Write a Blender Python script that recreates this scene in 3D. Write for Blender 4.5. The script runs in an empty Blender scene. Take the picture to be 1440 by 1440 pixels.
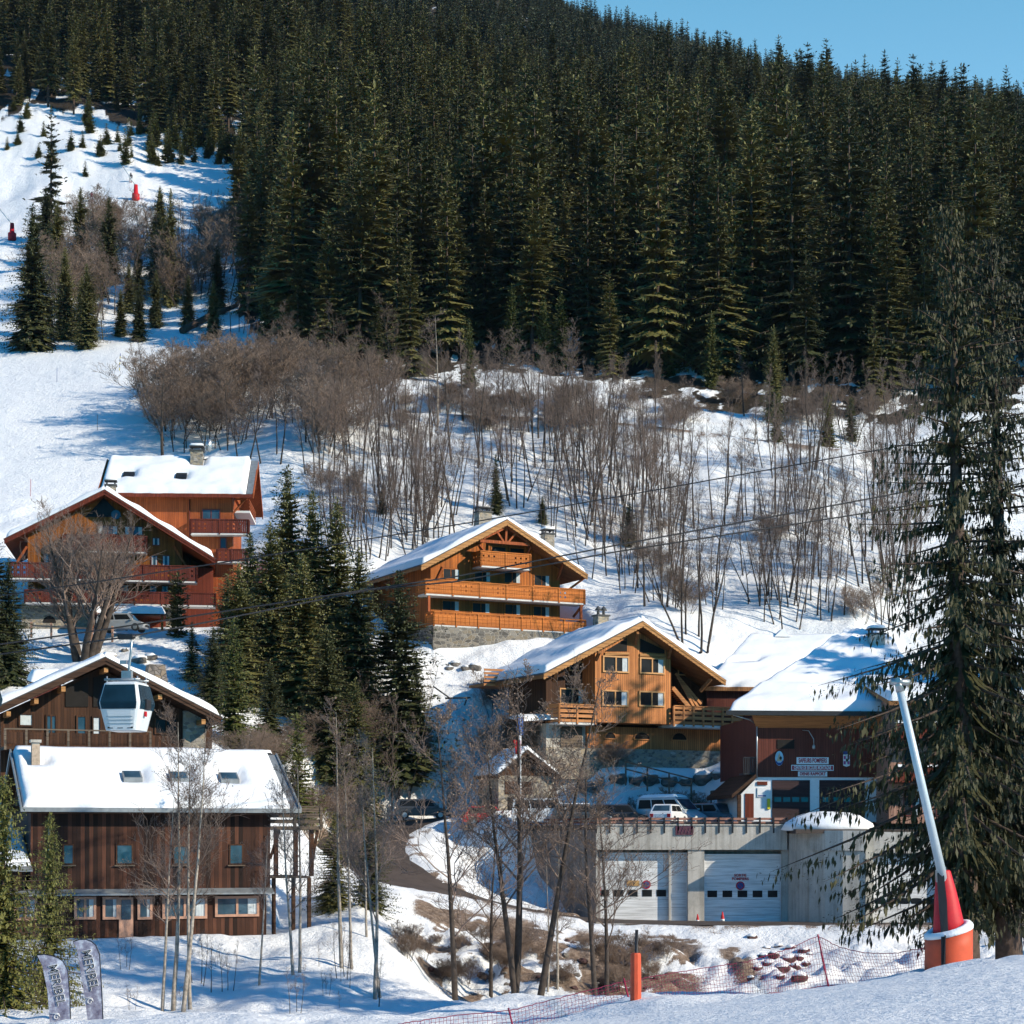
import bpy, math, random
import numpy as np
from mathutils import Vector, Matrix, noise as mnoise
sc = bpy.context.scene
COL = sc.collection
R = math.radians
# ---------------------------------------------------------------- camera, sky, sun, exposure
FPX, HOR = 2700.0, 1180.0            # focal length in pixels of a 1440 px wide frame, height of the horizon in it
cam_d = bpy.data.cameras.new("camera")
cam_d.sensor_width = 36.0
cam_d.lens = 36.0 * FPX / 1440.0
cam_d.shift_y = (HOR - 720.0) / 1440.0
cam_d.clip_start = 0.5; cam_d.clip_end = 6000
cam = bpy.data.objects.new("camera", cam_d); COL.objects.link(cam)
cam.location = (0, 0, 0); cam.rotation_euler = (R(90), 0, 0)
sc.camera = cam
SUN_EL, SUN_AZ = 26.5, -25.0          # degrees; azimuth from +X towards +Y
sd = Vector((math.cos(R(SUN_AZ)) * math.cos(R(SUN_EL)), math.sin(R(SUN_AZ)) * math.cos(R(SUN_EL)), math.sin(R(SUN_EL))))
sl = bpy.data.lights.new("sun", 'SUN'); sl.energy = 5.0; sl.angle = R(0.5); sl.color = (1.0, 0.885, 0.70)
sun = bpy.data.objects.new("sun", sl); COL.objects.link(sun)
sun.rotation_euler = sd.to_track_quat('Z', 'Y').to_euler(); sun.location = (60, -20, 80)
w = bpy.data.worlds.new("World"); sc.world = w; w.use_nodes = True
nt = w.node_tree; bgn = nt.nodes["Background"]
sky = nt.nodes.new("ShaderNodeTexSky"); sky.sky_type = 'NISHITA'; sky.sun_disc = False
sky.sun_elevation = R(SUN_EL); sky.sun_rotation = R(90 - SUN_AZ)
sky.altitude = 1500; sky.air_density = 1.0; sky.dust_density = 0.3; sky.ozone_density = 3.5
# sky tint shaped for fill: deep cyan overhead, pale band in view, darker below
_tc = nt.nodes.new("ShaderNodeTexCoord"); _sp = nt.nodes.new("ShaderNodeSeparateXYZ"); nt.links.new(_tc.outputs["Generated"], _sp.inputs[0])
_rp = nt.nodes.new("ShaderNodeValToRGB"); nt.links.new(_sp.outputs[2], _rp.inputs[0])
_e = _rp.color_ramp.elements; _e[0].position = 0.26; _e[0].color = (0.0, 0.22, 0.34, 1); _e[1].position = 0.52; _e[1].color = (0.0, 0.32, 0.50, 1)
for _p, _c in ((0.355, (0.64, 0.86, 0.70, 1)), (0.43, (0.48, 0.78, 0.64, 1))):
    _x = _e.new(_p); _x.color = _c
_mx = nt.nodes.new("ShaderNodeMix"); _mx.data_type = 'RGBA'; _mx.blend_type = 'MULTIPLY'; _mx.inputs[0].default_value = 1.0
nt.links.new(sky.outputs[0], _mx.inputs[6]); nt.links.new(_rp.outputs[0], _mx.inputs[7])
_sc = nt.nodes.new("ShaderNodeVectorMath"); _sc.operation = 'SCALE'; _sc.inputs[3].default_value = 3.1
nt.links.new(_mx.outputs[2], _sc.inputs[0]); nt.links.new(_sc.outputs[0], bgn.inputs[0]); bgn.inputs[1].default_value = 0.105
sc.view_settings.view_transform = 'Standard'; sc.view_settings.look = 'None'
sc.view_settings.exposure = 0.17; sc.view_settings.gamma = 1.0
sc.cycles.max_bounces = 5; sc.cycles.diffuse_bounces = 1; sc.cycles.glossy_bounces = 2
sc.cycles.transmission_bounces = 2; sc.cycles.transparent_max_bounces = 6
sc.cycles.use_adaptive_sampling = True; sc.cycles.adaptive_threshold = 0.02

def P(px, py, Y):                     # a point of the place seen at that pixel, Y metres away
    return Vector(((px - 720.0) / FPX * Y, Y, (HOR - py) / FPX * Y))
def rnd(a, b): return random.uniform(a, b)

# ---------------------------------------------------------------- helpers
class MB:
    def __init__(s): s.v = []; s.f = []; s.m = []; s.sm = []
    def add(s, vs, fs, m=0, smooth=False):
        o = len(s.v); s.v += [tuple(v) for v in vs]
        s.f += [tuple(i + o for i in f) for f in fs]; s.m += [m] * len(fs); s.sm += [smooth] * len(fs)
        return s
    def box(s, x0, x1, y0, y1, z0, z1, m=0):
        if x0 > x1: x0, x1 = x1, x0
        if y0 > y1: y0, y1 = y1, y0
        if z0 > z1: z0, z1 = z1, z0
        return s.add([(x0,y0,z0),(x1,y0,z0),(x1,y1,z0),(x0,y1,z0),(x0,y0,z1),(x1,y0,z1),(x1,y1,z1),(x0,y1,z1)],
                     [(0,3,2,1),(4,5,6,7),(0,1,5,4),(1,2,6,5),(2,3,7,6),(3,0,4,7)], m)
    def hexa(s, b, t, m=0):           # bottom and top quads
        return s.add(list(b) + list(t), [(0,3,2,1),(4,5,6,7),(0,1,5,4),(1,2,6,5),(2,3,7,6),(3,0,4,7)], m)
    def prism(s, poly, d, m=0):       # polygon (3-D points) swept by vector d
        d = Vector(d); n = len(poly); a = [Vector(p) for p in poly]; b = [p + d for p in a]
        return s.add(a + b, [tuple(range(n))[::-1], tuple(range(n, 2 * n))] + [(i, (i + 1) % n, n + (i + 1) % n, n + i) for i in range(n)], m)
    def bar(s, p, q, w, h, up=(0, 0, 1), m=0):
        p = Vector(p); q = Vector(q); t = (q - p).normalized(); u = Vector(up)
        r = t.cross(u)
        if r.length < 1e-4: r = t.cross(Vector((1, 0, 0)))
        r.normalize(); u = r.cross(t); r = r * (w / 2); u = u * (h / 2)
        return s.hexa([p - r - u, p + r - u, q + r - u, q - r - u], [p - r + u, p + r + u, q + r + u, q - r + u], m)
    def tube(s, pts, rs, n=6, m=0, cap=True, smooth=True):
        pts = [Vector(p) for p in pts]
        if not hasattr(rs, '__len__'): rs = [rs] * len(pts)
        o = len(s.v); ref = None
        for i, p in enumerate(pts):
            t = (pts[min(i + 1, len(pts) - 1)] - pts[max(i - 1, 0)]).normalized()
            if ref is None: ref = t.orthogonal().normalized()
            a = (ref - t * ref.dot(t))
            a = a.normalized() if a.length > 1e-5 else t.orthogonal().normalized()
            ref = a; b = t.cross(a)
            for k in range(n):
                an = 2 * math.pi * k / n
                s.v.append(tuple(p + (a * math.cos(an) + b * math.sin(an)) * rs[i]))
        fs = []
        for i in range(len(pts) - 1):
            for k in range(n):
                k2 = (k + 1) % n
                fs.append((o + i * n + k, o + i * n + k2, o + (i + 1) * n + k2, o + (i + 1) * n + k))
        s.f += fs; s.m += [m] * len(fs); s.sm += [smooth] * len(fs)
        if cap:
            s.f += [tuple(o + k for k in range(n))[::-1], tuple(o + (len(pts) - 1) * n + k for k in range(n))]
            s.m += [m, m]; s.sm += [False, False]
        return s
    def lathe(s, c, prof, n=16, m=0, smooth=True):   # prof: (r, z)
        c = Vector(c)
        return s.tube_rings([[c + Vector((r * math.cos(2*math.pi*k/n), r * math.sin(2*math.pi*k/n), z)) for k in range(n)] for r, z in prof], m, smooth)
    def tube_rings(s, rings, m=0, smooth=True, cap=True):
        n = len(rings[0]); o = len(s.v)
        for r in rings: s.v += [tuple(p) for p in r]
        fs = [(o+i*n+k, o+i*n+(k+1)%n, o+(i+1)*n+(k+1)%n, o+(i+1)*n+k) for i in range(len(rings)-1) for k in range(n)]
        s.f += fs; s.m += [m]*len(fs); s.sm += [smooth]*len(fs)
        if cap:
            s.f += [tuple(o+k for k in range(n))[::-1], tuple(o+(len(rings)-1)*n+k for k in range(n))]; s.m += [m, m]; s.sm += [False, False]
        return s
    def mesh(s, name, mats):
        me = bpy.data.meshes.new(name); me.from_pydata(s.v, [], s.f)
        for mt in (mats if isinstance(mats, (list, tuple)) else [mats]): me.materials.append(mt)
        me.polygons.foreach_set('material_index', s.m); me.polygons.foreach_set('use_smooth', s.sm)
        me.update(); return me
    def build(s, name, mats, parent=None, label=None, loc=None):
        o = bpy.data.objects.new(name, s.mesh(name, mats)); COL.objects.link(o)
        if parent: o.parent = parent
        if label: o['label'] = label
        if loc is not None: o.location = loc
        return o
def tag(o, label, cat, group=None, kind=None):
    if label: o['label'] = label
    if cat: o['category'] = cat
    if group: o['group'] = group
    if kind: o['kind'] = kind
    return o
def thing(name, label, cat, loc=(0, 0, 0), rz=0.0, group=None):
    o = bpy.data.objects.new(name, None); COL.objects.link(o); o.location = loc; o.rotation_euler = (0, 0, rz)
    o.empty_display_size = 0.3
    return tag(o, label, cat, group)
def link_copy(src, parent=None):
    c = src.copy(); COL.objects.link(c); c.parent = parent
    for ch in KIDS.get(src.name, []): link_copy(ch, c)
    return c
KIDS = {}
def kids(o):                          # remember the children of a source thing so that copies are cheap
    KIDS[o.name] = [c for c in o.children]
    for c in o.children: kids(c)
def dup(src, loc, rz, s, label=None, cat=None, group=None):
    if src.name not in KIDS: kids(src)
    c = link_copy(src); c.location = loc; c.rotation_euler = (0, 0, rz)
    c.scale = (s, s, s) if not hasattr(s, '__len__') else s
    if label: c['label'] = label
    if cat: c['category'] = cat
    if group: c['group'] = group
    return c

# ---------------------------------------------------------------- materials
def NN(nt, t, **kw):
    n = nt.nodes.new(t)
    for k, v in kw.items():
        if k.startswith('i_'):
            n.inputs[int(k[2:])].default_value = v
        else: setattr(n, k, v)
    return n
def base(name, rough=0.7, spec=0.5, metal=0.0):
    m = bpy.data.materials.new(name); m.use_nodes = True; nt = m.node_tree; b = nt.nodes["Principled BSDF"]
    b.inputs["Roughness"].default_value = rough; b.inputs["Metallic"].default_value = metal
    b.inputs["Specular IOR Level"].default_value = spec
    return m, nt, b
def mapped(nt, sx=1, sy=1, sz=1, coord='Object'):
    tc = NN(nt, "ShaderNodeTexCoord"); mp = NN(nt, "ShaderNodeMapping")
    mp.inputs["Scale"].default_value = (sx, sy, sz); nt.links.new(tc.outputs[coord], mp.inputs[0]); return mp.outputs[0]
def noise_n(nt, vec, scale, detail=3, rough=0.55):
    n = NN(nt, "ShaderNodeTexNoise"); n.inputs["Scale"].default_value = scale; n.inputs["Detail"].default_value = detail
    n.inputs["Roughness"].default_value = rough
    if vec is not None: nt.links.new(vec, n.inputs["Vector"])
    return n.outputs["Fac"]
def ramp(nt, fac, stops):
    r = NN(nt, "ShaderNodeValToRGB"); e = r.color_ramp.elements
    while len(e) > 1: e.remove(e[-1])
    e[0].position = stops[0][0]; e[0].color = (*stops[0][1], 1)
    for p, c in stops[1:]:
        x = e.new(p); x.color = (*c, 1)
    nt.links.new(fac, r.inputs[0]); return r.outputs[0]
def mth(nt, op, a, b=None, clamp=False):
    n = NN(nt, "ShaderNodeMath", operation=op, use_clamp=clamp)
    for i, x in enumerate((a, b)):
        if x is None: continue
        if isinstance(x, (int, float)): n.inputs[i].default_value = x
        else: nt.links.new(x, n.inputs[i])
    return n.outputs[0]
def mixc(nt, fac, a, b, mode='MIX'):
    n = NN(nt, "ShaderNodeMix", data_type='RGBA', blend_type=mode)
    for i, x in ((0, fac), (6, a), (7, b)):
        if isinstance(x, (int, float)): n.inputs[i].default_value = x
        elif isinstance(x, tuple): n.inputs[i].default_value = (*x, 1)
        else: nt.links.new(x, n.inputs[i])
    return n.outputs[2]
def bump(nt, b, h, strength=0.5, dist=0.05, prev=None):
    n = NN(nt, "ShaderNodeBump"); n.inputs["Strength"].default_value = strength; n.inputs["Distance"].default_value = dist
    nt.links.new(h, n.inputs["Height"])
    if prev is not None: nt.links.new(prev, n.inputs["Normal"])
    nt.links.new(n.outputs[0], b.inputs["Normal"]); return n.outputs[0]
def sc3(c, k): return tuple(min(1, x * k) for x in c)
def plain(name, c, rough=0.6, var=0.15, metal=0.0, scale=3.0, spec=0.4):
    m, nt, b = base(name, rough, spec, metal)
    f = noise_n(nt, mapped(nt), scale, 4)
    nt.links.new(ramp(nt, f, [(0.3, sc3(c, 1 - var)), (0.7, sc3(c, 1 + var))]), b.inputs["Base Color"]); return m
def wood(name, c, board=0.14, vert=True, var=0.35, stain=0.5, rough=0.72, gap=0.1):
    # boards counted along x+y (upright boards) or z (lying boards), each with its own tone, grain and weather streaks
    m, nt, b = base(name, rough, 0.25)
    tc = NN(nt, "ShaderNodeTexCoord"); sp = NN(nt, "ShaderNodeSeparateXYZ"); nt.links.new(tc.outputs["Object"], sp.inputs[0])
    u = mth(nt, 'ADD', sp.outputs[0], sp.outputs[1]) if vert else sp.outputs[2]
    q = mth(nt, 'DIVIDE', u, board); fl = mth(nt, 'FLOOR', q); fr = mth(nt, 'FRACT', q)
    wn = NN(nt, "ShaderNodeTexWhiteNoise", noise_dimensions='1D'); nt.links.new(fl, wn.inputs["W"])
    g = noise_n(nt, mapped(nt, *((14, 14, 0.7) if vert else (0.7, 0.7, 14))), 1.0, 4)
    big = noise_n(nt, mapped(nt, 0.35, 0.35, 0.5), 1.0, 3)
    col = ramp(nt, wn.outputs[0], [(0.0, sc3(c, 1 - var)), (0.5, c), (1.0, sc3(c, 1 + var))])
    col = mixc(nt, 0.75, col, ramp(nt, g, [(0.3, (0.62, 0.60, 0.58)), (0.62, (1.12, 1.1, 1.08))]), 'MULTIPLY')
    col = mixc(nt, stain, col, ramp(nt, big, [(0.35, (0.62, 0.58, 0.55)), (0.65, (1.15, 1.15, 1.12))]), 'MULTIPLY')
    gp = mth(nt, 'LESS_THAN', fr, gap)
    col = mixc(nt, mth(nt, 'MULTIPLY', gp, 0.75), col, sc3(c, 0.15))
    nt.links.new(col, b.inputs["Base Color"])
    bump(nt, b, mth(nt, 'SUBTRACT', mth(nt, 'MULTIPLY', g, 0.3), gp), 0.6, 0.02); return m
def stone(name, c, scale=3.2, mortar=(0.32, 0.29, 0.25), var=0.5):
    m, nt, b = base(name, 0.85, 0.3)
    v = mapped(nt, 1, 1, 1.7)
    vo = NN(nt, "ShaderNodeTexVoronoi"); vo.inputs["Scale"].default_value = scale; nt.links.new(v, vo.inputs["Vector"])
    ve = NN(nt, "ShaderNodeTexVoronoi", feature='DISTANCE_TO_EDGE'); ve.inputs["Scale"].default_value = scale; nt.links.new(v, ve.inputs["Vector"])
    sp = NN(nt, "ShaderNodeSeparateColor"); nt.links.new(vo.outputs["Color"], sp.inputs[0])
    col = ramp(nt, sp.outputs[0], [(0, sc3(c, 1 - var)), (0.4, c), (0.7, (c[0]*1.25, c[1]*1.1, c[2]*0.85)), (1, sc3(c, 1 + var))])
    col = mixc(nt, 0.5, col, ramp(nt, noise_n(nt, mapped(nt), 9, 4), [(0.3, (0.7,0.7,0.7)), (0.7, (1.15,1.15,1.15))]), 'MULTIPLY')
    e = ramp(nt, ve.outputs[0], [(0.02, (0,0,0)), (0.07, (1,1,1))])
    nt.links.new(mixc(nt, e, mortar, col), b.inputs["Base Color"]); bump(nt, b, e, 0.7, 0.04); return m
def snow_mat(name="snow", c=(0.86, 0.89, 0.93), rough_h=0.05, s1=1.2, s2=9.0):
    m, nt, b = base(name, 0.75, 0.25)
    tc = mapped(nt)
    a = noise_n(nt, tc, s1, 5, 0.6); d = noise_n(nt, tc, s2, 4, 0.7)
    nt.links.new(ramp(nt, a, [(0.3, sc3(c, 0.96)), (0.7, c)]), b.inputs["Base Color"])
    h = mth(nt, 'ADD', a, mth(nt, 'MULTIPLY', d, 0.35)); bump(nt, b, h, 1.0, rough_h); return m
def concrete(name, c, streak=0.5):
    m, nt, b = base(name, 0.85, 0.3)
    big = noise_n(nt, mapped(nt, 0.5, 0.5, 0.5), 1.3, 5, 0.65); st = noise_n(nt, mapped(nt, 3.0, 3.0, 0.18), 1.0, 4, 0.6)
    fi = noise_n(nt, mapped(nt), 12, 3)
    col = ramp(nt, big, [(0.3, sc3(c, 0.68)), (0.5, c), (0.72, sc3(c, 1.15))])
    col = mixc(nt, streak, col, ramp(nt, st, [(0.38, (0.5, 0.48, 0.44)), (0.56, (1.05, 1.05, 1.05))]), 'MULTIPLY')
    col = mixc(nt, 0.4, col, ramp(nt, fi, [(0.3, (0.8,0.8,0.8)), (0.7, (1.15,1.15,1.15))]), 'MULTIPLY')
    nt.links.new(col, b.inputs["Base Color"]); bump(nt, b, fi, 0.4, 0.01); return m
def glass_mat(name="window_glass", c=(0.010, 0.011, 0.012), rough=0.3):
    m, nt, b = base(name, rough, 0.5)
    f = noise_n(nt, mapped(nt), 0.8, 2)
    nt.links.new(ramp(nt, f, [(0.35, c), (0.65, sc3(c, 2.2))]), b.inputs["Base Color"])
    bump(nt, b, noise_n(nt, mapped(nt), 1.5, 1), 0.15, 0.02); return m
def emblem(name, c): return plain(name, c, 0.5, 0.05)

M = {}
M['snow'] = snow_mat("roof_snow_material", (0.88, 0.89, 0.90), 0.05, 0.9, 7)
M['wood_orange'] = wood("honey_orange_boards", (0.40, 0.120, 0.022), 0.15)
M['wood_orange_h'] = wood("honey_orange_rails", (0.50, 0.155, 0.030), 0.3, False, 0.15, 0.35)
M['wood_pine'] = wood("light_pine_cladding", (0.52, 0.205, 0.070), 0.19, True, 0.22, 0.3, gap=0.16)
M['wood_pine_h'] = wood("light_pine_rails", (0.50, 0.22, 0.085), 0.6, False, 0.15, 0.3, gap=0.02)
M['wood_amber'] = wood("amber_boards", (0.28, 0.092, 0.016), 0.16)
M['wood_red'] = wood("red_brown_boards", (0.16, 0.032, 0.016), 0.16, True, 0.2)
M['wood_redrail'] = wood("dark_red_rails", (0.13, 0.028, 0.018), 0.2, True, 0.2, 0.3)
M['wood_terracotta'] = wood("terracotta_boards", (0.38, 0.095, 0.028), 0.2, True, 0.15)
M['wood_barn'] = wood("weathered_barn_boards", (0.066, 0.026, 0.015), 0.21, True, 0.75, 0.95)
M['wood_brown'] = wood("brown_boards", (0.068, 0.029, 0.014), 0.17)  # brown deepened to stand in for shade on the dark chalet
M['wood_dark'] = wood("dark_brown_timber", (0.065, 0.032, 0.018), 0.3, False, 0.2)
M['wood_grey'] = wood("grey_weathered_timber", (0.15, 0.115, 0.085), 0.25, False, 0.3)
M['wood_soffit'] = wood("soffit_boards", (0.30, 0.14, 0.055), 0.2, True, 0.2)
M['wood_fascia'] = wood("carved_fascia_pine", (0.48, 0.24, 0.09), 0.3, False, 0.1, 0.4)
M['wood_station'] = wood("station_brown_boards", (0.135, 0.037, 0.025), 0.18, True, 0.15, 0.3)
M['wood_pink'] = wood("faded_pink_brown_boards", (0.42, 0.24, 0.18), 0.2, True, 0.15)
M['white'] = plain("white_paint", (0.78, 0.79, 0.80), 0.6, 0.05)
M['slab'] = plain("pale_slab_edge", (0.62, 0.60, 0.57), 0.8, 0.1)
M['frame'] = plain("honey_window_frame", (0.52, 0.26, 0.09), 0.5, 0.1)
M['frame_red'] = plain("red_window_frame", (0.14, 0.03, 0.02), 0.5, 0.1)
M['frame_pink'] = plain("pale_rosy_window_frame", (0.45, 0.25, 0.17), 0.6, 0.15)
M['glass'] = glass_mat(); M['glass'].node_tree.nodes['Principled BSDF'].inputs['Specular IOR Level'].default_value = .12
M['glass_blue'] = glass_mat("sky_reflecting_glass", (0.025, 0.05, 0.07), 0.03)
M['curtain'] = plain("pale_curtain", (0.55, 0.60, 0.62), 0.9, 0.1, scale=6)
M['black'] = plain("black_metal", (0.018, 0.018, 0.02), 0.5, 0.2)
M['darkhole'] = plain("dark_opening", (0.012, 0.010, 0.009), 0.9, 0.2)
M['metal'] = plain("galvanised_metal", (0.42, 0.44, 0.45), 0.35, 0.15, 0.7)
M['zinc'] = plain("grey_zinc_flashing", (0.24, 0.26, 0.27), 0.5, 0.2, 0.3)
M['slate'] = plain("dark_roof_slate", (0.06, 0.06, 0.062), 0.7, 0.3)
M['stone'] = stone("fieldstone_wall", (0.30, 0.27, 0.23))
M['stone_grey'] = stone("grey_fieldstone_wall", (0.17, 0.155, 0.135), 2.2)
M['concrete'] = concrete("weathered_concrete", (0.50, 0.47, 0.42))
M['asphalt'] = concrete("wet_brown_asphalt", (0.085, 0.065, 0.055), 0.15)
M['red'] = plain("red_padding", (0.55, 0.012, 0.02), 0.55, 0.15)
M['orange'] = plain("orange_red_padding", (0.60, 0.085, 0.03), 0.6, 0.12)
M['bark'] = plain("spruce_bark", (0.075, 0.05, 0.038), 0.9, 0.4, scale=8)
M['bark_grey'] = plain("grey_brown_bark", (0.055, 0.042, 0.034), 0.9, 0.45, scale=4)
M['bark_pale'] = plain("pale_birch_bark", (0.30, 0.26, 0.215), 0.8, 0.5, scale=5)
def needles(name, c1, c2):
    m, nt, b = base(name, 0.6, 0.25)
    oi = NN(nt, "ShaderNodeObjectInfo")
    f = noise_n(nt, mapped(nt), 0.9, 3)
    k = mth(nt, 'ADD', mth(nt, 'MULTIPLY', oi.outputs["Random"], 0.55), mth(nt, 'MULTIPLY', f, 0.6))
    nt.links.new(ramp(nt, k, [(0.2, c1), (0.85, c2)]), b.inputs["Base Color"]); return m
M['needle'] = needles("spruce_needles", (0.022, 0.034, 0.015), (0.175, 0.162, 0.052))
M['needle_dark'] = needles('old_spruce_needles', (0.012, 0.017, 0.009), (0.052, 0.050, 0.018))
M['needle_far'] = needles("spruce_needles_cool", (0.026, 0.042, 0.026), (0.105, 0.112, 0.056))
M['needle_olive'] = needles("young_spruce_needles", (0.055, 0.070, 0.018), (0.16, 0.155, 0.04))
def twigs(name, c1, c2):
    m, nt, b = base(name, 0.9, 0.2)
    oi = NN(nt, "ShaderNodeObjectInfo")
    nt.links.new(ramp(nt, oi.outputs["Random"], [(0.0, c1), (1.0, c2)]), b.inputs["Base Color"]); return m
M['twig'] = twigs("bare_twigs", (0.12, 0.088, 0.070), (0.25, 0.185, 0.155))
M['twig_brown'] = twigs("brown_shrub_twigs", (0.19, 0.135, 0.10), (0.30, 0.22, 0.17))

# ---------------------------------------------------------------- the lie of the land
def vnoise(x, y, seed=0):
    xi = np.floor(x).astype(np.int64); yi = np.floor(y).astype(np.int64); fx = x - xi; fy = y - yi
    fx = fx * fx * (3 - 2 * fx); fy = fy * fy * (3 - 2 * fy)
    def h(a, b):
        n = (a * 374761393 + b * 668265263 + seed * 1442695041) & 0x7fffffff
        n = ((n ^ (n >> 13)) * 1274126177) & 0x7fffffff
        return ((n ^ (n >> 16)) & 0xffff) / 65535.0
    return (h(xi, yi)*(1-fx) + h(xi+1, yi)*fx)*(1-fy) + (h(xi, yi+1)*(1-fx) + h(xi+1, yi+1)*fx)*fy - 0.5
def fbm(x, y, sc_, oct_=3, seed=0):
    r = 0; a = 1.0; s = 1.0 / sc_
    for i in range(oct_):
        r = r + a * vnoise(x * s + 17.3 * i, y * s - 9.1 * i, seed + i); a *= 0.5; s *= 2.03
    return r
# control points: pixel x, pixel y, distance
CP = """
-300 1500 12; 720 1560 12; 1700 1560 12; -300 1470 30; 720 1500 30; 1440 1438 30; 1800 1410 30
1440 1352 52; 1700 1330 54; 1330 1364 52; 1200 1386 50; 1080 1408 48; 900 1436 46; 720 1450 46; 400 1462 50; 0 1480 50
1330 1360 64; 1440 1356 66; 1160 1388 70; 1000 1402 68; 893 1406 62; 760 1428 66; 600 1436 68; 1250 1374 70; 1370 1358 75
300 1428 75; 150 1424 75; 470 1426 78; 0 1430 72; -300 1420 72; 560 1430 76; 700 1412 76; 820 1404 76; 
280 1418 82; 480 1400 86; 540 1400 88; 380 1375 89; 200 1350 92; 480 1362 92; 560 1330 100; 0 1325 96; 300 1322 97; -200 1320 97; 420 1310 100
650 1418 92; 800 1414 92; 950 1408 92; 1100 1406 92; 1300 1396 92; 1500 1390 92
620 1405 102; 760 1402 104; 880 1398 106; 1000 1392 108; 1120 1384 110; 1260 1368 110; 1440 1350 108
600 1330 112; 700 1322 116; 820 1318 120; 900 1316 122; 1000 1315 122; 1120 1312 122; 1250 1312 120; 1440 1308 118
470 1285 108; 560 1262 117; 640 1262 124; 740 1283 126; 830 1299 128; 990 1299 130; 1200 1302 126; 1440 1300 126
520 1216 131; 560 1233 127; 640 1248 130; 760 1275 133; 650 1205 138; 600 1180 140; 560 1156 144; 680 1160 146
540 1190 136; 480 1200 128; 440 1240 116; 380 1285 110
850 1290 140; 1000 1280 142; 1200 1290 140; 1440 1290 140; 900 1190 150; 1200 1200 150; 1440 1180 150; 700 1150 148
620 1120 146; 560 1100 147; 480 1095 142; 400 1110 134; 660 1080 149; 740 1105 148; 700 1090 151; 850 1105 146; 1020 1100 150
900 1082 152; 1050 1068 154; 800 1075 152; 660 1000 156; 640 945 163; 700 955 162; 560 1000 154; 480 1010 151; 400 1010 148
300 1000 142; 200 1040 132; 100 1090 118; 0 1090 116; 300 1080 120; -200 1080 118
200 950 150; 100 950 150; 0 960 148; 120 922 158; 40 925 158; 180 890 166; 60 888 167; 300 905 164; 400 900 162; -200 900 165
620 903 168; 750 905 168; 520 900 167; 850 880 173; 960 895 168; 1050 880 173; 1200 880 174; 1440 880 175; 1700 880 175
500 800 181; 400 790 183; 300 750 196; 100 755 195; 0 755 195; -200 750 196; 850 760 194; 1000 760 196; 1200 750 198; 1440 750 198
480 700 199; 400 650 212; 600 690 203; 700 650 214; 850 650 216; 1000 660 216; 1150 660 215; 1300 650 218; 1440 650 218
0 640 225; 150 640 224; 0 590 238; 150 560 245; 250 610 230; -200 590 238
600 585 234; 860 597 232; 1000 612 230; 1130 630 228; 1250 640 227; 1440 640 228; 700 570 240; 850 575 240; 1000 578 241; 1150 582 241; 1300 585 241; 1440 580 242
400 560 243; 300 530 254; 500 520 255; 700 520 257; 1000 510 262; 1250 510 262; 1440 500 265
0 525 262; 150 500 268; 100 490 274; 250 470 282; 320 450 290; 0 470 285; -200 500 275
200 400 315; 60 380 320; 320 370 320; 450 400 305; 0 330 345; 100 320 350; 200 300 358; 300 300 360; 420 330 340
60 300 356; 130 283 366; 200 262 374; 260 245 382; 340 240 386; 420 250 380; 190 238 384; 120 258 380; 0 290 372
200 215 395; 120 190 410; 60 150 430; 0 160 425; 260 190 410; 340 190 410; -200 150 430
0 60 520; 200 70 515; 400 90 500; 0 -60 700; 400 -60 760; 700 -40 860; 0 -120 1300; 400 -110 1400; 700 -60 1400
700 400 315; 1000 400 320; 1250 400 320; 1440 400 320; 600 300 370; 800 300 370; 1000 300 372; 1200 300 372; 1440 300 370
700 200 440; 900 200 440; 1100 210 440; 1300 230 425; 1440 240 420; 700 100 560; 900 100 580; 1050 130 560; 1200 160 530; 1350 200 490; 1440 220 470; 1700 250 460
800 30 760; 900 45 800; 1000 72 860; 1080 105 760; 1200 150 700; 1350 165 700; 1440 160 720; 1700 200 700
820 18 1000; 930 44 1050; 1000 62 1100; 1100 86 1150; 1200 103 1150; 1300 110 1150; 1440 134 1150; 1700 160 1150
900 70 1500; 1100 120 1600; 1300 150 1600; 1440 170 1600; 1700 200 1600
"""
cp = np.array([[float(x) for x in t.split()] for t in CP.replace("\n", ";").split(";") if t.strip()])
cp[:, 1] += np.where((cp[:, 2] >= 700) & (cp[:, 0] > 500), 34.0, 0.0) + np.where((cp[:, 2] >= 420) & (cp[:, 2] < 700) & (cp[:, 0] > 600), 44.0, 0.0) + np.where((cp[:, 2] >= 365) & (cp[:, 2] < 420) & (cp[:, 0] > 560), 16.0, 0.0)
_u = (cp[:, 0] - 720) / FPX; _b = np.log(cp[:, 2]); _s = (HOR - cp[:, 1]) / FPX
SA, SB = 3.2, 1.0
cxy = np.stack([_u * SA, _b * SB], 1)
def tpsk(r2): return np.where(r2 > 1e-12, r2 * np.log(np.maximum(r2, 1e-12)), 0.0)
n_ = len(cp); d2 = ((cxy[:, None] - cxy[None]) ** 2).sum(-1)
K = tpsk(d2) + np.eye(n_) * 2e-4
Pm = np.concatenate([np.ones((n_, 1)), cxy], 1)
A_ = np.block([[K, Pm], [Pm.T, np.zeros((3, 3))]])
cw = np.linalg.solve(A_, np.concatenate([_s, np.zeros(3)]))
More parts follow.
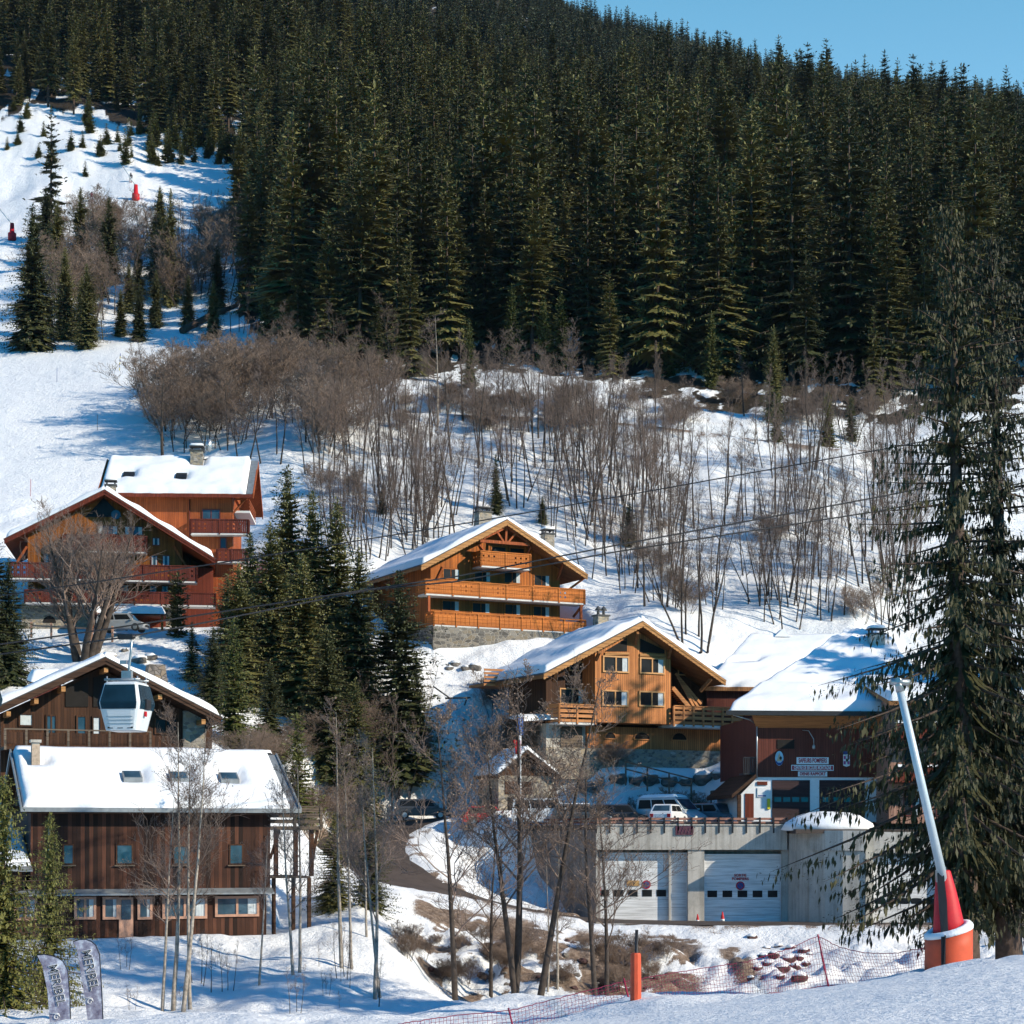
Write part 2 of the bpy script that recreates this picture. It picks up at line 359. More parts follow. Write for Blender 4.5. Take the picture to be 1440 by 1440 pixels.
def Hbase(X, Y):
    sh = X.shape; X = X.ravel(); Y = np.maximum(Y.ravel(), 4.0); out = np.empty(len(X))
    for i in range(0, len(X), 40000):
        q = np.stack([X[i:i+40000] / Y[i:i+40000] * SA, np.log(Y[i:i+40000]) * SB], 1)
        r2 = (q ** 2).sum(1)[:, None] + (cxy ** 2).sum(1)[None] - 2 * q @ cxy.T
        out[i:i+40000] = tpsk(np.maximum(r2, 0)) @ cw[:n_] + cw[n_] + q @ cw[n_+1:]
    return (out * Y).reshape(sh)
def polyd(X, Y, pts):                 # distance to a polyline and the height along it
    best = np.full(X.shape, 1e9); hz = np.zeros(X.shape)
    for (a, b) in zip(pts[:-1], pts[1:]):
        dx, dy = b[0]-a[0], b[1]-a[1]; t = np.clip(((X-a[0])*dx + (Y-a[1])*dy)/(dx*dx+dy*dy), 0, 1)
        d = np.hypot(X - a[0] - t*dx, Y - a[1] - t*dy); z = a[2] + t*(b[2]-a[2])
        k = d < best; best[k] = d[k]; hz[k] = z[k]
    return best, hz
def sst(a, b, x): t = np.clip((x - a) / (b - a), 0, 1); return t * t * (3 - 2 * t)
ROAD_LANE = [tuple(P(*q)) for q in ((1560,1301,124),(1300,1301,124.5),(1100,1300,126),(960,1299,126.5),(830,1296,127),(740,1281,127),(640,1258,127),(560,1236,129),(520,1214,133),(505,1192,138),(520,1172,143),(570,1156,147),(640,1150,149),(700,1148,150))]
ROAD_TRACK = [tuple(P(*q)) for q in ((500,588,236),(700,590,235),(860,598,232),(1000,614,230),(1130,632,228),(1250,642,227),(1440,648,227))]
PADS = []                              # x0, x1, y0, y1, centre, angle, z, softness ('set' or 'max')
def smooth(P_, it=2):
    for _ in range(it):
        Q = [P_[0]]
        for a, b in zip(P_[:-1], P_[1:]):
            Q.append(tuple(a[i]*.75+b[i]*.25 for i in range(3))); Q.append(tuple(a[i]*.25+b[i]*.75 for i in range(3)))
        P_ = Q + [P_[-1]]
    return P_
ROAD_LANE = smooth(ROAD_LANE); ROAD_TRACK = smooth(ROAD_TRACK)
def Hfull(X, Y, relief=True):
    Z = Hbase(X, Y)
    if relief:
        far = sst(90, 300, Y); u = X / Y
        pist = sst(60, 50, Y) + sst(225, 240, Y) * sst(300, 285, Y) * sst(-0.16, -0.19, u) + sst(195, 215, Y)*sst(-0.17,-0.21,u)*sst(262,250,Y)
        calm = np.clip(1 - 0.88 * pist, 0.1, 1)
        Z = Z + calm * (fbm(X, Y, 9, 3, 3) * (0.6 + 1.0 * far) + fbm(X, Y, 2.2, 3, 11) * 0.42) + fbm(X, Y, 30, 2, 5) * 3.0 * sst(240, 420, Y)
        bank = sst(98, 106, Y) * sst(119, 112, Y) * sst(-0.08, -0.03, u)
        Z = Z + bank * (np.abs(fbm(X, Y, 3.0, 4, 21)) * 1.7)
    dl, zl = polyd(X, Y, ROAD_LANE); k = sst(6.5, 3.2, dl); Z = Z * (1 - k) + zl * k
    Z = Z + 0.16 * sst(3.0, 3.6, dl) * sst(5.5, 4.2, dl) * (1 + 1.3 * fbm(X, Y, 1.6, 2, 31)) * (1 if relief else 0)
    dt, zt = polyd(X, Y, ROAD_TRACK); k = sst(5.5, 2.2, dt); Z = Z * (1 - k) + zt * k
    for (cx, cy, a, x0, x1, y0, y1, z, soft, mode) in PADS:
        lx = (X - cx) * math.cos(a) + (Y - cy) * math.sin(a); ly = -(X - cx) * math.sin(a) + (Y - cy) * math.cos(a)
        dd = np.hypot(np.maximum(np.maximum(x0 - lx, lx - x1), 0), np.maximum(np.maximum(y0 - ly, ly - y1), 0))
        k = sst(soft, 0, dd); zz = np.minimum(Z, z) if mode == 'max' else z
        Z = Z * (1 - k) + zz * k
    return Z
EDX = [-400, 0, 60, 130, 200, 260, 326, 336, 375, 430, 560, 700, 900, 1100, 1250, 1440, 1900]
EDY = [424, 420, 428, 422, 410, 398, 394, 286, 268, 254, 251, 254, 249, 243, 242, 245, 252]
def wood_edge(X, Y): return np.interp(720 + X / Y * FPX, EDX, EDY) + 6 * fbm(X, Y, 14, 2, 71)
def H(x, y): return float(Hfull(np.array([float(x)]), np.array([float(y)]))[0])
def ground_at(px, py, Y0, Y1):        # where the sight line through a pixel meets the ground
    Ys = np.linspace(Y0, Y1, 600); Xs = (px - 720) / FPX * Ys; Z = Hfull(Xs, Ys); S = HOR - Z / Ys * FPX
    k = np.argmax(S <= py) if (S <= py).any() else int(np.argmin(np.abs(S - py)))
    return Vector((Xs[k], Ys[k], Z[k]))
# ---------------------------------------------------------------- building helpers
class Bld:
    def __init__(s, name, label, cat, px, py, Y, th, group=None):
        s.o = P(px, py, Y); s.th = R(th)
        s.root = thing(name, label, cat, s.o, s.th, group); s.c, s.s_ = math.cos(s.th), math.sin(s.th)
    def uv(s, px, py, d=0.0):         # local x, z of a pixel on the upright plane local y = d
        rx, rz = (px - 720) / FPX, (HOR - py) / FPX        # ray (rx,1,rz)*t ; local y = -(X-ox)*sin + (Y-oy)*cos
        t = (d - s.o.x * s.s_ + s.o.y * s.c) / (-rx * s.s_ + s.c)
        X, Y, Z = rx * t - s.o.x, t - s.o.y, rz * t - s.o.z
        return (X * s.c + Y * s.s_, Z)
    def rect(s, x0, y0, x1, y1, d=0.0):   # pixel box -> local x0,x1,z0,z1 (ymin = top)
        a = s.uv(x0, (y0 + y1) / 2, d); b = s.uv(x1, (y0 + y1) / 2, d); m = (x0 + x1) / 2
        return a[0], b[0], s.uv(m, y1, d)[1], s.uv(m, y0, d)[1]
def wall(B, name, mat, x0, x1, y0, y1, z0, z1, par=None, label=None):
    return MB().box(x0, x1, y0, y1, z0, z1).build(name, mat, par or B.root, label)
def window(B, par, x0, x1, z0, z1, y, fm, gm='glass', mull=1, fw=0.09, curtain=0, name='window', transom=0, depth=0.10, label=None):
    f = MB(); d0, d1 = y - depth, y + 0.02
    f.box(x0, x1, d0, d1, z0, z0 + fw); f.box(x0, x1, d0, d1, z1 - fw, z1)
    f.box(x0, x0 + fw, d0, d1, z0 + fw, z1 - fw); f.box(x1 - fw, x1, d0, d1, z0 + fw, z1 - fw)
    for k in range(mull):
        xm = x0 + (x1 - x0) * (k + 1) / (mull + 1); f.box(xm - fw * .45, xm + fw * .45, d0 + .015, d1, z0 + fw, z1 - fw)
    for k in range(transom):
        zm = z0 + (z1 - z0) * (k + 1) / (transom + 1); f.box(x0 + fw, x1 - fw, d0 + .018, d1, zm - .03, zm + .03)
    fo = f.build(name, M[fm], par, label)
    MB().box(x0 + fw, x1 - fw, y - 0.035, y - 0.01, z0 + fw, z1 - fw).build('pane', M[gm], fo)
    if curtain:
        n = 8
        for side in ((0, 1) if curtain == 2 else (1,)):
            c = MB(); wd = (x1 - x0) * 0.2; a = x1 - fw - wd if side else x0 + fw
            for i in range(n):
                c.box(a + wd * i / n, a + wd * (i + 1) / n, y - .055 - .012 * (i % 2), y - .042, z0 + fw, z1 - fw)
            c.build('curtain', M['curtain'], fo)
    return fo
def gable_wall(B, name, mat, x0, x1, xa, z0, ze0, ze1, za, y0, y1, par=None):
    # wall whose top follows the gable
    return MB().prism([(x0, y0, z0), (x1, y0, z0), (x1, y0, ze1), (xa, y0, za), (x0, y0, ze0)], (0, y1 - y0, 0)).build(name, mat, par or B.root)
def snow_sheet(par, c00, c10, c01, c11, t=0.45, nx=26, ny=14, amp=0.13, mat='snow', name='snow_cover', seed=0, r=0.35, holes=()):
    # pillow of snow over the quad c00-c10 (eave) / c01-c11 (ridge), all in the parent's own space
    c00, c10, c01, c11 = map(Vector, (c00, c10, c01, c11)); lx = (c10 - c00).length; ly = (c01 - c00).length
    nx = max(8, min(60, int(lx / 0.3))); ny = max(6, min(40, int(ly / 0.3)))
    ts = [0, .012, .04] + [i / nx for i in range(1, nx)] + [.96, .988, 1]; ts = sorted(set(ts)); us = sorted(set([0, .02, .06] + [i / ny for i in range(1, ny)] + [.95, .985, 1]))
    v = []; W_ = len(ts)
    for b in us:
        for a in ts:
            wob = (0.20 * mnoise.noise(Vector((a * lx * 0.7, seed, 3.1))) + .08 * mnoise.noise(Vector((a * lx * 2.6, seed, 9.1)))) * (1 if b < 0.5 else 0) * min(1, lx / 6)
            p = (c00 * (1-a) + c10 * a) * (1-b) + (c01 * (1-a) + c11 * a) * b
            p = p + (c00 - c01).normalized() * wob * (1 - b)
            e = min(a * lx, (1 - a) * lx, b * ly, (1 - b) * ly * 1.5 + .05) / r
            h = t * (1 - (1 - min(1, e)) ** 2.4)
            q = Vector((a * lx, b * ly, seed * 3.7))
            h *= 1 + amp * 2.6 * mnoise.noise(q * 0.33) + amp * mnoise.noise(q * 1.1)
            h += 0.13 * t * math.sin(b * ly * 1.9 + 1.3 * mnoise.noise(q * 0.25)) * min(1, e)
            for (ha, hb, hw, hh) in holes:
                k = max(abs(a * lx - ha) / hw, abs(b * ly - hb) / hh)
                h *= 0.02 + 0.98 * min(1, max(0, (k - 1.0) / 0.45))
            v.append(p + Vector((0, 0, max(h, 0.0) + 0.004)))
    m = MB(); n = len(us)
    m.add(v, [(j*W_+i, j*W_+i+1, (j+1)*W_+i+1, (j+1)*W_+i) for j in range(n-1) for i in range(W_-1)], 0, True)
    lo = [(p - Vector((0, 0, 0.0))) for p in (c00, c10, c11, c01)]
    m.add(lo, [(3, 2, 1, 0)], 0)
    return m.build(name, M[mat], par)
def roof(B, apex, le, re, y0, y1, th=0.26, snow=0.45, under='wood_soffit', fasc='wood_fascia', fw=0.34, scallop=True, top='slate', inset=0.22, seed=1, lsnow=1, rsnow=1, lholes=(), rholes=(), purlins=0, pur_m='wood_fascia', verge=0.1):
    # apex / left eave / right eave are local (x, z) of the roof top at the front verge; y0 front, y1 back
    a, l, r_ = apex, le, re
    ro = MB()
    for e in (l, r_):
        ro.prism([(a[0], y0, a[1]), (e[0], y0, e[1]), (e[0], y0, e[1] - th), (a[0], y0, a[1] - th)], (0, y1 - y0, 0))
    rf = ro.build('roof', M[under], B.root)
    tp = MB()
    for e in (l, r_):
        dx, dz = e[0] - a[0], e[1] - a[1]; L = math.hypot(dx, dz); ux, uz = dx / L, dz / L
        ex, ez = e[0] + ux * .08, e[1] + uz * .08
        tp.prism([(a[0], y0 - .05, a[1] + .005), (ex, y0 - .05, ez + .005), (ex, y0 - .05, ez + .06), (a[0], y0 - .05, a[1] + .065)], (0, y1 - y0 + .1, 0))
    tp.build('roof_covering', M[top], rf)
    for yy, sg in ((y0, -1), (y1, 1)):
        fb = MB()
        for e in (l, r_):
            dx, dz = e[0] - a[0], e[1] - a[1]; L = math.hypot(dx, dz); n = max(8, int(L / 0.28)) if scallop else 1
            for i in range(n):
                s0, s1 = i / n, (i + 1) / n
                def pt(s, drop): return (a[0] + dx * s, yy, a[1] + dz * s - drop)
                if scallop:
                    sm = (s0 + s1) / 2
                    poly = [pt(s0, .0), pt(s1, .0), pt(s1, fw), pt(sm + (s1 - s0) * .25, fw + .075), pt(sm - (s1 - s0) * .25, fw + .075), pt(s0, fw)]
                else: poly = [pt(s0, .0), pt(s1, .0), pt(s1, fw), pt(s0, fw)]
                fb.prism(poly, (0, sg * .07, 0))
            # an upper, wider verge board in front of it
            fb.prism([(a[0], yy + sg * .07, a[1] - .01), (e[0], yy + sg * .07, e[1] - .01), (e[0], yy + sg * .07, e[1] - fw * .45), (a[0], yy + sg * .07, a[1] - fw * .45)], (0, sg * .05, 0))
        fb.build('bargeboard', M[fasc], rf)
    if purlins:
        for e in (l, r_):
            for k in range(purlins + 1):
                s = (k + .35) / (purlins + .7) if e is r_ else (k + .35) / (purlins + .7)
                x = a[0] + (e[0] - a[0]) * s; z = a[1] + (e[1] - a[1]) * s - th - .2
                MB().box(x - .12, x + .12, y0 + .12, y0 + 1.4, z - .16, z + .16).build('purlin', M[pur_m], rf)
    for e, on, hs in ((l, lsnow, lholes), (r_, rsnow, rholes)):
        if not on: continue
        s = on if on is not True and on < 1 else 1
        k = 0.985
        e2 = (a[0] + (e[0]-a[0]) * k, a[1] + (e[1]-a[1]) * k)
        snow_sheet(rf, (e2[0], y0 + inset * .4, e2[1] + .07), (e2[0], y1 - inset, e2[1] + .07), (a[0], y0 + inset * .4, a[1] + .07), (a[0], y1 - inset, a[1] + .07), snow, seed=seed + (1 if e is r_ else 0), holes=hs, r=.3)
    return rf
def chimney(par, x, y, z0, z1, w=0.8, d=0.8, mat='stone', pots=0, snow=True):
    c = MB().box(x - w/2, x + w/2, y - d/2, y + d/2, z0, z1).build('chimney', M[mat], par)
    k = MB().box(x - w/2 - .1, x + w/2 + .1, y - d/2 - .1, y + d/2 + .1, z1, z1 + .12)
    if pots:
        for i in range(pots):
            px = x - w/2 + (i + .5) * w / pots
            k.tube([(px, y, z1 + .12), (px, y, z1 + .45)], .12, 8); k.lathe((px, y, z1 + .5), [(.3, 0), (.22, .14), (.05, .34)], 8)
    else:
        for sx in (-1, 1):
            for sy in (-1, 1): k.box(x + sx*(w/2-.1) - .06, x + sx*(w/2-.1) + .06, y + sy*(d/2-.1) - .06, y + sy*(d/2-.1) + .06, z1 + .12, z1 + .4)
        k.box(x - w/2 - .1, x + w/2 + .1, y - d/2 - .1, y + d/2 + .1, z1 + .4, z1 + .48)
    k.build('chimney_cap', M['slate'], c)
    if snow and not pots:
        s = MB(); s.tube_rings([[(x + (w/2+.08)*q*cx, y + (d/2+.08)*q*cy, z1 + .48 + h) for cx, cy in ((-1,-.8),(-.8,-1),(.8,-1),(1,-.8),(1,.8),(.8,1),(-.8,1),(-1,.8))] for q, h in ((1,0),(1,.1),(.85,.22),(.5,.27))]); s.build('snow_cap', M['snow'], c)
    return c
def balcony(B, x0, x1, yw, dep, zf, rh, rail, slabm='slab', style='board', name='balcony', side=(1, 1), posts=6, par=None, th=0.16, gap=.0, cut=1, zslope=0):
    # slab from the wall plane yw out to yw-dep; rail of height rh round it
    s = MB().box(x0, x1, yw - dep, yw, zf - th, zf).build(name, M[slabm], par or B.root)
    r = MB(); y = yw - dep
    segs = [((x0, y), (x1, y))]
    if side[0]: segs.append(((x0, y), (x0, yw)))
    if side[1]: segs.append(((x1, y), (x1, yw)))
    for (a, b) in segs:
        L = math.hypot(b[0]-a[0], b[1]-a[1]); n = max(1, round(L / (max(x1-x0, 1) / posts))) if L > 2.5 else 1
        A_ = lambda t, z: (a[0] + (b[0]-a[0])*t, a[1] + (b[1]-a[1])*t, z)
        for i in range(n + 1):
            p = A_(i / n, 0); r.box(p[0]-.07, p[0]+.07, p[1]-.075, p[1]+.075, zf - .12, zf + rh)
        r.bar(A_(0, zf + rh + .03), A_(1, zf + rh + .03), .16, .08)
        if style == 'board':          # upright boards with a row of cut-outs
            nb = int(L / 0.17)
            for i in range(nb):
                t0, t1 = (i + .04) / nb, (i + .96) / nb
                zs = [(zf - .02, zf + rh - .02)]
                if cut and (i // 9) % 2 == 0 and i % 3 == 1: zs = [(zf - .02, zf + rh*.28), (zf + rh*.42, zf + rh*.62), (zf + rh*.76, zf + rh - .02)]
                for z0, z1 in zs: r.bar(A_(t0, (z0+z1)/2), A_(t1, (z0+z1)/2), .035, z1 - z0)
            r.bar(A_(0, zf + .06), A_(1, zf + .06), .07, .1)
        elif style == 'lying':        # lying boards with gaps
            for z, h in ((.10, .15), (.36, .17), (.62, .17), (.86, .13)):
                r.bar(A_(0, zf + z * rh / .95), A_(1, zf + z * rh / .95), .045, h * rh)
        elif style == 'mixed':        # framed panels, alternating carved boards
            for i in range(n):
                for j in range(5):
                    t0, t1 = (i + (j + .05) / 5) / n, (i + (j + .95) / 5) / n
                    r.bar(A_(t0, zf + rh*.40), A_(t1, zf + rh*.40), .03, rh*.72)
            r.bar(A_(0, zf + rh * .8), A_(1, zf + rh * .8), .05, .07); r.bar(A_(0, zf + .05), A_(1, zf + .05), .06, .1)
    r.build('railing', M[rail], s); return s
def bracket(par, p, q, mat, w=.16, name='brace'):
    return MB().bar(p, q, w, w * 1.2).build(name, M[mat], par)

# ---------------------------------------------------------------- levelled ground under the buildings
def pad(px, py, Y, th, x0, x1, y0, y1, dz=0.0, soft=2.5, mode='set'):
    o = P(px, py, Y); PADS.append((o.x, o.y, R(th), x0, x1, y0, y1, o.z + dz, soft, mode))
pad(147, 886, 169, 9, -9.5, 12, .5, 12, soft=3)
pad(713, 905, 169, 27, -7, 8, 0, 14, soft=2.2)
pad(890, 1078, 150, 27, -8, 10, .8, 12, soft=2)
pad(148, 1098, 104, 22, -8, 8, 0, 10, soft=2)
pad(220, 1320, 97, 24, -9, 7, .3, 9, soft=2)
pad(1100, 1299, 131, 0, -13, 30, -7.5, .6, soft=1.2)
pad(1100, 1155, 131, 0, -10, 30, .6, 17, dz=-.25, soft=.5, mode='max')
pad(1100, 1155, 141, 0, -22, 30, 0, 7, dz=0.0, soft=2.2, mode='set')
pad(742, 1140, 143, 24, -2.6, 2.6, -.5, 4, soft=1.5)

# ---------------------------------------------------------------- the ground: one sheet, fan shaped, out past the last ridge
def make_ground():
    us = np.linspace(-0.46, 0.46, 640)
    Yn = [np.exp(np.linspace(math.log(4), math.log(60), 130))[:-1], np.linspace(60, 262, 430)[:-1], np.exp(np.linspace(math.log(262), math.log(2400), 200))]
    Ys = np.concatenate(Yn)
    U, Y = np.meshgrid(us, Ys); X = U * Y; Z = Hfull(X, Y)
    nv = X.size; co = np.stack([X.ravel(), Y.ravel(), Z.ravel()], 1).astype(np.float32)
    ny, nx = X.shape; idx = np.arange(nv).reshape(ny, nx)
    f = np.stack([idx[:-1, :-1], idx[:-1, 1:], idx[1:, 1:], idx[1:, :-1]], -1).reshape(-1, 4)
    me = bpy.data.meshes.new("ground"); me.vertices.add(nv); me.vertices.foreach_set("co", co.ravel())
    me.loops.add(f.size); me.loops.foreach_set("vertex_index", f.ravel().astype(np.int32))
    me.polygons.add(len(f)); me.polygons.foreach_set("loop_start", np.arange(0, f.size, 4, dtype=np.int32))
    me.polygons.foreach_set("use_smooth", np.ones(len(f), bool)); me.update(calc_edges=True)
    # bare soil on banks and track verges; painted shade under the forest
    dl, _ = polyd(X, Y, ROAD_LANE); dt, _ = polyd(X, Y, ROAD_TRACK)
    u = X / Y; n1 = fbm(X, Y, 2.6, 4, 41); n2 = fbm(X, Y, 0.9, 3, 51); n3 = fbm(X, Y, 9, 3, 61)
    band = sst(99, 104, Y) * sst(124, 119, Y)
    mid = band * sst(-0.058, -0.045, u) * sst(0.115, 0.085, u)
    dirt = sst(-0.28, 0.0, n1 + .55 * n2 + .04) * mid * 0.95
    dirt = np.maximum(dirt, .8 * sst(6.5, 3.2, dl) * sst(-.10, .35, n1 + n2 + .12))
    dirt = np.maximum(dirt, .75 * sst(5.5, 3.0, dt) * sst(-.2, .3, n1 + n2 + .12))
    shoot = band * np.exp(-((u - .118 - (Y - 113) * -.0016) / .008) ** 2); dirt = np.maximum(dirt, shoot * sst(-.3, .1, n1))
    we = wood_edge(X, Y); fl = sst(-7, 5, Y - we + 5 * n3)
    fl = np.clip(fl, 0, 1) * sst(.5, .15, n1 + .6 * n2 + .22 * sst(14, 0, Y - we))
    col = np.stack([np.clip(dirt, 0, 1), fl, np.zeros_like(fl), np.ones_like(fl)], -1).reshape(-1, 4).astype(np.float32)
    at = me.color_attributes.new("soil_and_shade", 'FLOAT_COLOR', 'POINT'); at.data.foreach_set("color", col.ravel())
    m, nt, b = base("snowy_ground", 0.75, 0.25)
    ge = NN(nt, "ShaderNodeNewGeometry"); pos = ge.outputs["Position"]
    ca = NN(nt, "ShaderNodeVertexColor", layer_name="soil_and_shade"); sp = NN(nt, "ShaderNodeSeparateColor"); nt.links.new(ca.outputs[0], sp.inputs[0])
    a = noise_n(nt, pos, 0.5, 6, 0.62); d = noise_n(nt, pos, 3.0, 5, 0.7); e = noise_n(nt, pos, 14, 3, 0.6)
    snowc = ramp(nt, a, [(0.3, (0.86, 0.87, 0.88)), (0.7, (0.90, 0.91, 0.91))])
    dirtc = ramp(nt, d, [(0.3, (0.10, 0.065, 0.045)), (0.55, (0.25, 0.18, 0.13)), (0.72, (0.42, 0.34, 0.28))])
    floor_shade = ramp(nt, d, [(0.35, (0.020, 0.016, 0.012)), (0.66, (0.06, 0.045, 0.03))])  # dark forest floor: shade between the trees put into the ground colour
    k1 = ramp(nt, mth(nt, 'ADD', sp.outputs[0], mth(nt, 'MULTIPLY', mth(nt, 'SUBTRACT', e, .5), 1.3)), [(0.42, (0,0,0)), (0.62, (1,1,1))])
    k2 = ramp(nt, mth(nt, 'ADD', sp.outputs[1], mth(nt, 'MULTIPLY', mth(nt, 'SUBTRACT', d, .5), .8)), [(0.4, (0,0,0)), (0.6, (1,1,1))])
    c = mixc(nt, k1, snowc, dirtc); c = mixc(nt, k2, c, floor_shade); nt.links.new(c, b.inputs["Base Color"])
    n_1 = bump(nt, b, a, 0.8, 0.3); bump(nt, b, mth(nt, 'ADD', d, mth(nt, 'MULTIPLY', e, .25)), 0.9, 0.16, n_1)
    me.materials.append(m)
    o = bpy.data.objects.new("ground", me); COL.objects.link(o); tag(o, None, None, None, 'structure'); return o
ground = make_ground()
def strip(name, pts, half, lift, mat, seg=2):
    m = MB(); rows = []
    pts = [Vector(p) for p in pts]
    for i, p in enumerate(pts):
        t = (pts[min(i+1, len(pts)-1)] - pts[max(i-1, 0)]); t.z = 0; t.normalize(); nrm = Vector((-t.y, t.x, 0))
        wd = half * (1 + .12 * mnoise.noise(Vector((i * .6, 1.7, 0))))
        rows.append([p + nrm * (wd * k) + Vector((0, 0, lift)) for k in (-1, -.5, 0, .5, 1)])
    vs = [v for r in rows for v in r]
    fs = [(i*5+k, i*5+k+1, (i+1)*5+k+1, (i+1)*5+k) for i in range(len(rows)-1) for k in range(4)]
    o = m.add(vs, fs, 0, True).build(name, mat); return tag(o, None, None, None, 'structure')
strip('road', ROAD_LANE, 3.1, .06, M['asphalt'])
strip('track', ROAD_TRACK, 1.5, .08, plain("muddy_track", (0.30, 0.23, 0.18), 0.9, 0.3))
# ---------------------------------------------------------------- tree sources
def np_mesh(name, V, F, mat, smooth=False):
    V = np.asarray(V, np.float32); F = np.asarray(F, np.int32); k = F.shape[1]
    me = bpy.data.meshes.new(name); me.vertices.add(len(V)); me.vertices.foreach_set("co", V.ravel())
    me.loops.add(F.size); me.loops.foreach_set("vertex_index", F.ravel())
    me.polygons.add(len(F)); me.polygons.foreach_set("loop_start", np.arange(0, F.size, k, dtype=np.int32))
    if smooth: me.polygons.foreach_set("use_smooth", np.ones(len(F), bool))
    me.update(calc_edges=True); me.materials.append(mat); return me
def segs_mesh(name, segs, mat, n=3):
    # many thin tapering twigs at once: rows of (p, q, r0, r1)
    S = np.array([(*p, *q, a, b) for p, q, a, b in segs]); p, q, r0, r1 = S[:, :3], S[:, 3:6], S[:, 6], S[:, 7]
    t = q - p; t /= np.linalg.norm(t, axis=1)[:, None] + 1e-9
    ref = np.where(np.abs(t[:, 2:3]) < .9, np.array([[0, 0, 1.]]), np.array([[1., 0, 0]]))
    a = np.cross(t, ref); a /= np.linalg.norm(a, axis=1)[:, None] + 1e-9; b = np.cross(t, a)
    V = np.empty((len(S), 2 * n, 3))
    for k in range(n):
        c, s = math.cos(2*math.pi*k/n), math.sin(2*math.pi*k/n); off = a * c + b * s
        V[:, k] = p + off * r0[:, None]; V[:, n + k] = q + off * r1[:, None]
    o = (np.arange(len(S)) * 2 * n)[:, None]
    F = np.concatenate([o + np.array([[k, (k+1) % n, n + (k+1) % n, n + k]]) for k in range(n)], 0)
    return np_mesh(name, V.reshape(-1, 3), F, mat, True)
def spruce_src(h, r, seed, levels=36, per=7, steps=7, leaf=0.5, droop=0.32, z0=0.06, mat='needle', trunk_r=None, hang=0.5, gappy=0.1, pw=0.85, bend=0.0, wid=(.15, .27), fan=1.0, jit=0.0, fw=.2, fs=(-.38, 0, .38)):
    rs = np.random.RandomState(seed); V = []; bz = []
    tr = trunk_r or h * 0.013
    zl = z0 * h + (h * .985 - z0 * h) * (np.arange(levels) / (levels - 1)) ** 0.92
    K0, K1, FV = [], [], []
    limbs = []
    for z in zl:
        f = (z - z0 * h) / (h - z0 * h)
        npb = max(3, int(round(per * (1 - .45 * f)))); base_a = rs.rand() * 7
        lev = rs.uniform(.78, 1.12)
        for k in range(npb):
            if rs.rand() < gappy: continue
            a = base_a + 2 * math.pi * (k + rs.uniform(-.3, .3)) / npb
            lump = 1 + .42 * mnoise.noise(Vector((math.cos(a) * 1.6 + seed, math.sin(a) * 1.6, z * .34))) * 2
            L = r * (max(0.0, 1 - f) ** pw) * rs.uniform(.72, 1.12) * lev * max(.35, lump) + 0.12
            if f < .12: L *= .65 + 3 * f
            L = min(L, r * 1.12)
            up = .55 * f - .1 + rs.uniform(-.08, .08); dr = droop * (1.15 - f)
            n = max(2, int(steps * (.35 + .65 * (1 - f))))
            t = (np.arange(n) + rs.rand(n) * .8) / n; t = np.clip(t, .05, 1)
            zz = z + rs.uniform(-.15, .15) + L * (up * t - dr * 1.6 * t ** 1.5 + dr * .75 * t ** 3)
            px = np.cos(a) * L * t; py = np.sin(a) * L * t
            if L > 0.9: limbs.append(((0, 0, z), (math.cos(a)*L*.55, math.sin(a)*L*.55, z + L*(up*.55 - dr*1.6*.55**1.5 + dr*.75*.55**3)), (tr*.16+.01)*(1-.75*f), (tr*.08+.006)*(1-.75*f))); limbs.append((limbs[-1][1], (math.cos(a)*L*.96, math.sin(a)*L*.96, z + L*(up*.96 - dr*1.6*.96**1.5 + dr*.75*.96**3)), (tr*.08+.006)*(1-.75*f), .005))
            if fan and L > .5:
                for da in fs:
                    ca, sa = math.cos(a + da), math.sin(a + da); Lf = L * fan * rs.uniform(.72, .92) * (1 if da == 0 else .85); w_ = Lf * fw
                    def dz(t_): return z + L * (up * t_ - dr * 1.6 * t_ ** 1.5 + dr * .75 * t_ ** 3)
                    FV += [(0, 0, z), (ca * Lf * .55 - sa * w_, sa * Lf * .55 + ca * w_, dz(.5) - .22 * w_ - .1), (ca * Lf, sa * Lf, dz(.85)), (ca * Lf * .55 + sa * w_, sa * Lf * .55 - ca * w_, dz(.5) - .22 * w_ - .1)]
            for j in range(n):
                lf = leaf * (1.15 - .55 * t[j]) * (1 - .5 * f) * rs.uniform(.7, 1.3)
                for sd in ((-1, 1, 0) if hang <= 0 else (-1, 1, 2)):
                    if sd == 0: da, dz, ll = 0, up, lf
                    elif sd == 2: da, dz, ll = rs.uniform(-1.5, 1.5), -1.6, lf * hang * 1.3
                    else: da, dz, ll = sd * rs.uniform(.5, 1.2), -.25 + rs.uniform(-.3, .2), lf
                    hx, hy = math.cos(a + da), math.sin(a + da); nn = math.sqrt(1 + dz * dz)
                    if sd == 2: hx *= .35; hy *= .35
                    K0.append((px[j], py[j], zz[j])); K1.append((hx / nn * ll, hy / nn * ll, dz / nn * ll))
            K0.append((px[-1], py[-1], zz[-1])); K1.append((math.cos(a) * leaf*.8, math.sin(a) * leaf*.8, leaf*.18))
    for j in range(6): K0.append((0, 0, h - .1 * j * leaf)); K1.append((rs.uniform(-.1, .1), rs.uniform(-.1, .1), leaf * .8))
    p = np.array(K0); d = np.array(K1); p = p + rs.normal(size=p.shape) * jit; m = len(p); rv = rs.normal(size=(m, 3))
    s = np.cross(d, np.array([[0, 0, 1.]]) * .7 + rv * .55); s /= np.linalg.norm(s, axis=1)[:, None] + 1e-9; L = np.linalg.norm(d, axis=1)[:, None]
    s *= L * rs.uniform(wid[0], wid[1], (m, 1))
    Vv = np.stack([p, p + d * .45 + s, p + d, p + d * .45 - s], 1).reshape(-1, 3)
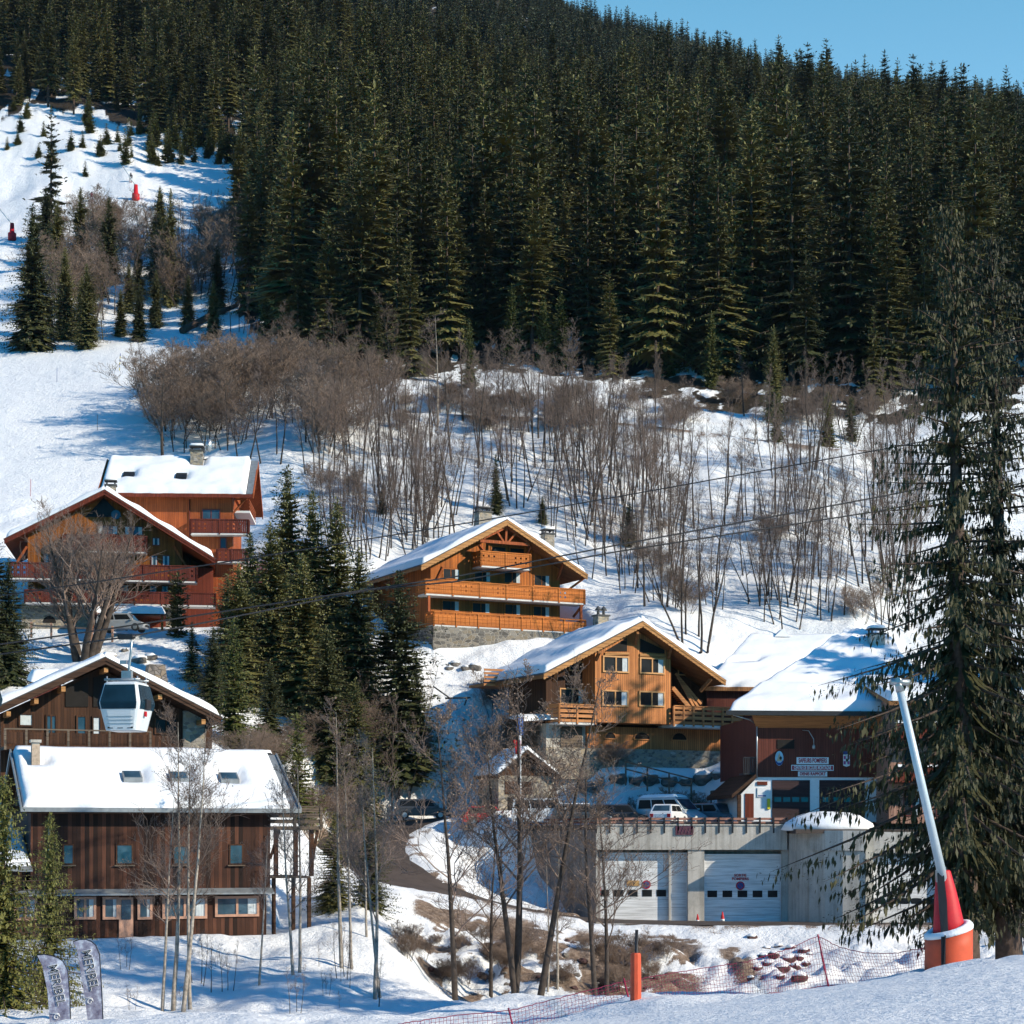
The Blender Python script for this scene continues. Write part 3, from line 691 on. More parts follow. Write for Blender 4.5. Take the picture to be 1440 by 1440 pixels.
    if FV: Vv = np.concatenate([Vv, np.array(FV)])
    Vv[:, 0] += bend * (Vv[:, 2] / h) ** 2
    F = np.arange(len(Vv)).reshape(-1, 4)
    crown = np_mesh("crown", Vv, F, M[mat])
    nseg = 5; segs = [((bend*(i/nseg)**2, 0, h * i / nseg - (.6 if i == 0 else 0)), (bend*((i+1)/nseg)**2, 0, h * (i + 1) / nseg), tr * (1 - i / nseg) + .012, tr * (1 - (i + 1) / nseg) + .01) for i in range(nseg)]
    trunk = segs_mesh("trunk", segs + limbs, M['bark'], 5)
    return trunk, crown, h
def bare_src(h, seed, stems=1, spread=0.12, lean=0.04, first=0.35, nb=14, blen=0.33, up=0.9, lvls=3, twigr=0.010, sub=(6, 5, 4), tr=None, mat_t='bark_grey', mat_c='twig', ntr=5, wig=0.10, leaves=0):
    rs = random.Random(seed); T = []; C = []; LV = []
    def path(p, d, L, r0, r1, n, out, wg, grav=0.0):
        pts = [p]; 
        for i in range(n):
            d = (d + Vector((rs.gauss(0, wg), rs.gauss(0, wg), rs.gauss(0, wg * .5) + grav))).normalized()
            q = p + d * (L / n); out.append((tuple(p), tuple(q), r0 + (r1 - r0) * i / n, r0 + (r1 - r0) * (i + 1) / n)); p = q; pts.append((p, d))
        return pts[1:]
    def grow(p, d, L, r, lv):
        n = 4 if lv < 2 else 3
        pts = path(p, d, L, r, max(r * .35, twigr * .5), n, C, .13 + .05 * lv, .05 if lv < 2 else 0.03)
        if lv >= lvls:
            if leaves and rs.random() < leaves: LV.append(pts[-1][0])
            return
        for i in range(sub[lv]):
            k = rs.randrange(0, n) if i else n - 1; q, dd = pts[k]
            az = rs.uniform(0, 6.28); perp = dd.orthogonal().normalized(); perp.rotate(Matrix.Rotation(az, 3, dd))
            nd = (dd * 1.0 + perp * rs.uniform(.45, .95) + Vector((0, 0, .25))).normalized()
            grow(q, nd, L * rs.uniform(.42, .68), max(r * .5, twigr * .6), lv + 1)
    tr = tr or h * .011
    for s in range(stems):
        a = 6.28 * s / max(1, stems) + rs.uniform(-.5, .5); k = 0 if stems == 1 else 1
        p = Vector((math.cos(a) * spread * k, math.sin(a) * spread * k, -.4)); T.append(((0, 0, -.75), tuple(p - Vector((0, 0, .25))), tr, tr * .7)) if stems > 1 else None; T.append((tuple(p - Vector((0, 0, .25))), tuple(p), tr * .7, tr * .7)) if stems > 1 else None; hh = h * (1 if s == 0 else rs.uniform(.72, .98))
        d = Vector((math.cos(a) * lean * 3 * k + rs.gauss(0, lean), math.sin(a) * lean * 3 * k + rs.gauss(0, lean), 1)).normalized()
        r0 = tr * (1 if stems == 1 else .7); n = 9
        pts = path(p, d, hh, r0, .012, n, T, wig * .35, .02)
        for i in range(nb):
            f = first + (1 - first) * ((i + rs.random()) / nb) ** .9; k = min(n - 1, int(f * n)); q, dd = pts[k]
            q0 = pts[k-1][0] if k else p; q = q0.lerp(q, f * n - k if f < 1 else 1)
            az = rs.uniform(0, 6.28); dr = Vector((math.cos(az), math.sin(az), up * rs.uniform(.6, 1.4))).normalized()
            grow(q, dr, h * blen * (1.15 - f) * rs.uniform(.6, 1.2) + .3, max(r0 * (1 - f) * .55, twigr * 1.2), 0 if lvls > 2 else 1)
    trunk = segs_mesh("trunk", T, M[mat_t], ntr); 
    crown = segs_mesh("crown", C, M[mat_c], 3)
    lm = None
    if leaves and LV:
        V = []; 
        for q in LV:
            s = rs.uniform(.02, .042); a = Vector((rs.gauss(0, 1), rs.gauss(0, 1), rs.gauss(0, 1))).normalized(); b = a.orthogonal().normalized() * s; a = a * s * 1.3
            V += [q - a, q + b, q + a, q - b]
        lm = np_mesh("dry_leaves", [tuple(v) for v in V], np.arange(len(V)).reshape(-1, 4), M['twig_brown'])
    return (trunk, crown, h) if lm is None else (trunk, crown, h, lm)
def put(src, loc, s, rz=None, name='spruce_tree', label=None, cat='tree', group=None, tilt=0.0):
    o = bpy.data.objects.new(name, None); COL.objects.link(o); o.location = loc; o.scale = (s, s, s) if not hasattr(s, '__len__') else s
    o.rotation_euler = (tilt, 0, rz if rz is not None else rnd(0, 6.28)); o.empty_display_size = .2
    tag(o, label, cat, group)
    for nm, me in (('trunk', src[0]), ('crown', src[1])) + ((('dry_leaves', src[3]),) if len(src) > 3 else ()):
        c = bpy.data.objects.new(nm, me); COL.objects.link(c); c.parent = o
    return o
random.seed(7)
SP = [spruce_src(25, r_, 100 + i, lv_, 7, 9, .7, .42, z0_, 'needle', hang=.8, gappy=.14, pw=pw_, fw=.105, fs=(-.55, -.27, 0, .27, .55)) for i, (r_, z0_, pw_, lv_) in enumerate(((4.6, .08, .7, 25), (5.4, .05, .72, 27), (4.2, .14, .6, 24), (5.0, .03, .8, 26), (5.8, .1, .85, 27), (3.8, .22, .52, 22), (4.8, .07, .62, 28), (4.4, .25, .5, 20)))]
SPF = [spruce_src(24, r_, 200 + i, 20, 6, 5, 1.1, .38, .08, 'needle_far', hang=.8, gappy=.14, pw=pw_, fw=.105, fs=(-.55, -.27, 0, .27, .55)) for i, (r_, pw_) in enumerate(((4.4, .7), (5.2, .8), (3.8, .6), (5.4, .75)))]
YF = [spruce_src(6, r_, 300 + i, 20, 7, 5, .34, .12, .03, 'needle_olive', hang=.35, gappy=.05, pw=.95) for i, r_ in enumerate((1.25, 1.5, 1.0))]
BT = [bare_src(12, 400 + i, *a, .011, (5, 4, 3)) for i, a in enumerate(((2, .8, .03, .30, 12, .20, 1.9, 3), (3, 1.2, .04, .38, 9, .18, 2.2, 3), (4, 1.3, .04, .30, 8, .18, 2.0, 3), (2, .9, .07, .28, 13, .22, 1.6, 3), (3, 1.0, .05, .35, 9, .19, 2.0, 3), (1, .1, .02, .42, 12, .16, 2.4, 3), (6, 1.0, .07, .28, 7, .17, 2.2, 3)))]
SHR = [bare_src(6, 430 + i, st, .5, .09, .12, 10, .34, 1.3, 3, .013, (6, 5, 4), .05, 'bark_grey', 'twig_brown') for i, st in enumerate((6, 7, 5))]

BIG = [spruce_src(27, 5.9, 901, 34, 8, 125, .165, .50, .12, 'needle_dark', trunk_r=.55, hang=2.6, gappy=.25, pw=.6, wid=(.10, .18), fan=.42, jit=.14, fw=.06, fs=(-.5, -.25, 0, .25, .5)), spruce_src(29, 5.7, 902, 35, 8, 125, .165, .50, .13, 'needle_dark', trunk_r=.56, hang=2.6, gappy=.25, pw=.56, wid=(.10, .18), fan=.42, jit=.14, fw=.06, fs=(-.5, -.25, 0, .25, .5))]
FGS = [spruce_src(12, 2.7, 925 + i, 58, 9, 22, .20, .34, .04, 'needle_olive', hang=1.4, gappy=.12, pw=.85, wid=(.12, .2), fan=.4, jit=.05) for i in range(2)]
MID = [spruce_src(17, 4.3, 910, 44, 9, 18, .38, .42, .04, 'needle', hang=1.0, gappy=.07, pw=.8, fan=.75, jit=.08), spruce_src(16, 3.6, 911, 42, 9, 17, .36, .42, .04, 'needle', hang=1.0, gappy=.07, pw=.75, fan=.75, jit=.08)]
OLV = [spruce_src(11, 2.3, 920, 34, 8, 10, .42, .25, .05, 'needle_olive', hang=.8, gappy=.1, pw=.9, fan=.7, jit=.05), spruce_src(10, 2.0, 921, 32, 8, 9, .42, .22, .05, 'needle_olive', hang=.8, gappy=.12, pw=.85, fan=.7, jit=.05)]
SPARSE = spruce_src(19, 3.2, 930, 30, 6, 8, .6, .4, .1, 'needle', hang=.9, gappy=.35, pw=.7)
BIRCH = [bare_src(14, 940 + i, 1, .1, .03, fs, nb, .2, 1.0, 3, .010, (6, 5, 4), .13, 'bark_pale', 'twig', 7, .06, .25) for i, (fs, nb) in enumerate(((.35, 13), (.3, 15), (.45, 12)))]
DARKT = [bare_src(14, 950 + i, st, .4, .025, fs, nb, .27, 1.1, 3, .013, (6, 5, 4), tr_, 'bark_grey', 'twig', 7, .06, .5) for i, (st, fs, nb, tr_) in enumerate(((1, .30, 13, .17), (2, .34, 9, .20), (1, .25, 14, .14)))]
def pollard():
    rs = random.Random(77); T = []; C = []
    def seg(L_, p, q, a, b): L_.append((tuple(p), tuple(q), a, b))
    p = Vector((0, 0, -.6)); q = Vector((.1, 0, 2.3)); seg(T, p, q, .5, .42)
    for k, (ax, az) in enumerate(((-1.5, .8), (-.55, 1.5), (.1, 1.7), (.7, 1.3), (1.5, .8), (-1.0, .9), (1.1, .9), (-1.3, .5), (.2, 1.1))):
        d = Vector((ax, rs.uniform(-.6, .6), az)).normalized(); a = q - Vector((0, 0, rs.uniform(0, 1.4))); r_ = .2
        for i in range(5):
            b = a + d * .75; seg(T, a, b, r_, r_ * .82); r_ *= .82; a = b; d = (d + Vector((rs.gauss(0, .18), rs.gauss(0, .18), .12))).normalized()
            for j in range(22):
                s = a + Vector((rs.gauss(0, .15), rs.gauss(0, .15), 0)); dd = Vector((d.x * .8 + rs.gauss(0, .42), d.y + rs.gauss(0, .42), 1.15)).normalized(); r0 = .018; L = rs.uniform(1.2, 4.0)
                for m_ in range(4):
                    e = s + dd * L / 4; seg(C, s, e, r0, r0 * .72); r0 *= .72
                    if m_ > 0 and rs.random() < .8: seg(C, e, e + Vector((rs.gauss(0, .35), rs.gauss(0, .35), .7)) * rs.uniform(.5, 1), .011, .006)
                    s = e; dd = (dd + Vector((rs.gauss(0, .07), rs.gauss(0, .07), .1))).normalized()
    return segs_mesh('trunk', T, M['bark_grey'], 8), segs_mesh('crown', C, M['twig_brown'], 3), 10.5
POLL = bare_src(10.5, 977, 7, .35, .10, .26, 13, .36, 2.4, 3, .012, (5, 5, 4), .38, 'bark_grey', 'twig', 7, .12)
TW = spruce_src(4, .55, 960, 26, 8, 3, .3, -.3, .02, 'needle', hang=0, gappy=0, pw=.3)
# ================================================================ the red-brown double chalet on the left
A = Bld('chalet', 'red-brown double chalet on the upper left with snowy roofs and a pollarded tree in front', 'chalet', 147, 886, 169, 9)
A.root.name = 'chalet'
ap, le, re = A.uv(147, 689, -1.5), A.uv(6, 758, -1.5), A.uv(303, 786, -1.5)
roof(A, ap, le, re, -1.5, 10.5, .3, .42, 'wood_terracotta', 'wood_red', .42, False, seed=3, purlins=0)
xl, xr = A.uv(39, 800)[0], A.uv(256, 800)[0]
def top_at(a, e, x, drop): return a[1] + (e[1] - a[1]) * (x - a[0]) / (e[0] - a[0]) - drop
gable_wall(A, 'wall', M['wood_amber'], xl, xr, ap[0], 2.4, top_at(ap, le, xl, .32), top_at(ap, re, xr, .32), ap[1] - .34, 0, 9.5)
xr2 = A.uv(300, 800, 2)[0]
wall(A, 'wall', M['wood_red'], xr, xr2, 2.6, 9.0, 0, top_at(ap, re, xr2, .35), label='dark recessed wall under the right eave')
zst = A.uv(70, 849)[1]
wall(A, 'base_wall', M['stone'], xl - .5, xr, -.25, 9.6, -.8, zst)
bx = A.rect(60, 866, 79, 876, -.25)
mb = MB(); n = 10; cx, wd = (bx[0]+bx[1])/2, (bx[1]-bx[0])/2
arch = [(cx - wd, -.27, bx[2])] + [(cx - wd*math.cos(math.pi*k/n), -.27, bx[2] + (bx[3]-bx[2])*math.sin(math.pi*k/n)) for k in range(n+1)] + [(cx + wd, -.27, bx[2])]
mb.prism(arch[1:-1], (0, .1, 0)).build('arched_opening', M['darkhole'], A.root)
for r_, mu in (((175,740,201,753),1), ((137,739,166,752),1), ((214,756,225,767.5),0), ((212,781,222,797),0), ((228,781,239,797),0), ((156,781,182,794),1), ((103,780,128,793),1), ((61,778,87,794),1),
               ((210,823.5,221,837),0), ((227,823.5,237,837),0), ((157,822,181,835),1), ((63,820,85,832),1), ((103,821,126,833),1)):
    q = A.rect(*r_); window(A, A.root, *q[:2], q[2], q[3], 0, 'frame_red', 'glass_blue', mu, .08, 2, depth=.07)
q = A.uv(146, 700), A.uv(120, 727), A.uv(172, 727)
MB().prism([(q[1][0], -.05, q[1][1]), (q[2][0], -.05, q[2][1]), (q[0][0], -.05, q[0][1])], (0, .08, 0)).build('gable_window', M['glass'], A.root)
o = MB(); o.tube_rings([[Vector((A.uv(163, 724)[0] + .42*math.cos(t*.524), -.12 + dy, A.uv(163, 724)[1] + .42*math.sin(t*.524))) for t in range(12)] for dy in (0, .06)], smooth=False); o.build('blue_reflection', M['glass_blue'], A.root)  # blue sky reflection in the gable glass, made as a solid disc
for (x0, x1, yt, yb, dep) in ((88, 206, 753.5, 774.5, 1.2), (13, 277, 794, 814.5, 1.5), (35, 303, 832.5, 848.5, 1.6)):
    a, b, z0, z1 = A.rect(x0, yt, x1, yb, -dep); balcony(A, a, b, 0, dep, z0, z1 - z0, 'wood_redrail', posts=7, cut=1)
for px_ in (20, 262): bracket(A.root, (A.uv(px_, 795, -.1)[0], -.1, A.uv(px_, 797, -.1)[1]), (A.uv(px_ + (18 if px_ < 100 else -18), 770, -.1)[0], -.1, A.uv(px_, 768, -.1)[1]), 'wood_terracotta')
# snowy canopy over the parking bay
a, b, z0, z1 = A.rect(126, 848, 232, 863, -3.4)
cn = MB().box(a, b, -3.6, -.1, z0 - .12, z0).build('canopy', M['wood_redrail'], A.root)
snow_sheet(cn, (a, -3.6, z0 + .01), (b, -3.6, z0 + .01), (a, -.2, z0 + .5), (b, -.2, z0 + .5), .5, seed=9, r=.35)
for px_ in (130, 178, 228): x = A.uv(px_, 870, -3.4)[0]; MB().box(x - .1, x + .1, -3.5, -3.3, -.6, z0 - .12).build('post', M['wood_orange'], cn)
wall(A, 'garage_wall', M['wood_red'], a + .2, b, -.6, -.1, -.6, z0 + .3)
# the higher block behind, eaves side to the viewer
TH2 = 3.0
A2 = Bld('tall', '', '', 245, 880, 176, TH2 - 0)
A2.root.parent = None
zr = A2.uv(260, 648, 4.6)[1]; ze = A2.uv(250, 694, -1.0)[1]
xa0, xa1 = A2.uv(152, 645, 4.6)[0], A2.uv(362, 650, 4.6)[0]; x0, x1 = A2.uv(163, 720)[0], A2.uv(327, 720)[0]
s_ = (zr - ze) / 5.6
blk = MB().box(x0, x1, 0, 9.2, -1, ze - .05 + s_ * .0)
blk.prism([(x0, .02, ze + s_*.6), (x0, 9.18, ze + s_*.6), (x0, 4.6, zr - .35)], (x1 - x0, 0, 0)).build('upper_wall', M['wood_terracotta'], A2.root)
up = MB()
up.hexa([(xa0, -1, ze - .25), (xa1, -1, ze - .25), (xa1, 4.6, zr - .25), (xa0, 4.6, zr - .25)], [(xa0, -1, ze), (xa1, -1, ze), (xa1, 4.6, zr), (xa0, 4.6, zr)])
up.hexa([(xa0, 4.6, zr - .25), (xa1, 4.6, zr - .25), (xa1, 10.2, ze - .25), (xa0, 10.2, ze - .25)], [(xa0, 4.6, zr), (xa1, 4.6, zr), (xa1, 10.2, ze), (xa0, 10.2, ze)])
ur = up.build('upper_roof', M['wood_terracotta'], A2.root)
for xx in (xa0 - .02, xa1 + .02):
    g = MB()
    for (ya, za, yb, zb) in ((-1.05, ze, 4.6, zr), (10.25, ze, 4.6, zr)):
        g.prism([(xx, ya, za + .08), (xx, yb, zb + .08), (xx, yb, zb - .42), (xx, ya, za - .42)], (.09 if xx > 0 else -.09, 0, 0))
    g.build('bargeboard', M['wood_terracotta'], ur)
MB().box(xa0, xa1, -1.12, -1.0, ze - .34, ze - .02).build('gutter_board', M['wood_red'], ur)
MB().box(xa1 - .75, xa1 - .0, -1.0, -.9, ze, ze + .03).hexa([(xa1 - .55, -1.0, ze + .01), (xa1 + .1, -1.0, ze + .01), (xa1 + .1, 4.6, zr + .01), (xa1 - .55, 4.6, zr + .01)], [(xa1 - .55, -1.0, ze + .09), (xa1 + .1, -1.0, ze + .09), (xa1 + .1, 4.6, zr + .09), (xa1 - .55, 4.6, zr + .09)]).build('roof_covering', M['zinc'], ur)
ly = 5.6 / math.cos(math.atan(s_))
def hole(px_, py_): 
    x = A2.uv(px_, py_, 1.6)[0]; return (x - xa0 - .15, (A2.uv(px_, py_, 1.6)[1] - ze) / s_ / math.cos(math.atan(s_)), .6, .6)
h1, h2 = hole(181, 672), hole(255, 674)
cxh = A2.uv(277, 655, 4.0)[0]
snow_sheet(ur, (xa0 + .1, -.98, ze + .03), (xa1 - .6, -.98, ze + .03), (xa0 + .1, 4.6, zr + .03), (xa1 - .6, 4.6, zr + .03), .55, seed=12, holes=(h1, h2, (cxh - xa0, ly - .9, .62, .75)))
snow_sheet(ur, (xa1 - .6, 10.1, ze + .03), (xa0 + .1, 10.1, ze + .03), (xa1 - .6, 4.6, zr + .03), (xa0 + .1, 4.6, zr + .03), .5, seed=14)
for h_ in (h1, h2):
    yl = -.98 + h_[1] * math.cos(math.atan(s_)); x = xa0 + .15 + h_[0]; z = ze + s_ * (yl + .98)
    MB().hexa([(x-.5, yl-.4, z-.4*s_+.02), (x+.5, yl-.4, z-.4*s_+.02), (x+.5, yl+.4, z+.4*s_+.02), (x-.5, yl+.4, z+.4*s_+.02)], [(x-.5, yl-.4, z-.4*s_+.36), (x+.5, yl-.4, z-.4*s_+.36), (x+.5, yl+.4, z+.4*s_+.36), (x-.5, yl+.4, z+.4*s_+.36)]).build('skylight', M['glass'], ur)
chimney(ur, cxh, 4.0, zr - 1.2, A2.uv(277, 634, 3.6)[1], 1.15, .95, 'stone')
d = MB(); c_ = Vector((cxh + 1.15, 3.8, zr + 1.3)); d.tube_rings([[c_ + Vector((r_*math.cos(t*.524)*.5, -.1 - .35*(1-r_/.62), r_*math.sin(t*.524))) for t in range(12)] for r_ in (.62, .5, .3, .05)]); d.tube([c_ - Vector((.55, 0, 1.4)), c_ - Vector((.1, 0, 0))], .03, 5); d.build('satellite_dish', M['metal'], ur)
for r_, mu in (((284,716,310,731),1), ((309,755,319,772),0)):
    q = A2.rect(*r_); window(A2, A2.root, *q, 0, 'frame_red', 'glass_blue', mu, .09, depth=.08)
for (px0, px1, yt, yb) in ((268, 349, 731, 749.5), (305, 347, 773, 789)):
    a, b, z0, z1 = A2.rect(px0, yt, px1, yb, -1.1); balcony(A2, a, b, 0, 1.1, z0, z1 - z0, 'wood_redrail', posts=2)
a, b, z0, z1 = A2.rect(330, 700, 362, 716, 1)
bs = MB().box(x1, x1 + 1.5, 1.0, 8, z0 - .35, z0 - .15).build('side_balcony', M['white'], A2.root)
rr = MB()
for zz in (.15, .45, .75, 1.02): rr.bar((x1 + 1.45, .95, z0 - .2 + zz), (x1 + 1.45, 8, z0 - .2 + zz), .06, .12)
rr.build('railing', M['wood_terracotta'], bs)
MB().bar((x1 + .05, .2, z0 - .5), (x1 + 1.1, .2, ze - .3), .14, .16).bar((x1 + 1.35, .2, ze - .25), (x1 + .1, .2, ze - .25), .14, .16).build('brace', M['wood_terracotta'], A2.root)
MB().tube([(A2.uv(268, 0)[0] - .1, -.08, ze - .4), (A2.uv(268, 0)[0], -.08, 3)], .06, 6).build('downpipe', M['frame_red'], A2.root)
for c_ in list(A2.root.children): c_.parent = A.root; c_.matrix_parent_inverse = (Matrix.Translation(A.root.location) @ Matrix.Rotation(A.th, 4, 'Z')).inverted() @ (Matrix.Translation(A2.root.location) @ Matrix.Rotation(A2.th, 4, 'Z'))
bpy.data.objects.remove(A2.root)
q = A.uv(156, 690, 1.5); chimney(A.root, q[0], 1.4, ap[1] - 1.2, A.uv(156, 684, 1.5)[1], .9, .8, 'stone')

# ================================================================ the honey-coloured chalet in the middle
B = Bld('chalet', 'honey-coloured wooden chalet above the middle with two long balconies and grey stone base', 'chalet', 713, 905, 169, 27)
ap, le, re = B.uv(713, 731, -1.5), B.uv(592, 795, -1.5), B.uv(826, 808, -1.5)
roof(B, ap, le, re, -1.5, 14, .32, .42, 'wood_soffit', 'wood_fascia', .42, True, seed=21, purlins=0)
wx0, wx1 = B.uv(608, 820)[0], B.uv(790, 820)[0]; zb = B.uv(700, 884)[1]
gable_wall(B, 'wall', M['wood_orange'], wx0, wx1, ap[0], zb, top_at(ap, le, wx0, .36), top_at(ap, re, wx1, .36), ap[1] - .4, .35, 13)
wall(B, 'base_wall', M['stone_grey'], B.uv(609, 890, -1.2)[0], B.uv(792, 890, -1.2)[0], -1.25, 12.9, -1.2, zb - .2)
for r_ in ((622,799,646,815), (666,803,690,819), (708,804,732,821), (750,808,773,825), (621,844,646,860), (663,847,689,863), (709,849,732,865.5), (749,852,773,868)):
    q = B.rect(*r_, .35); window(B, B.root, *q, .35, 'wood_orange_h', 'glass', 1, .10, 1, depth=.05)
for r_ in ((690, 768, 712, 786), (716, 770, 738, 788)):
    q = B.rect(*r_, .35); window(B, B.root, *q, .35, 'wood_orange_h', 'glass', 0, .10, 0, depth=.05)
def rail_row(Bd, xa, yta, yba, xb, ytb, ybb, dep, mat, style, posts, side=(1, 1), yw=0.35):
    d = yw - dep; a, b = Bd.uv(xa, yta, d)[0], Bd.uv(xb, ytb, d)[0]
    z0 = (Bd.uv(xa, yba, d)[1] + Bd.uv(xb, ybb, d)[1]) / 2; z1 = (Bd.uv(xa, yta, d)[1] + Bd.uv(xb, ytb, d)[1]) / 2
    return balcony(Bd, a, b, yw, dep, z0, z1 - z0, mat, 'slab', style, side=side, posts=posts)
rail_row(B, 598, 815.5, 834, 822, 829.5, 848, 1.6, 'wood_orange_h', 'board', 6)
rail_row(B, 610, 858, 878, 823, 875, 890, 1.6, 'wood_orange_h', 'mixed', 7)
rail_row(B, 676, 775.5, 795, 746, 780, 799.5, 1.7, 'wood_orange_h', 'board', 2)
# open truss in the gable
T = MB(); d_ = -1.1
def bp(px_, py_): q = B.uv(px_, py_, d_); return (q[0], d_, q[1])
T.bar(bp(675, 760.5), bp(745, 766), .16, .26); T.bar(bp(712, 744), bp(711, 764), .15, .18); T.bar(bp(699, 748), bp(708, 762), .14, .16); T.bar(bp(725, 750), bp(714, 763), .14, .16)
T.bar(bp(680, 757), bp(713, 741), .15, .2); T.bar(bp(742, 763), bp(713, 741), .15, .2)
T.build('gable_truss', M['wood_terracotta'], B.root)
for (pa, pb) in (((622, 797), (612, 818)), ((791, 793), (784, 815)), ((823, 812), (797, 831)), ((820, 850), (806, 868)), ((674, 766), (684, 779)), ((746, 768), (740, 781))):
    a, b = B.uv(*pa, -.9), B.uv(*pb, -.2); bracket(B.root, (a[0], -.9, a[1]), (b[0], -.2, b[1]), 'wood_terracotta')
for px_, y0_, y1_ in ((817, 850, 877), (603, 838, 860)):
    q = B.uv(px_, y0_, -1.1); q2 = B.uv(px_, y1_, -1.1); MB().box(q[0]-.1, q[0]+.1, -1.2, -1.0, q2[1], q[1]).build('post', M['wood_terracotta'], B.root)
q = B.uv(676, 724, 6); chimney(B.root, q[0] + .0, 5.5, q[1] - 2.4, B.uv(676, 721, 5.5)[1], 1.3, 1.0, 'stone', 0, False)
q = B.uv(770, 755, 9); chimney(B.root, q[0], 9.0, q[1] - 2.5, B.uv(770, 752, 9)[1], 1.0, .9, 'stone')

# ================================================================ the pine chalet beside the fire station
C_ = Bld('chalet', 'light pine chalet left of the fire station with a windowed bay and a long terrace', 'chalet', 890, 1078, 150, 27)
C = C_
ap, le, re = C.uv(904, 874, -1.3), C.uv(764, 948, -1.3), C.uv(1020, 957, -1.3)
roof(C, ap, le, re, -1.3, 9.2, .32, .5, 'wood_soffit', 'wood_fascia', .36, True, seed=31)
bx0, bx1 = C.uv(837, 980)[0], C.uv(943.5, 980)[0]; bz = C.uv(890, 1017)[1]
gable_wall(C, 'bay_wall', M['wood_pine'], bx0, bx1, ap[0], bz, top_at(ap, le, bx0, .36), top_at(ap, re, bx1, .36), ap[1] - .4, 0, 2.4)
lx0, lx1 = C.uv(768, 980, 2)[0], C.uv(1003, 980, 2)[0]
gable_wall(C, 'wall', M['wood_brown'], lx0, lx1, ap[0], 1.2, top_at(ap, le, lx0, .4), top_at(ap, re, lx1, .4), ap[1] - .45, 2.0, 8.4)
for r_ in ((847,922.5,884,946), (899,925,934,948), (846,970.5,883,993.5), (898,972,934,994)):
    q = C.rect(*r_); window(C, C.root, *q, 0, 'frame', 'glass', 1, .12, 1, depth=.12)
for pl in (((850,916),(881.5,916),(881.5,897)), ((900,898),(900,917),(934,919),(934,914))):
    pp = [C.uv(*p) for p in pl]; MB().prism([(p[0], -.045, p[1]) for p in pp], (0, .06, 0)).build('gable_window', M['darkhole'], C.root)
q0, q1, q2, q3 = C.uv(850, 919.5), C.uv(884, 919.5), C.uv(899, 921), C.uv(935, 922.5)
MB().bar((q0[0], -.06, q0[1]), (q1[0], -.06, q1[1]), .12, .2).bar((q2[0], -.06, q2[1]), (q3[0], -.06, q3[1]), .12, .2).build('cornice_board', M['wood_fascia'], C.root)
for pa, pb in (((897, 890), (893, 905)), ((843, 917), (838, 928)), ((944, 910), (940, 925)), ((1000, 955), (985, 972)), ((783, 945), (779, 958))):
    a, b = C.uv(*pa, -1.1), C.uv(*pb, -.1); bracket(C.root, (a[0], -1.1, a[1]), (b[0], -.1, b[1]), 'wood_soffit', .2)
for r_ in ((787, 968, 822, 990), (800, 930, 826, 944)):
    q = C.rect(*r_, 2.0); window(C, C.root, *q, 2.0, 'frame', 'glass', 1, .1, 1, depth=.06)
q = C.rect(953, 938, 975, 950, 2.0); window(C, C.root, *q, 2.0, 'frame', 'glass', 0, .1, 0, depth=.06)
rail_row(C, 786, 990.5, 1015, 837, 992, 1017, 2.0, 'wood_pine_h', 'lying', 2, (1, 0), 2.0)
tz = C.uv(990, 1020, -.4)[1]; tx1 = C.uv(1043, 1005, -.4)[0]
balcony(C, bx1 + .02, tx1, 3.6, 4.0, tz, C.uv(990, 994.5, -.4)[1] - tz, 'wood_pine_h', 'slab', 'lying', side=(0, 1), posts=7, th=.2)
# outside stair up under the right eave
st = MB(); d_ = .6
def cpn(px_, py_, d=d_): q = C.uv(px_, py_, d); return Vector((q[0], d, q[1]))
for off in (0, 1.0):
    st.bar(cpn(946, 967, d_ + off), cpn(972, 998, d_ + off), .1, .34)
a, b = cpn(946, 965), cpn(972, 996)
for i in range(12):
    p = a.lerp(b, (i + .5) / 12); st.box(p.x - .14, p.x + .14, d_, d_ + 1.0, p.z - .02, p.z + .03)
for k in (0, 1, 2):
    st.bar(cpn(950 + k * 3, 947 + k * 5), cpn(986 + k * 1 - 5 * k, 990 + k * 4), .06, .2)
st.build('stair', M['wood_pine_h'], C.root)
wz0, wz1 = C.uv(950, 1055, 1.3)[1], C.uv(950, 1016, 1.3)[1]
fx0, fx1 = C.uv(826, 1040, 1.3)[0], C.uv(1058, 1040, 1.3)[0]
wall(C, 'lower_wall', M['wood_pine'], fx0, fx1, 1.3, 8, wz0, tz - .22)
wall(C, 'base_wall', M['stone'], C.uv(768, 1065, 1.1)[0], fx1 + .1, 1.1, 8.1, -1.0, wz0)
gx0 = C.uv(768, 1040, 1.6)[0]
wall(C, 'garage_wall', M['concrete'], gx0, fx0 - .01, 1.6, 8, wz0, C.uv(800, 1018, 1.6)[1])
q = C.rect(788, 1022, 818, 1052, 1.6); wall(C, 'garage_door', M['wood_grey'], q[0], q[1], 1.53, 1.61, q[2], q[3])
for (xa, xb, yt, yb) in ((850, 866, 1029, 1039), (891,914,1029,1040), (944,966,1030,1041), (1033,1051,1033,1042.5)):
    a, b, z0, z1 = C.rect(xa, yt, xb, yb, 1.27); cx = (a + b) / 2; n = 10
    ar = [(cx - (b-a)/2*math.cos(math.pi*k/n), 1.25, z0 + (z1-z0)*math.sin(math.pi*k/n)) for k in range(n+1)]
    wo = MB().prism(ar, (0, .1, 0)).build('arched_window', M['darkhole'], C.root)
    fr = MB()
    for k in range(n): fr.bar(ar[k], ar[k+1], .1, .1)
    fr.bar(ar[0], ar[-1], .1, .08); fr.build('frame', M['wood_pine_h'], wo)
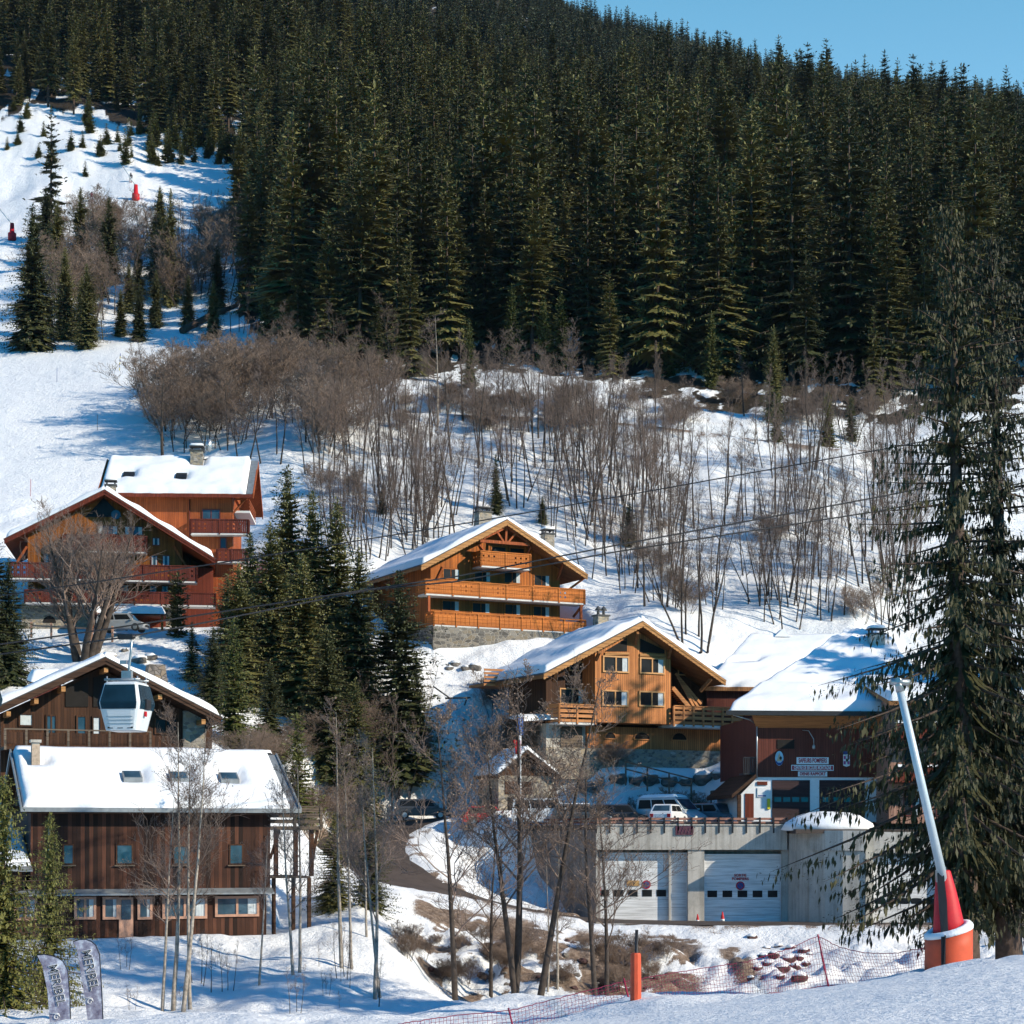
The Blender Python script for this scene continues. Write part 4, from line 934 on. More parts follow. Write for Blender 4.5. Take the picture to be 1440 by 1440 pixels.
q = C.uv(845, 884, 6); chimney(C.root, q[0], 6.0, q[1] - 1.2, C.uv(845, 867, 6.0)[1], 1.0, .85, 'stone', 2)
# snow-capped lean-to and terrace at its back left corner
q = C.uv(694, 950, 7.5)
tr_ = MB().box(q[0] - 1.2, q[0] + 1.4, 6.8, 9.5, q[1] - .9, q[1] - .7)
for zz in (-.5, -.2, .1, .38): tr_.bar((q[0] - 1.2, 6.8, q[1] + zz), (q[0] + 1.4, 6.8, q[1] + zz), .05, .17)
tr_.build('back_terrace', M['wood_pine_h'], C.root)
q = C.uv(748, 1012, 2.5); ca = MB().hexa([(q[0]-1.5, 1.2, q[1]-.35), (q[0]+1.6, 1.2, q[1]-.1), (q[0]+1.6, 3.5, q[1]+.25), (q[0]-1.5, 3.5, q[1]-.0)], [(q[0]-1.5, 1.2, q[1]-.25), (q[0]+1.6, 1.2, q[1]), (q[0]+1.6, 3.5, q[1]+.35), (q[0]-1.5, 3.5, q[1]+.1)]).build('porch_roof', M['wood_dark'], C.root)
snow_sheet(ca, (q[0]-1.5, 1.2, q[1]-.24), (q[0]+1.6, 1.2, q[1]+.01), (q[0]-1.5, 3.5, q[1]+.11), (q[0]+1.6, 3.5, q[1]+.36), .3, seed=41, r=.25)

# ================================================================ the dark chalet behind the gondola
D = Bld('chalet', 'dark brown chalet on the left behind the hanging gondola, with a long balcony', 'chalet', 148, 1098, 104, 22)
ap, le, re = D.uv(148, 925, -1.3), D.uv(-22, 1003, -1.3), D.uv(311, 1009, -1.3)
roof(D, ap, le, re, -1.3, 9.5, .34, .34, 'wood_dark', 'wood_dark', .34, False, seed=51)
x0, x1 = D.uv(2, 1050)[0], D.uv(300, 1050)[0]
gable_wall(D, 'wall', M['wood_brown'], x0, x1, ap[0], -1, top_at(ap, le, x0, .4), top_at(ap, re, x1, .4), ap[1] - .44, .3, 9)
for px_, py_ in ((149, 942), (89, 969), (51, 986), (12, 1004), (225, 980), (286, 1015)):
    q = D.uv(px_, py_, -1.15); MB().box(q[0]-.11, q[0]+.11, -1.2, .4, q[1]-.13, q[1]+.13).build('beam_end', M['wood_fascia'], D.root)
for pl in (((92,994),(124,994),(124,952),(92,968)), ((131,994),(160,994),(160,955),(148,948),(131,953))):
    pp = [D.uv(*p, .3) for p in pl]; MB().prism([(p[0], .24, p[1]) for p in pp], (0, .08, 0)).build('gable_window', M['darkhole'], D.root)
for r_, gm, mu in (((26,1003,47,1022),'curtain',0), ((64,1005,80,1034),'glass_blue',1), ((107,1006,122,1034),'glass_blue',0), ((129,1007,142,1034),'curtain',0), ((217,1010,250,1033),'glass',1)):
    q = D.rect(*r_, .3); window(D, D.root, *q, .3, 'wood_brown', gm, mu, .09, 0, depth=.08)
q = D.rect(257, 1000, 287, 1060, .25); wall(D, 'stone_pier', M['stone'], q[0], q[1], .1, .5, -.8, q[3])
a, b = D.uv(7, 1040, -1.4)[0], D.uv(211, 1040, -1.4)[0]; z0 = D.uv(110, 1051, -1.4)[1]; z1 = D.uv(110, 1026, -1.4)[1]
bl = MB().box(a, b, -1.4, .3, z0 - .16, z0).build('balcony', M['wood_dark'], D.root)
r = MB(); nP = 8
r.box(a - .05, b + .05, -1.5, -1.3, z1 - .07, z1)
for i in range(nP): x = a + (b - a) * i / (nP - 1); r.box(x - .06, x + .06, -1.5, -1.38, z0 - .2, z1 - .07)
r.build('railing', M['wood_grey'], bl)
pn = MB()
for i in range(nP - 1):
    xa, xb = a + (b - a) * (i + .1) / (nP - 1), a + (b - a) * (i + .9) / (nP - 1)
    for k in range(4): pn.box(xa, xb, -1.41, -1.37, z0 + .12 + k * .16, z0 + .12 + k * .16 + .15)
pn.build('railing_panels', M['wood_brown'], bl)
for px_ in (85, 123, 169): q = D.uv(px_, 1054, -1.1); MB().box(q[0]-.12, q[0]+.12, -1.3, .3, q[1]-.15, q[1]+.12).build('joist', M['wood_grey'], D.root)
q = D.uv(219, 960, 3.2); c0 = MB().hexa([(q[0]-.75, 2.6, q[1]-1.2), (q[0]+.75, 2.6, q[1]-1.2), (q[0]+.75, 4, q[1]-1.2), (q[0]-.75, 4, q[1]-1.2)], [(q[0]-.45, 2.8, q[1]+1), (q[0]+.45, 2.8, q[1]+1), (q[0]+.45, 3.7, q[1]+1), (q[0]-.45, 3.7, q[1]+1)]).build('chimney', stone('shingled_chimney', (.20, .17, .15), 2.6, (.08, .07, .06), .2), D.root)
# small snowy shed roof behind it
Sh = Bld('garden_shed', 'small shed under a thick white snow cushion behind the dark chalet', 'shed', 66, 975, 128, 20)
a, b, z0, z1 = Sh.rect(47, 944, 86, 962, 0)
MB().box(a, b, 0, 2, -1, z0 + .05).build('wall', M['wood_redrail'], Sh.root)
rf_ = MB().hexa([(a-.2, -.2, z0), (b+.2, -.2, z0), (b+.2, 2.2, z0+.3), (a-.2, 2.2, z0+.3)], [(a-.2, -.2, z0+.1), (b+.2, -.2, z0+.1), (b+.2, 2.2, z0+.4), (a-.2, 2.2, z0+.4)]).build('roof', M['wood_dark'], Sh.root)
snow_sheet(rf_, (a-.2, -.2, z0+.11), (b+.2, -.2, z0+.11), (a-.2, 2.2, z0+.41), (b+.2, 2.2, z0+.41), .75, seed=55)

# ================================================================ the old barn at the bottom left
E = Bld('barn_house', 'old dark wooden house at lower left with three skylights in its white roof', 'house', 220, 1320, 97, 20)
zr = E.uv(200, 1060, 4.6)[1]; ze = E.uv(225, 1139, -.9)[1]; s_ = (zr - ze) / 5.5
xr0, xr1 = E.uv(15, 1058, 4.6)[0], E.uv(388, 1063, 4.6)[0]; xe0, xe1 = E.uv(32, 1140, -.9)[0], E.uv(421, 1138, -.9)[0]
xr0 = xe0 = (xr0 + xe0) / 2; xr1 = xe1 = (xr1 + xe1) / 2
x0, x1 = xe0 + .5, E.uv(380, 1200)[0]; z0 = E.uv(200, 1254)[1]
w_ = MB().box(x0, x1, 0, 9, z0, ze + .0); w_.prism([(x0, .02, ze + s_*.5), (x0, 8.98, ze + s_*.5), (x0, 4.6, zr - .3)], (x1 - x0, 0, 0)); w_.build('wall', M['wood_barn'], E.root)
wall(E, 'lower_wall', M['wood_barn'], x0 - 1.2, x1 - .15, .25, 8.9, E.uv(200, 1318)[1], z0 - .02)
wall(E, 'base_wall', M['concrete'], x0 - 1.3, x1 - .1, .15, 8.9, -1.5, E.uv(200, 1319)[1])
MB().hexa([(x0 - 1.2, -.55, z0 - .16), (x1 + .1, -.55, z0 - .16), (x1 + .1, .3, z0 - .05), (x0 - 1.2, .3, z0 - .05)], [(x0 - 1.2, -.55, z0 - .08), (x1 + .1, -.55, z0 - .08), (x1 + .1, .02, z0 + .16), (x0 - 1.2, .02, z0 + .16)]).build('apron_roof', M['zinc'], E.root)
up = MB()
up.hexa([(xe0, -.9, ze - .2), (xe1, -.9, ze - .2), (xr1, 4.6, zr - .2), (xr0, 4.6, zr - .2)], [(xe0, -.9, ze), (xe1, -.9, ze), (xr1, 4.6, zr), (xr0, 4.6, zr)])
up.hexa([(xr0, 4.6, zr - .2), (xr1, 4.6, zr - .2), (xe1, 10.1, ze - .2), (xe0, 10.1, ze - .2)], [(xr0, 4.6, zr), (xr1, 4.6, zr), (xe1, 10.1, ze), (xe0, 10.1, ze)])
rf_ = up.build('roof', M['wood_dark'], E.root)
g = MB()
for xx, sg in ((xe0, -1), (xe1, 1)):
    for (ya, yb) in ((-1.0, 4.6), (10.2, 4.6)): g.prism([(xx, ya, ze + .14), (xx, yb, zr + .14), (xx, yb, zr - .12), (xx, ya, ze - .12)], (.08 * sg, 0, 0))
g.box(xe0, xe1, -1.0, -.9, ze - .12, ze + .1); g.build('gutter', M['zinc'], rf_)
MB().hexa([(xe1 - .45, -.9, ze + .01), (xe1, -.9, ze + .01), (xr1, 4.6, zr + .01), (xr1 - .45, 4.6, zr + .01)], [(xe1 - .45, -.9, ze + .05), (xe1, -.9, ze + .05), (xr1, 4.6, zr + .05), (xr1 - .45, 4.6, zr + .05)]).build('verge_sheet', M['zinc'], rf_)
cs = math.cos(math.atan(s_)); hs_ = []
for (px_, py_) in ((186, 1097), (251, 1098), (322, 1099)):
    yl = 1.9; q = E.uv(px_, py_, yl); hs_.append((q[0] - xe0 - .08, (q[1] - ze) / s_ / cs, .58, .62, q[0], (q[1] - ze) / s_ - .9, q[1]))
q = E.uv(50, 1085, 3.0); hs2 = [h_[:4] for h_ in hs_] + [(q[0] - xe0, 3.85 / cs, .42, .42)]
snow_sheet(rf_, (xe0 + .06, -.86, ze + .02), (xe1 - .42, -.86, ze + .02), (xr0 + .06, 4.55, zr + .02), (xr1 - .42, 4.55, zr + .02), .42, seed=61, holes=hs2, amp=.05, r=.3)
snow_sheet(rf_, (xe1 - .1, 10, ze + .02), (xe0 + .1, 10, ze + .02), (xr1 - .1, 4.6, zr + .02), (xr0 + .1, 4.6, zr + .02), .4, seed=63)
for h_ in hs_:
    x, yl, z = h_[4], h_[5], h_[6]
    sk = MB().hexa([(x-.48, yl-.36, z-.36*s_), (x+.48, yl-.36, z-.36*s_), (x+.48, yl+.36, z+.36*s_), (x-.48, yl+.36, z+.36*s_)], [(x-.48, yl-.36, z-.36*s_+.30), (x+.48, yl-.36, z-.36*s_+.30), (x+.48, yl+.36, z+.36*s_+.30), (x-.48, yl+.36, z+.36*s_+.30)]).build('skylight', M['zinc'], rf_)
    MB().hexa([(x-.4, yl-.28, z-.28*s_+.29), (x+.4, yl-.28, z-.28*s_+.29), (x+.4, yl+.28, z+.28*s_+.29), (x-.4, yl+.28, z+.28*s_+.29)], [(x-.4, yl-.28, z-.28*s_+.32), (x+.4, yl-.28, z-.28*s_+.32), (x+.4, yl+.28, z+.28*s_+.32), (x-.4, yl+.28, z+.28*s_+.32)]).build('pane', M['glass_blue'], sk)
ch = MB().box(q[0]-.2, q[0]+.2, 2.8, 3.3, ze + 1.1, E.uv(50, 1047, 3)[1]).build('chimney', plain('pale_brick', (.42, .33, .25), .85, .25, scale=9), rf_)
zc = E.uv(50, 1047, 3)[1]; MB().box(q[0]-.27, q[0]+.27, 2.73, 3.37, zc + .1, zc + .24).box(q[0]-.18, q[0]+.18, 2.82, 3.28, zc, zc + .1).build('chimney_cap', M['concrete'], ch)
for r_, mu in (((322,1187,342,1216),0), ((243,1189,266,1216),0), ((163,1187,187,1216),0), ((88,1187,104,1216),0)):
    a = E.rect(*r_); window(E, E.root, *a, 0, 'wood_brown', 'glass_blue', mu, .07, 0, depth=.05)
    MB().box(a[0] - .08, a[1] + .08, -.16, .0, a[2] - .07, a[2] - .01).build('sill', M['wood_grey'], E.root)
for r_, mu in (((104,1261,135,1293),1), ((144,1261,167,1293),0), ((193,1261,214,1293),0), ((228,1260,291,1292),1), ((302,1260,364,1289),1), ((20,1262,52,1294),1)):
    a = E.rect(*r_, .25); window(E, E.root, *a, .25, 'frame_pink', 'glass_blue', mu, .13, 1, depth=.1)
a = E.rect(167, 1262, 187, 1318, .25); dr = wall(E, 'door', M['frame_pink'], a[0], a[1], .16, .26, a[2], a[3])
MB().box(a[0] + .12, a[1] - .12, .13, .165, a[2] + (a[3]-a[2])*.45, a[3] - .12).build('pane', M['glass_blue'], dr)
st = MB(); [st.box(a[0] - .6, a[1] + 1.5, -.3 - .35 * k, -.0 - .35 * k + (.25 if k == 0 else 0), a[2] - .25 - .2 * k, a[2] - .05 - .2 * k) for k in range(3)]; st.build('door_step', M['wood_grey'], E.root)
MB().tube([(x0 + .9, -.1, ze - .1), (x0 + .9, -.1, z0 + .3)], .06, 6).build('downpipe', M['metal'], E.root)
# open timber porch at its right end
pz1, pz0 = E.uv(415, 1162, 1)[1], E.uv(415, 1232, 1)[1]; px0_, px1_ = x1 + .02, E.uv(449, 1150, 1)[0]
po = MB().box(px0_, px1_, .6, 5, pz1 - .18, pz1).box(px0_, px1_ - .6, .6, 5, pz0 - .1, pz0)
for zz in (.25, .55, .85): po.bar((px0_, .62, pz1 + zz), (px1_, .62, pz1 + zz), .05, .2)
po.bar((px0_, .62, pz1 + 1.03), (px1_, .62, pz1 + 1.03), .14, .08)
for t in (0.02, .5, 1): po.box(px0_ + (px1_-px0_)*t - .07, px0_ + (px1_-px0_)*t + .07, .55, .7, pz1 - .1, pz1 + 1)
pr = po.build('porch', M['wood_grey'], E.root)
for t in (.18, .55, .85): x = px0_ + (px1_ - px0_) * t; MB().box(x-.11, x+.11, .9, 1.1, pz0, pz1 - .18).build('post', M['wood_brown'], pr); MB().box(x-.09, x+.09, 1.4, 1.6, -1.5, pz0 - .1).build('post', M['wood_dark'], pr)
MB().bar((px1_ - .5, 1, pz0), (px1_ - .1, 1, pz1 - .2), .1, .14).bar((px0_ + .2, 1, pz0 + .9), (px0_ + .7, 1, pz1 - .2), .1, .14).build('brace', M['wood_dark'], pr)
# low annex roof on the far left
An = Bld('woodshed', 'low lean-to with a snowy corrugated roof at the left edge beside the old house', 'shed', 20, 1300, 95, 20)
a, b, z0, z1 = An.rect(-60, 1190, 46, 1226, -1.2)
MB().box(a + .3, b - .2, 0, 3, -1, z0).build('wall', M['wood_dark'], An.root)
rf_ = MB().hexa([(a, -1.2, z0), (b, -1.2, z0), (b, 3, z1 + .3), (a, 3, z1 + .3)], [(a, -1.2, z0 + .12), (b, -1.2, z0 + .12), (b, 3, z1 + .42), (a, 3, z1 + .42)]).build('roof', M['zinc'], An.root)
snow_sheet(rf_, (a, -.8, z0 + .2), (b, -.8, z0 + .2), (a, 3, z1 + .43), (b, 3, z1 + .43), .4, seed=66)
# ================================================================ the fire station and the flats beside it
def text_mesh(par, s, x, y, z, size, mat, name='lettering', rot=(90, 0, 0), ex=.01, sx=1.0, bold=.0):
    cu = bpy.data.curves.new(name, 'FONT'); cu.body = s; cu.size = size; cu.align_x = 'CENTER'; cu.align_y = 'CENTER'; cu.extrude = ex; cu.offset = bold
    t = bpy.data.objects.new(name, cu); me = bpy.data.meshes.new_from_object(t); bpy.data.objects.remove(t); me.materials.clear(); me.materials.append(mat)
    o = bpy.data.objects.new(name, me); COL.objects.link(o); o.parent = par; o.location = (x, y, z); o.rotation_euler = tuple(R(a) for a in rot); o.scale = (sx, 1, 1); return o
M['sign_red'] = plain('sign_red', (.42, .012, .03), .5, .05); M['sign_blue'] = plain('sign_blue', (.02, .06, .25), .5, .05)
M['door_brown'] = wood('dark_sectional_door', (.045, .026, .028), .45, False, .1, .1, gap=.04); M['door_white'] = wood('white_sectional_door', (.78, .79, .79), .55, False, .03, .06, .5, gap=.03)
S = Bld('fire_station', 'brown fire station with snowy roof, red lettered signs and two dark garage doors', 'fire station', 1140, 1154, 136, 6)
wz = S.uv(1140, 1093)[1]; x0 = S.uv(1063.5, 1060)[0]; x1 = S.uv(1236, 1060)[0]
zt = S.uv(1140, 1008)[1]
MB().box(x0, x1, 0, 12, wz, zt).build('upper_wall', M['wood_station'], S.root)
w_ = MB().box(x0, x1, .06, 12, -.1, wz); xl = S.uv(1042, 1120)[0]
w_.prism([(xl, .06, -.1), (x0, .06, -.1), (x0, .06, wz - .1), (xl, .06, S.uv(1042, 1117)[1])], (0, 8, 0)); w_.build('lower_wall', M['white'], S.root)
a_, b_ = S.uv(1063, 1088, -.5), S.uv(1029, 1117, -.5)
MB().prism([(a_[0], -.6, a_[1]), (b_[0], -.6, b_[1]), (b_[0], -.6, b_[1] - .28), (a_[0], -.6, a_[1] - .28)], (0, 8.6, 0)).build('lean_to_roof', M['wood_dark'], S.root)
q = S.rect(1036, 1118, 1041, 1152); wall(S, 'post', M['wood_dark'], q[0], q[1], -.3, -.1, -.1, q[3])
ez = S.uv(1140, 1001, -1.5)[1]; el = S.uv(1021, 1000, -1.5)[0]; rz_ = S.uv(1188, 894, 13)[1]; rl = S.uv(1188, 894, 13)[0]; er = S.uv(1330, 1000, -1.5)[0]
rb = MB().hexa([(el, -1.5, ez - .3), (er, -1.5, ez - .3), (er, 13, rz_ - .3), (rl, 13, rz_ - .3)], [(el, -1.5, ez), (er, -1.5, ez), (er, 13, rz_), (rl, 13, rz_)])
rb.hexa([(rl, 13, rz_ - .3), (er, 13, rz_ - .3), (er, 24, rz_ - 5), (rl, 24, rz_ - 5)], [(rl, 13, rz_), (er, 13, rz_), (er, 24, rz_ - 4.7), (rl, 24, rz_ - 4.7)])
rf_ = rb.build('roof', M['wood_soffit'], S.root)
MB().box(el, er, -1.62, -1.5, ez - .26, ez + .06).build('gutter', M['black'], rf_)
MB().hexa([(x0 - .6, -1.3, ez - .32), (x1, -1.3, ez - .32), (x1, -.01, zt - .8), (x0 - .02, -.01, zt - .8)], [(x0 - .6, -1.3, ez - .28), (x1, -1.3, ez - .28), (x1, -.01, zt), (x0 - .02, -.01, zt)]).build('eaves_soffit', M['wood_pine_h'], rf_)
snow_sheet(rf_, (el + .1, -1.45, ez + .02), (er, -1.45, ez + .02), (rl + .1, 13, rz_ + .02), (er, 13, rz_ + .02), .6, seed=71, r=.45, amp=.12)
D0, D1 = 19, 26
e2 = S.uv(991, 966, D0), S.uv(1085, 966, D0); r2 = S.uv(1050, 898, D1), S.uv(1190, 895, D1)
sr = MB().hexa([(e2[0][0], D0, e2[0][1] - .3), (e2[1][0], D0, e2[0][1] - .3), (r2[1][0], D1, r2[0][1] - .3), (r2[0][0], D1, r2[0][1] - .3)], [(e2[0][0], D0, e2[0][1]), (e2[1][0], D0, e2[0][1]), (r2[1][0], D1, r2[0][1]), (r2[0][0], D1, r2[0][1])])
rf2 = sr.build('rear_roof', M['wood_soffit'], S.root)
hx = S.uv(1035, 931, (D0+3.4)); L_ = math.hypot(7, r2[0][1] - e2[0][1])
sk_u = (3.4 / 7); ex_ = e2[0][0] + (r2[0][0] - e2[0][0]) * sk_u
wd_ = (Vector((e2[1][0], D0, 0)) - Vector((e2[0][0], D0, 0))).length
snow_sheet(rf2, (e2[0][0] + .05, D0 + .05, e2[0][1] + .02), (e2[1][0], D0 + .05, e2[0][1] + .02), (r2[0][0] + .05, D1, r2[0][1] + .02), (r2[1][0], D1, r2[0][1] + .02), .6, seed=74, r=.4, holes=((1.5, L_ * .48, .75, .42),))
zk = e2[0][1] + (r2[0][1] - e2[0][1]) * .48; MB().hexa([(hx[0]-.7, D0+3, zk-.25), (hx[0]+.7, D0+3, zk-.25), (hx[0]+.8, D0+3.7, zk+.2), (hx[0]-.6, D0+3.7, zk+.2)], [(hx[0]-.7, D0+3, zk-.1), (hx[0]+.7, D0+3, zk-.1), (hx[0]+.8, D0+3.7, zk+.35), (hx[0]-.6, D0+3.7, zk+.35)]).build('skylight', M['glass'], rf2)
wall(S, 'rear_wall', M['wood_station'], S.uv(994, 980, D0+.6)[0], S.uv(1075, 980, D0+.6)[0], D0+.6, D1, S.uv(1000, 1040, D0)[1], e2[0][1] - .05)
q = S.uv(1098, 893, D1); MB().prism([(q[0] - .7, D1-.6, q[1] - .2), (q[0] + .7, D1-.6, q[1] - .2), (q[0], D1-.6, q[1] + .45)], (0, 1.2, 0)).build('dormer', M['snow'], rf2)
q = S.uv(1232, 912, 10); chimney(rf_, q[0], 10, rz_ - 2.2, S.uv(1232, 893, 10)[1], 1.1, 1.0, 'concrete')
for xa, xb in ((1086, 1139), (1152.5, 1216)):
    q = S.rect(xa, 1097, xb, 1153); g_ = wall(S, 'garage_door', M['door_brown'], q[0], q[1], .0, .09, -.1, q[3])
    p_ = MB(); n = 4
    for k in range(n):
        c0 = q[0] + (q[1] - q[0]) * (k + .6) / (n + .2); zz = q[3] * .52; p_.box(c0 - .25, c0 + .25, -.03, -.005, zz - .17, zz + .17)
    p_.build('door_windows', M['glass_blue'], g_)
q = S.rect(1048, 1116, 1060, 1152); wall(S, 'door', M['wood_red'], q[0], q[1], .0, .08, 0, q[3])
q = S.rect(1093, 1040, 1117, 1053); wall(S, 'vent', M['darkhole'], q[0], q[1], -.06, .02, q[2], q[3])
def signboard(par, Bd, x0_, y0_, x1_, y1_, txt, rev=False, size=.36):
    q = Bd.rect(x0_, y0_, x1_, y1_); b_ = MB().box(q[0], q[1], -.06, -.02, q[2], q[3]).build('sign', M['white'], par)
    cx, cz, h_ = (q[0]+q[1])/2, (q[2]+q[3])/2, q[3]-q[2]
    if rev: MB().box(q[0] + .05, q[1] - .05, -.072, -.06, q[2] + .05, q[3] - .05).build('sign_face', M['sign_red'], b_)
    t = text_mesh(b_, txt, cx, -.08, cz, h_ * .92, M['white'] if rev else M['sign_red'], bold=.008)
    wd = t.dimensions.x or 1; bpy.context.view_layer.update(); wd = max(v.co.x for v in t.data.vertices) - min(v.co.x for v in t.data.vertices); t.scale = ((q[1]-q[0]) * .88 / wd, 1, 1); return b_
signboard(S.root, S, 1120, 1065, 1165, 1074.5, 'SAPEURS POMPIERS'); signboard(S.root, S, 1112.5, 1075.8, 1172, 1083.8, 'CENTRE DE SECOURS MONTAGNE', True); signboard(S.root, S, 1122, 1085, 1163, 1092, 'DENIS RAPPORT')
def disc(par, c, rx, rz, y, mat, name, n=20, th=.03, pts=None):
    pl = [(c[0] + rx*math.cos(2*math.pi*k/n), y, c[1] + rz*math.sin(2*math.pi*k/n)) for k in range(n)] if pts is None else [(c[0]+a, y, c[1]+b) for a, b in pts]
    return MB().prism(pl, (0, th, 0)).build(name, mat, par)
c = S.uv(1095.5, 1066.5); e1 = disc(S.root, c, .30, .52, -.08, plain('emblem_pale_blue', (.35, .55, .68), .5, .1), 'mountain_emblem')
disc(e1, c, 0, 0, -.1, plain('emblem_sand', (.55, .42, .26), .6, .1), 'emblem_peak', pts=((-.2, -.2), (.2, -.2), (.12, .05), (0, .42)))
disc(e1, c, 0, 0, -.1, M['sign_blue'], 'emblem_blue_edge', pts=((-.28, -.12), (-.25, -.3), (-.1, -.48), (.1, -.48), (.25, -.3), (.28, -.12), (.1, -.3), (-.1, -.3)))
disc(e1, (c[0] + .09, c[1] + .02), .09, .12, -.12, M['black'], 'emblem_figure')
c = S.uv(1190, 1069); sh = ((-.24, .4), (-.24, -.38), (0, -.48), (.24, -.38), (.24, .4)); e2_ = disc(S.root, c, 0, 0, -.08, M['white'], 'coat_of_arms', pts=sh)
pur = plain('emblem_purple', (.33, .06, .22), .5, .05)
for sx in (-1, 1):
    for sz in (-1, 1): disc(e2_, c, 0, 0, -.1, pur, 'shield_quarter', pts=[(sx*.06, sz*.07), (sx*.21, sz*.07), (sx*.21, sz*.3), (sx*.06, sz*.3)])
disc(e2_, c, .05, .12, -.11, M['black'], 'shield_mark'); q = S.rect(1186, 1056.5, 1194, 1060.5); wall(S, 'shield_crest', M['sign_blue'], q[0], q[1], -.1, -.05, q[2], q[3])
q = S.rect(1079, 1123, 1083, 1138); wall(S, 'yellow_notice', plain('notice_yellow', (.65, .55, .03), .5, .1), q[0], q[1], -.05, .06, q[2], q[3])
q = S.rect(1065, 1108, 1078, 1121); nb = wall(S, 'notice_board', M['white'], q[0], q[1], -.01, .05, q[2], q[3]); wall(S, 'notice_print', M['sign_blue'], q[0]+.05, q[1]-.05, -.02, -.01, q[2]+.05, q[2]+.14, nb)
q = S.rect(1065, 1099, 1079, 1104); wall(S, 'name_plate', M['wood_red'], q[0], q[1], -.04, .05, q[2], q[3])
l0, l1 = S.uv(1128, 1027), S.uv(1142, 1048); MB().tube([(l0[0], -.02, l0[1]), (l0[0] + .4, -.3, l0[1] - .05), (l1[0], -.45, l1[1] + .4), (l1[0], -.45, l1[1])], .03, 5).lathe((l1[0], -.45, l1[1] - .3), [(.06, 0), (.12, .06), (.1, .26), (.03, .34)], 8).build('wall_lamp', M['metal'], S.root)
MB().tube([(x0 + .02, -.12, zt), (x0 + .02, -.12, wz - .1)], .055, 6).tube([(el + .5, -1.5, ez - .25), (x0 - .6, -.7, zt - .3), (x0 + .02, -.12, zt - .6)], .05, 6).build('downpipe', M['metal'], S.root)
q = S.rect(1045, 1065, 1060, 1087, .3); bb = MB().box(q[0], x0, 0.1, 1.6, q[2] - .12, q[2])
for k in range(8): xx = q[0] + (x0 - q[0]) * k / 7; bb.box(xx - .03, xx + .03, .1, .16, q[2], q[3])
bb.box(q[0], x0, .08, .18, q[3] - .06, q[3] + .02); bb.build('side_balcony', M['black'], S.root)
# flats to the right, glimpsed between the big spruces
F = Bld('apartment_house', 'faded rosy three-storey apartment house with snow-topped balconies behind the big right spruces', 'house', 1340, 1154, 133.5, 4)
x0, x1 = F.uv(1250, 1060)[0], F.uv(1600, 1060)[0]; zt = F.uv(1340, 985)[1]
wall(F, 'wall', M['wood_pink'], x0, x1, 0, 11, -.2, zt)
for yb in (1095, 1034):
    z = F.uv(1340, yb)[1]; bl = MB().box(x0, x1, -1.5, 0, z - .35, z - .15).build('balcony', M['wood_red'], F.root); r = MB()
    r.box(x0, x1, -1.55, -1.48, z - .3, z + .75); r.build('railing', M['wood_red'], bl); snow_sheet(bl, (x0, -1.62, z + .75), (x1, -1.62, z + .75), (x0, -1.4, z + .75), (x1, -1.4, z + .75), .16, seed=81, r=.1)
for yt, yb in ((1104, 1150), (1043, 1080), (1000, 1020)):
    for k in range(8):
        xx = x0 + 1 + k * 2.3; z0, z1 = F.uv(1340, yb)[1], F.uv(1340, yt)[1]; window(F, F.root, xx, xx + 1.2, z0 + .1, z1, 0, 'frame_red', 'glass', 1, .09, 1, depth=.06)
fz = F.uv(1340, 992, -1.8)[1]; fr_ = MB().hexa([(x0-.5, -1.8, fz), (x1, -1.8, fz), (x1, 11, fz+3.0), (x0-.5, 11, fz+3.0)], [(x0-.5, -1.8, fz+.3), (x1, -1.8, fz+.3), (x1, 11, fz+3.3), (x0-.5, 11, fz+3.3)]).build('roof', M['wood_soffit'], F.root)
snow_sheet(fr_, (x0-.5, -1.8, fz+.31), (x1, -1.8, fz+.31), (x0-.5, 11, fz+3.31), (x1, 11, fz+3.31), .5, seed=83)

# ================================================================ the garages under the car park
G = Bld('parking_garage', 'grey concrete garage block with white doors under the car park deck', 'garage', 1100, 1299, 131, 0)
def gx(px, d=0): return G.uv(px, 1250, d)[0]
def gz(py, d=0): return G.uv(1100, py, d)[1]
dz = gz(1158); bz = gz(1195)
gl = gx(838); lw = P(684, 1158, 147) - G.o
dk = MB(); pts = [(gl, 0), (gx(1108), 0), (gx(1108), 16.5), (lw.x, 16)]
dk.prism([(p[0], p[1], dz - .45) for p in pts], (0, 0, .35)); dk.prism([(gx(1108) + .01, -3.6, gz(1166) - .3), (45, -3.6, gz(1166) - .3), (45, 16.5, gz(1166) - .3), (gx(1108) + .01, 16.5, gz(1166) - .3)], (0, 0, .28))
dk.build('deck', M['asphalt'], G.root)
MB().box(gl, gx(1106), -.35, 0, bz, gz(1161)).box(gl, gx(1106), -.42, .0, gz(1161), gz(1159)).build('parapet_beam', M['concrete'], G.root)
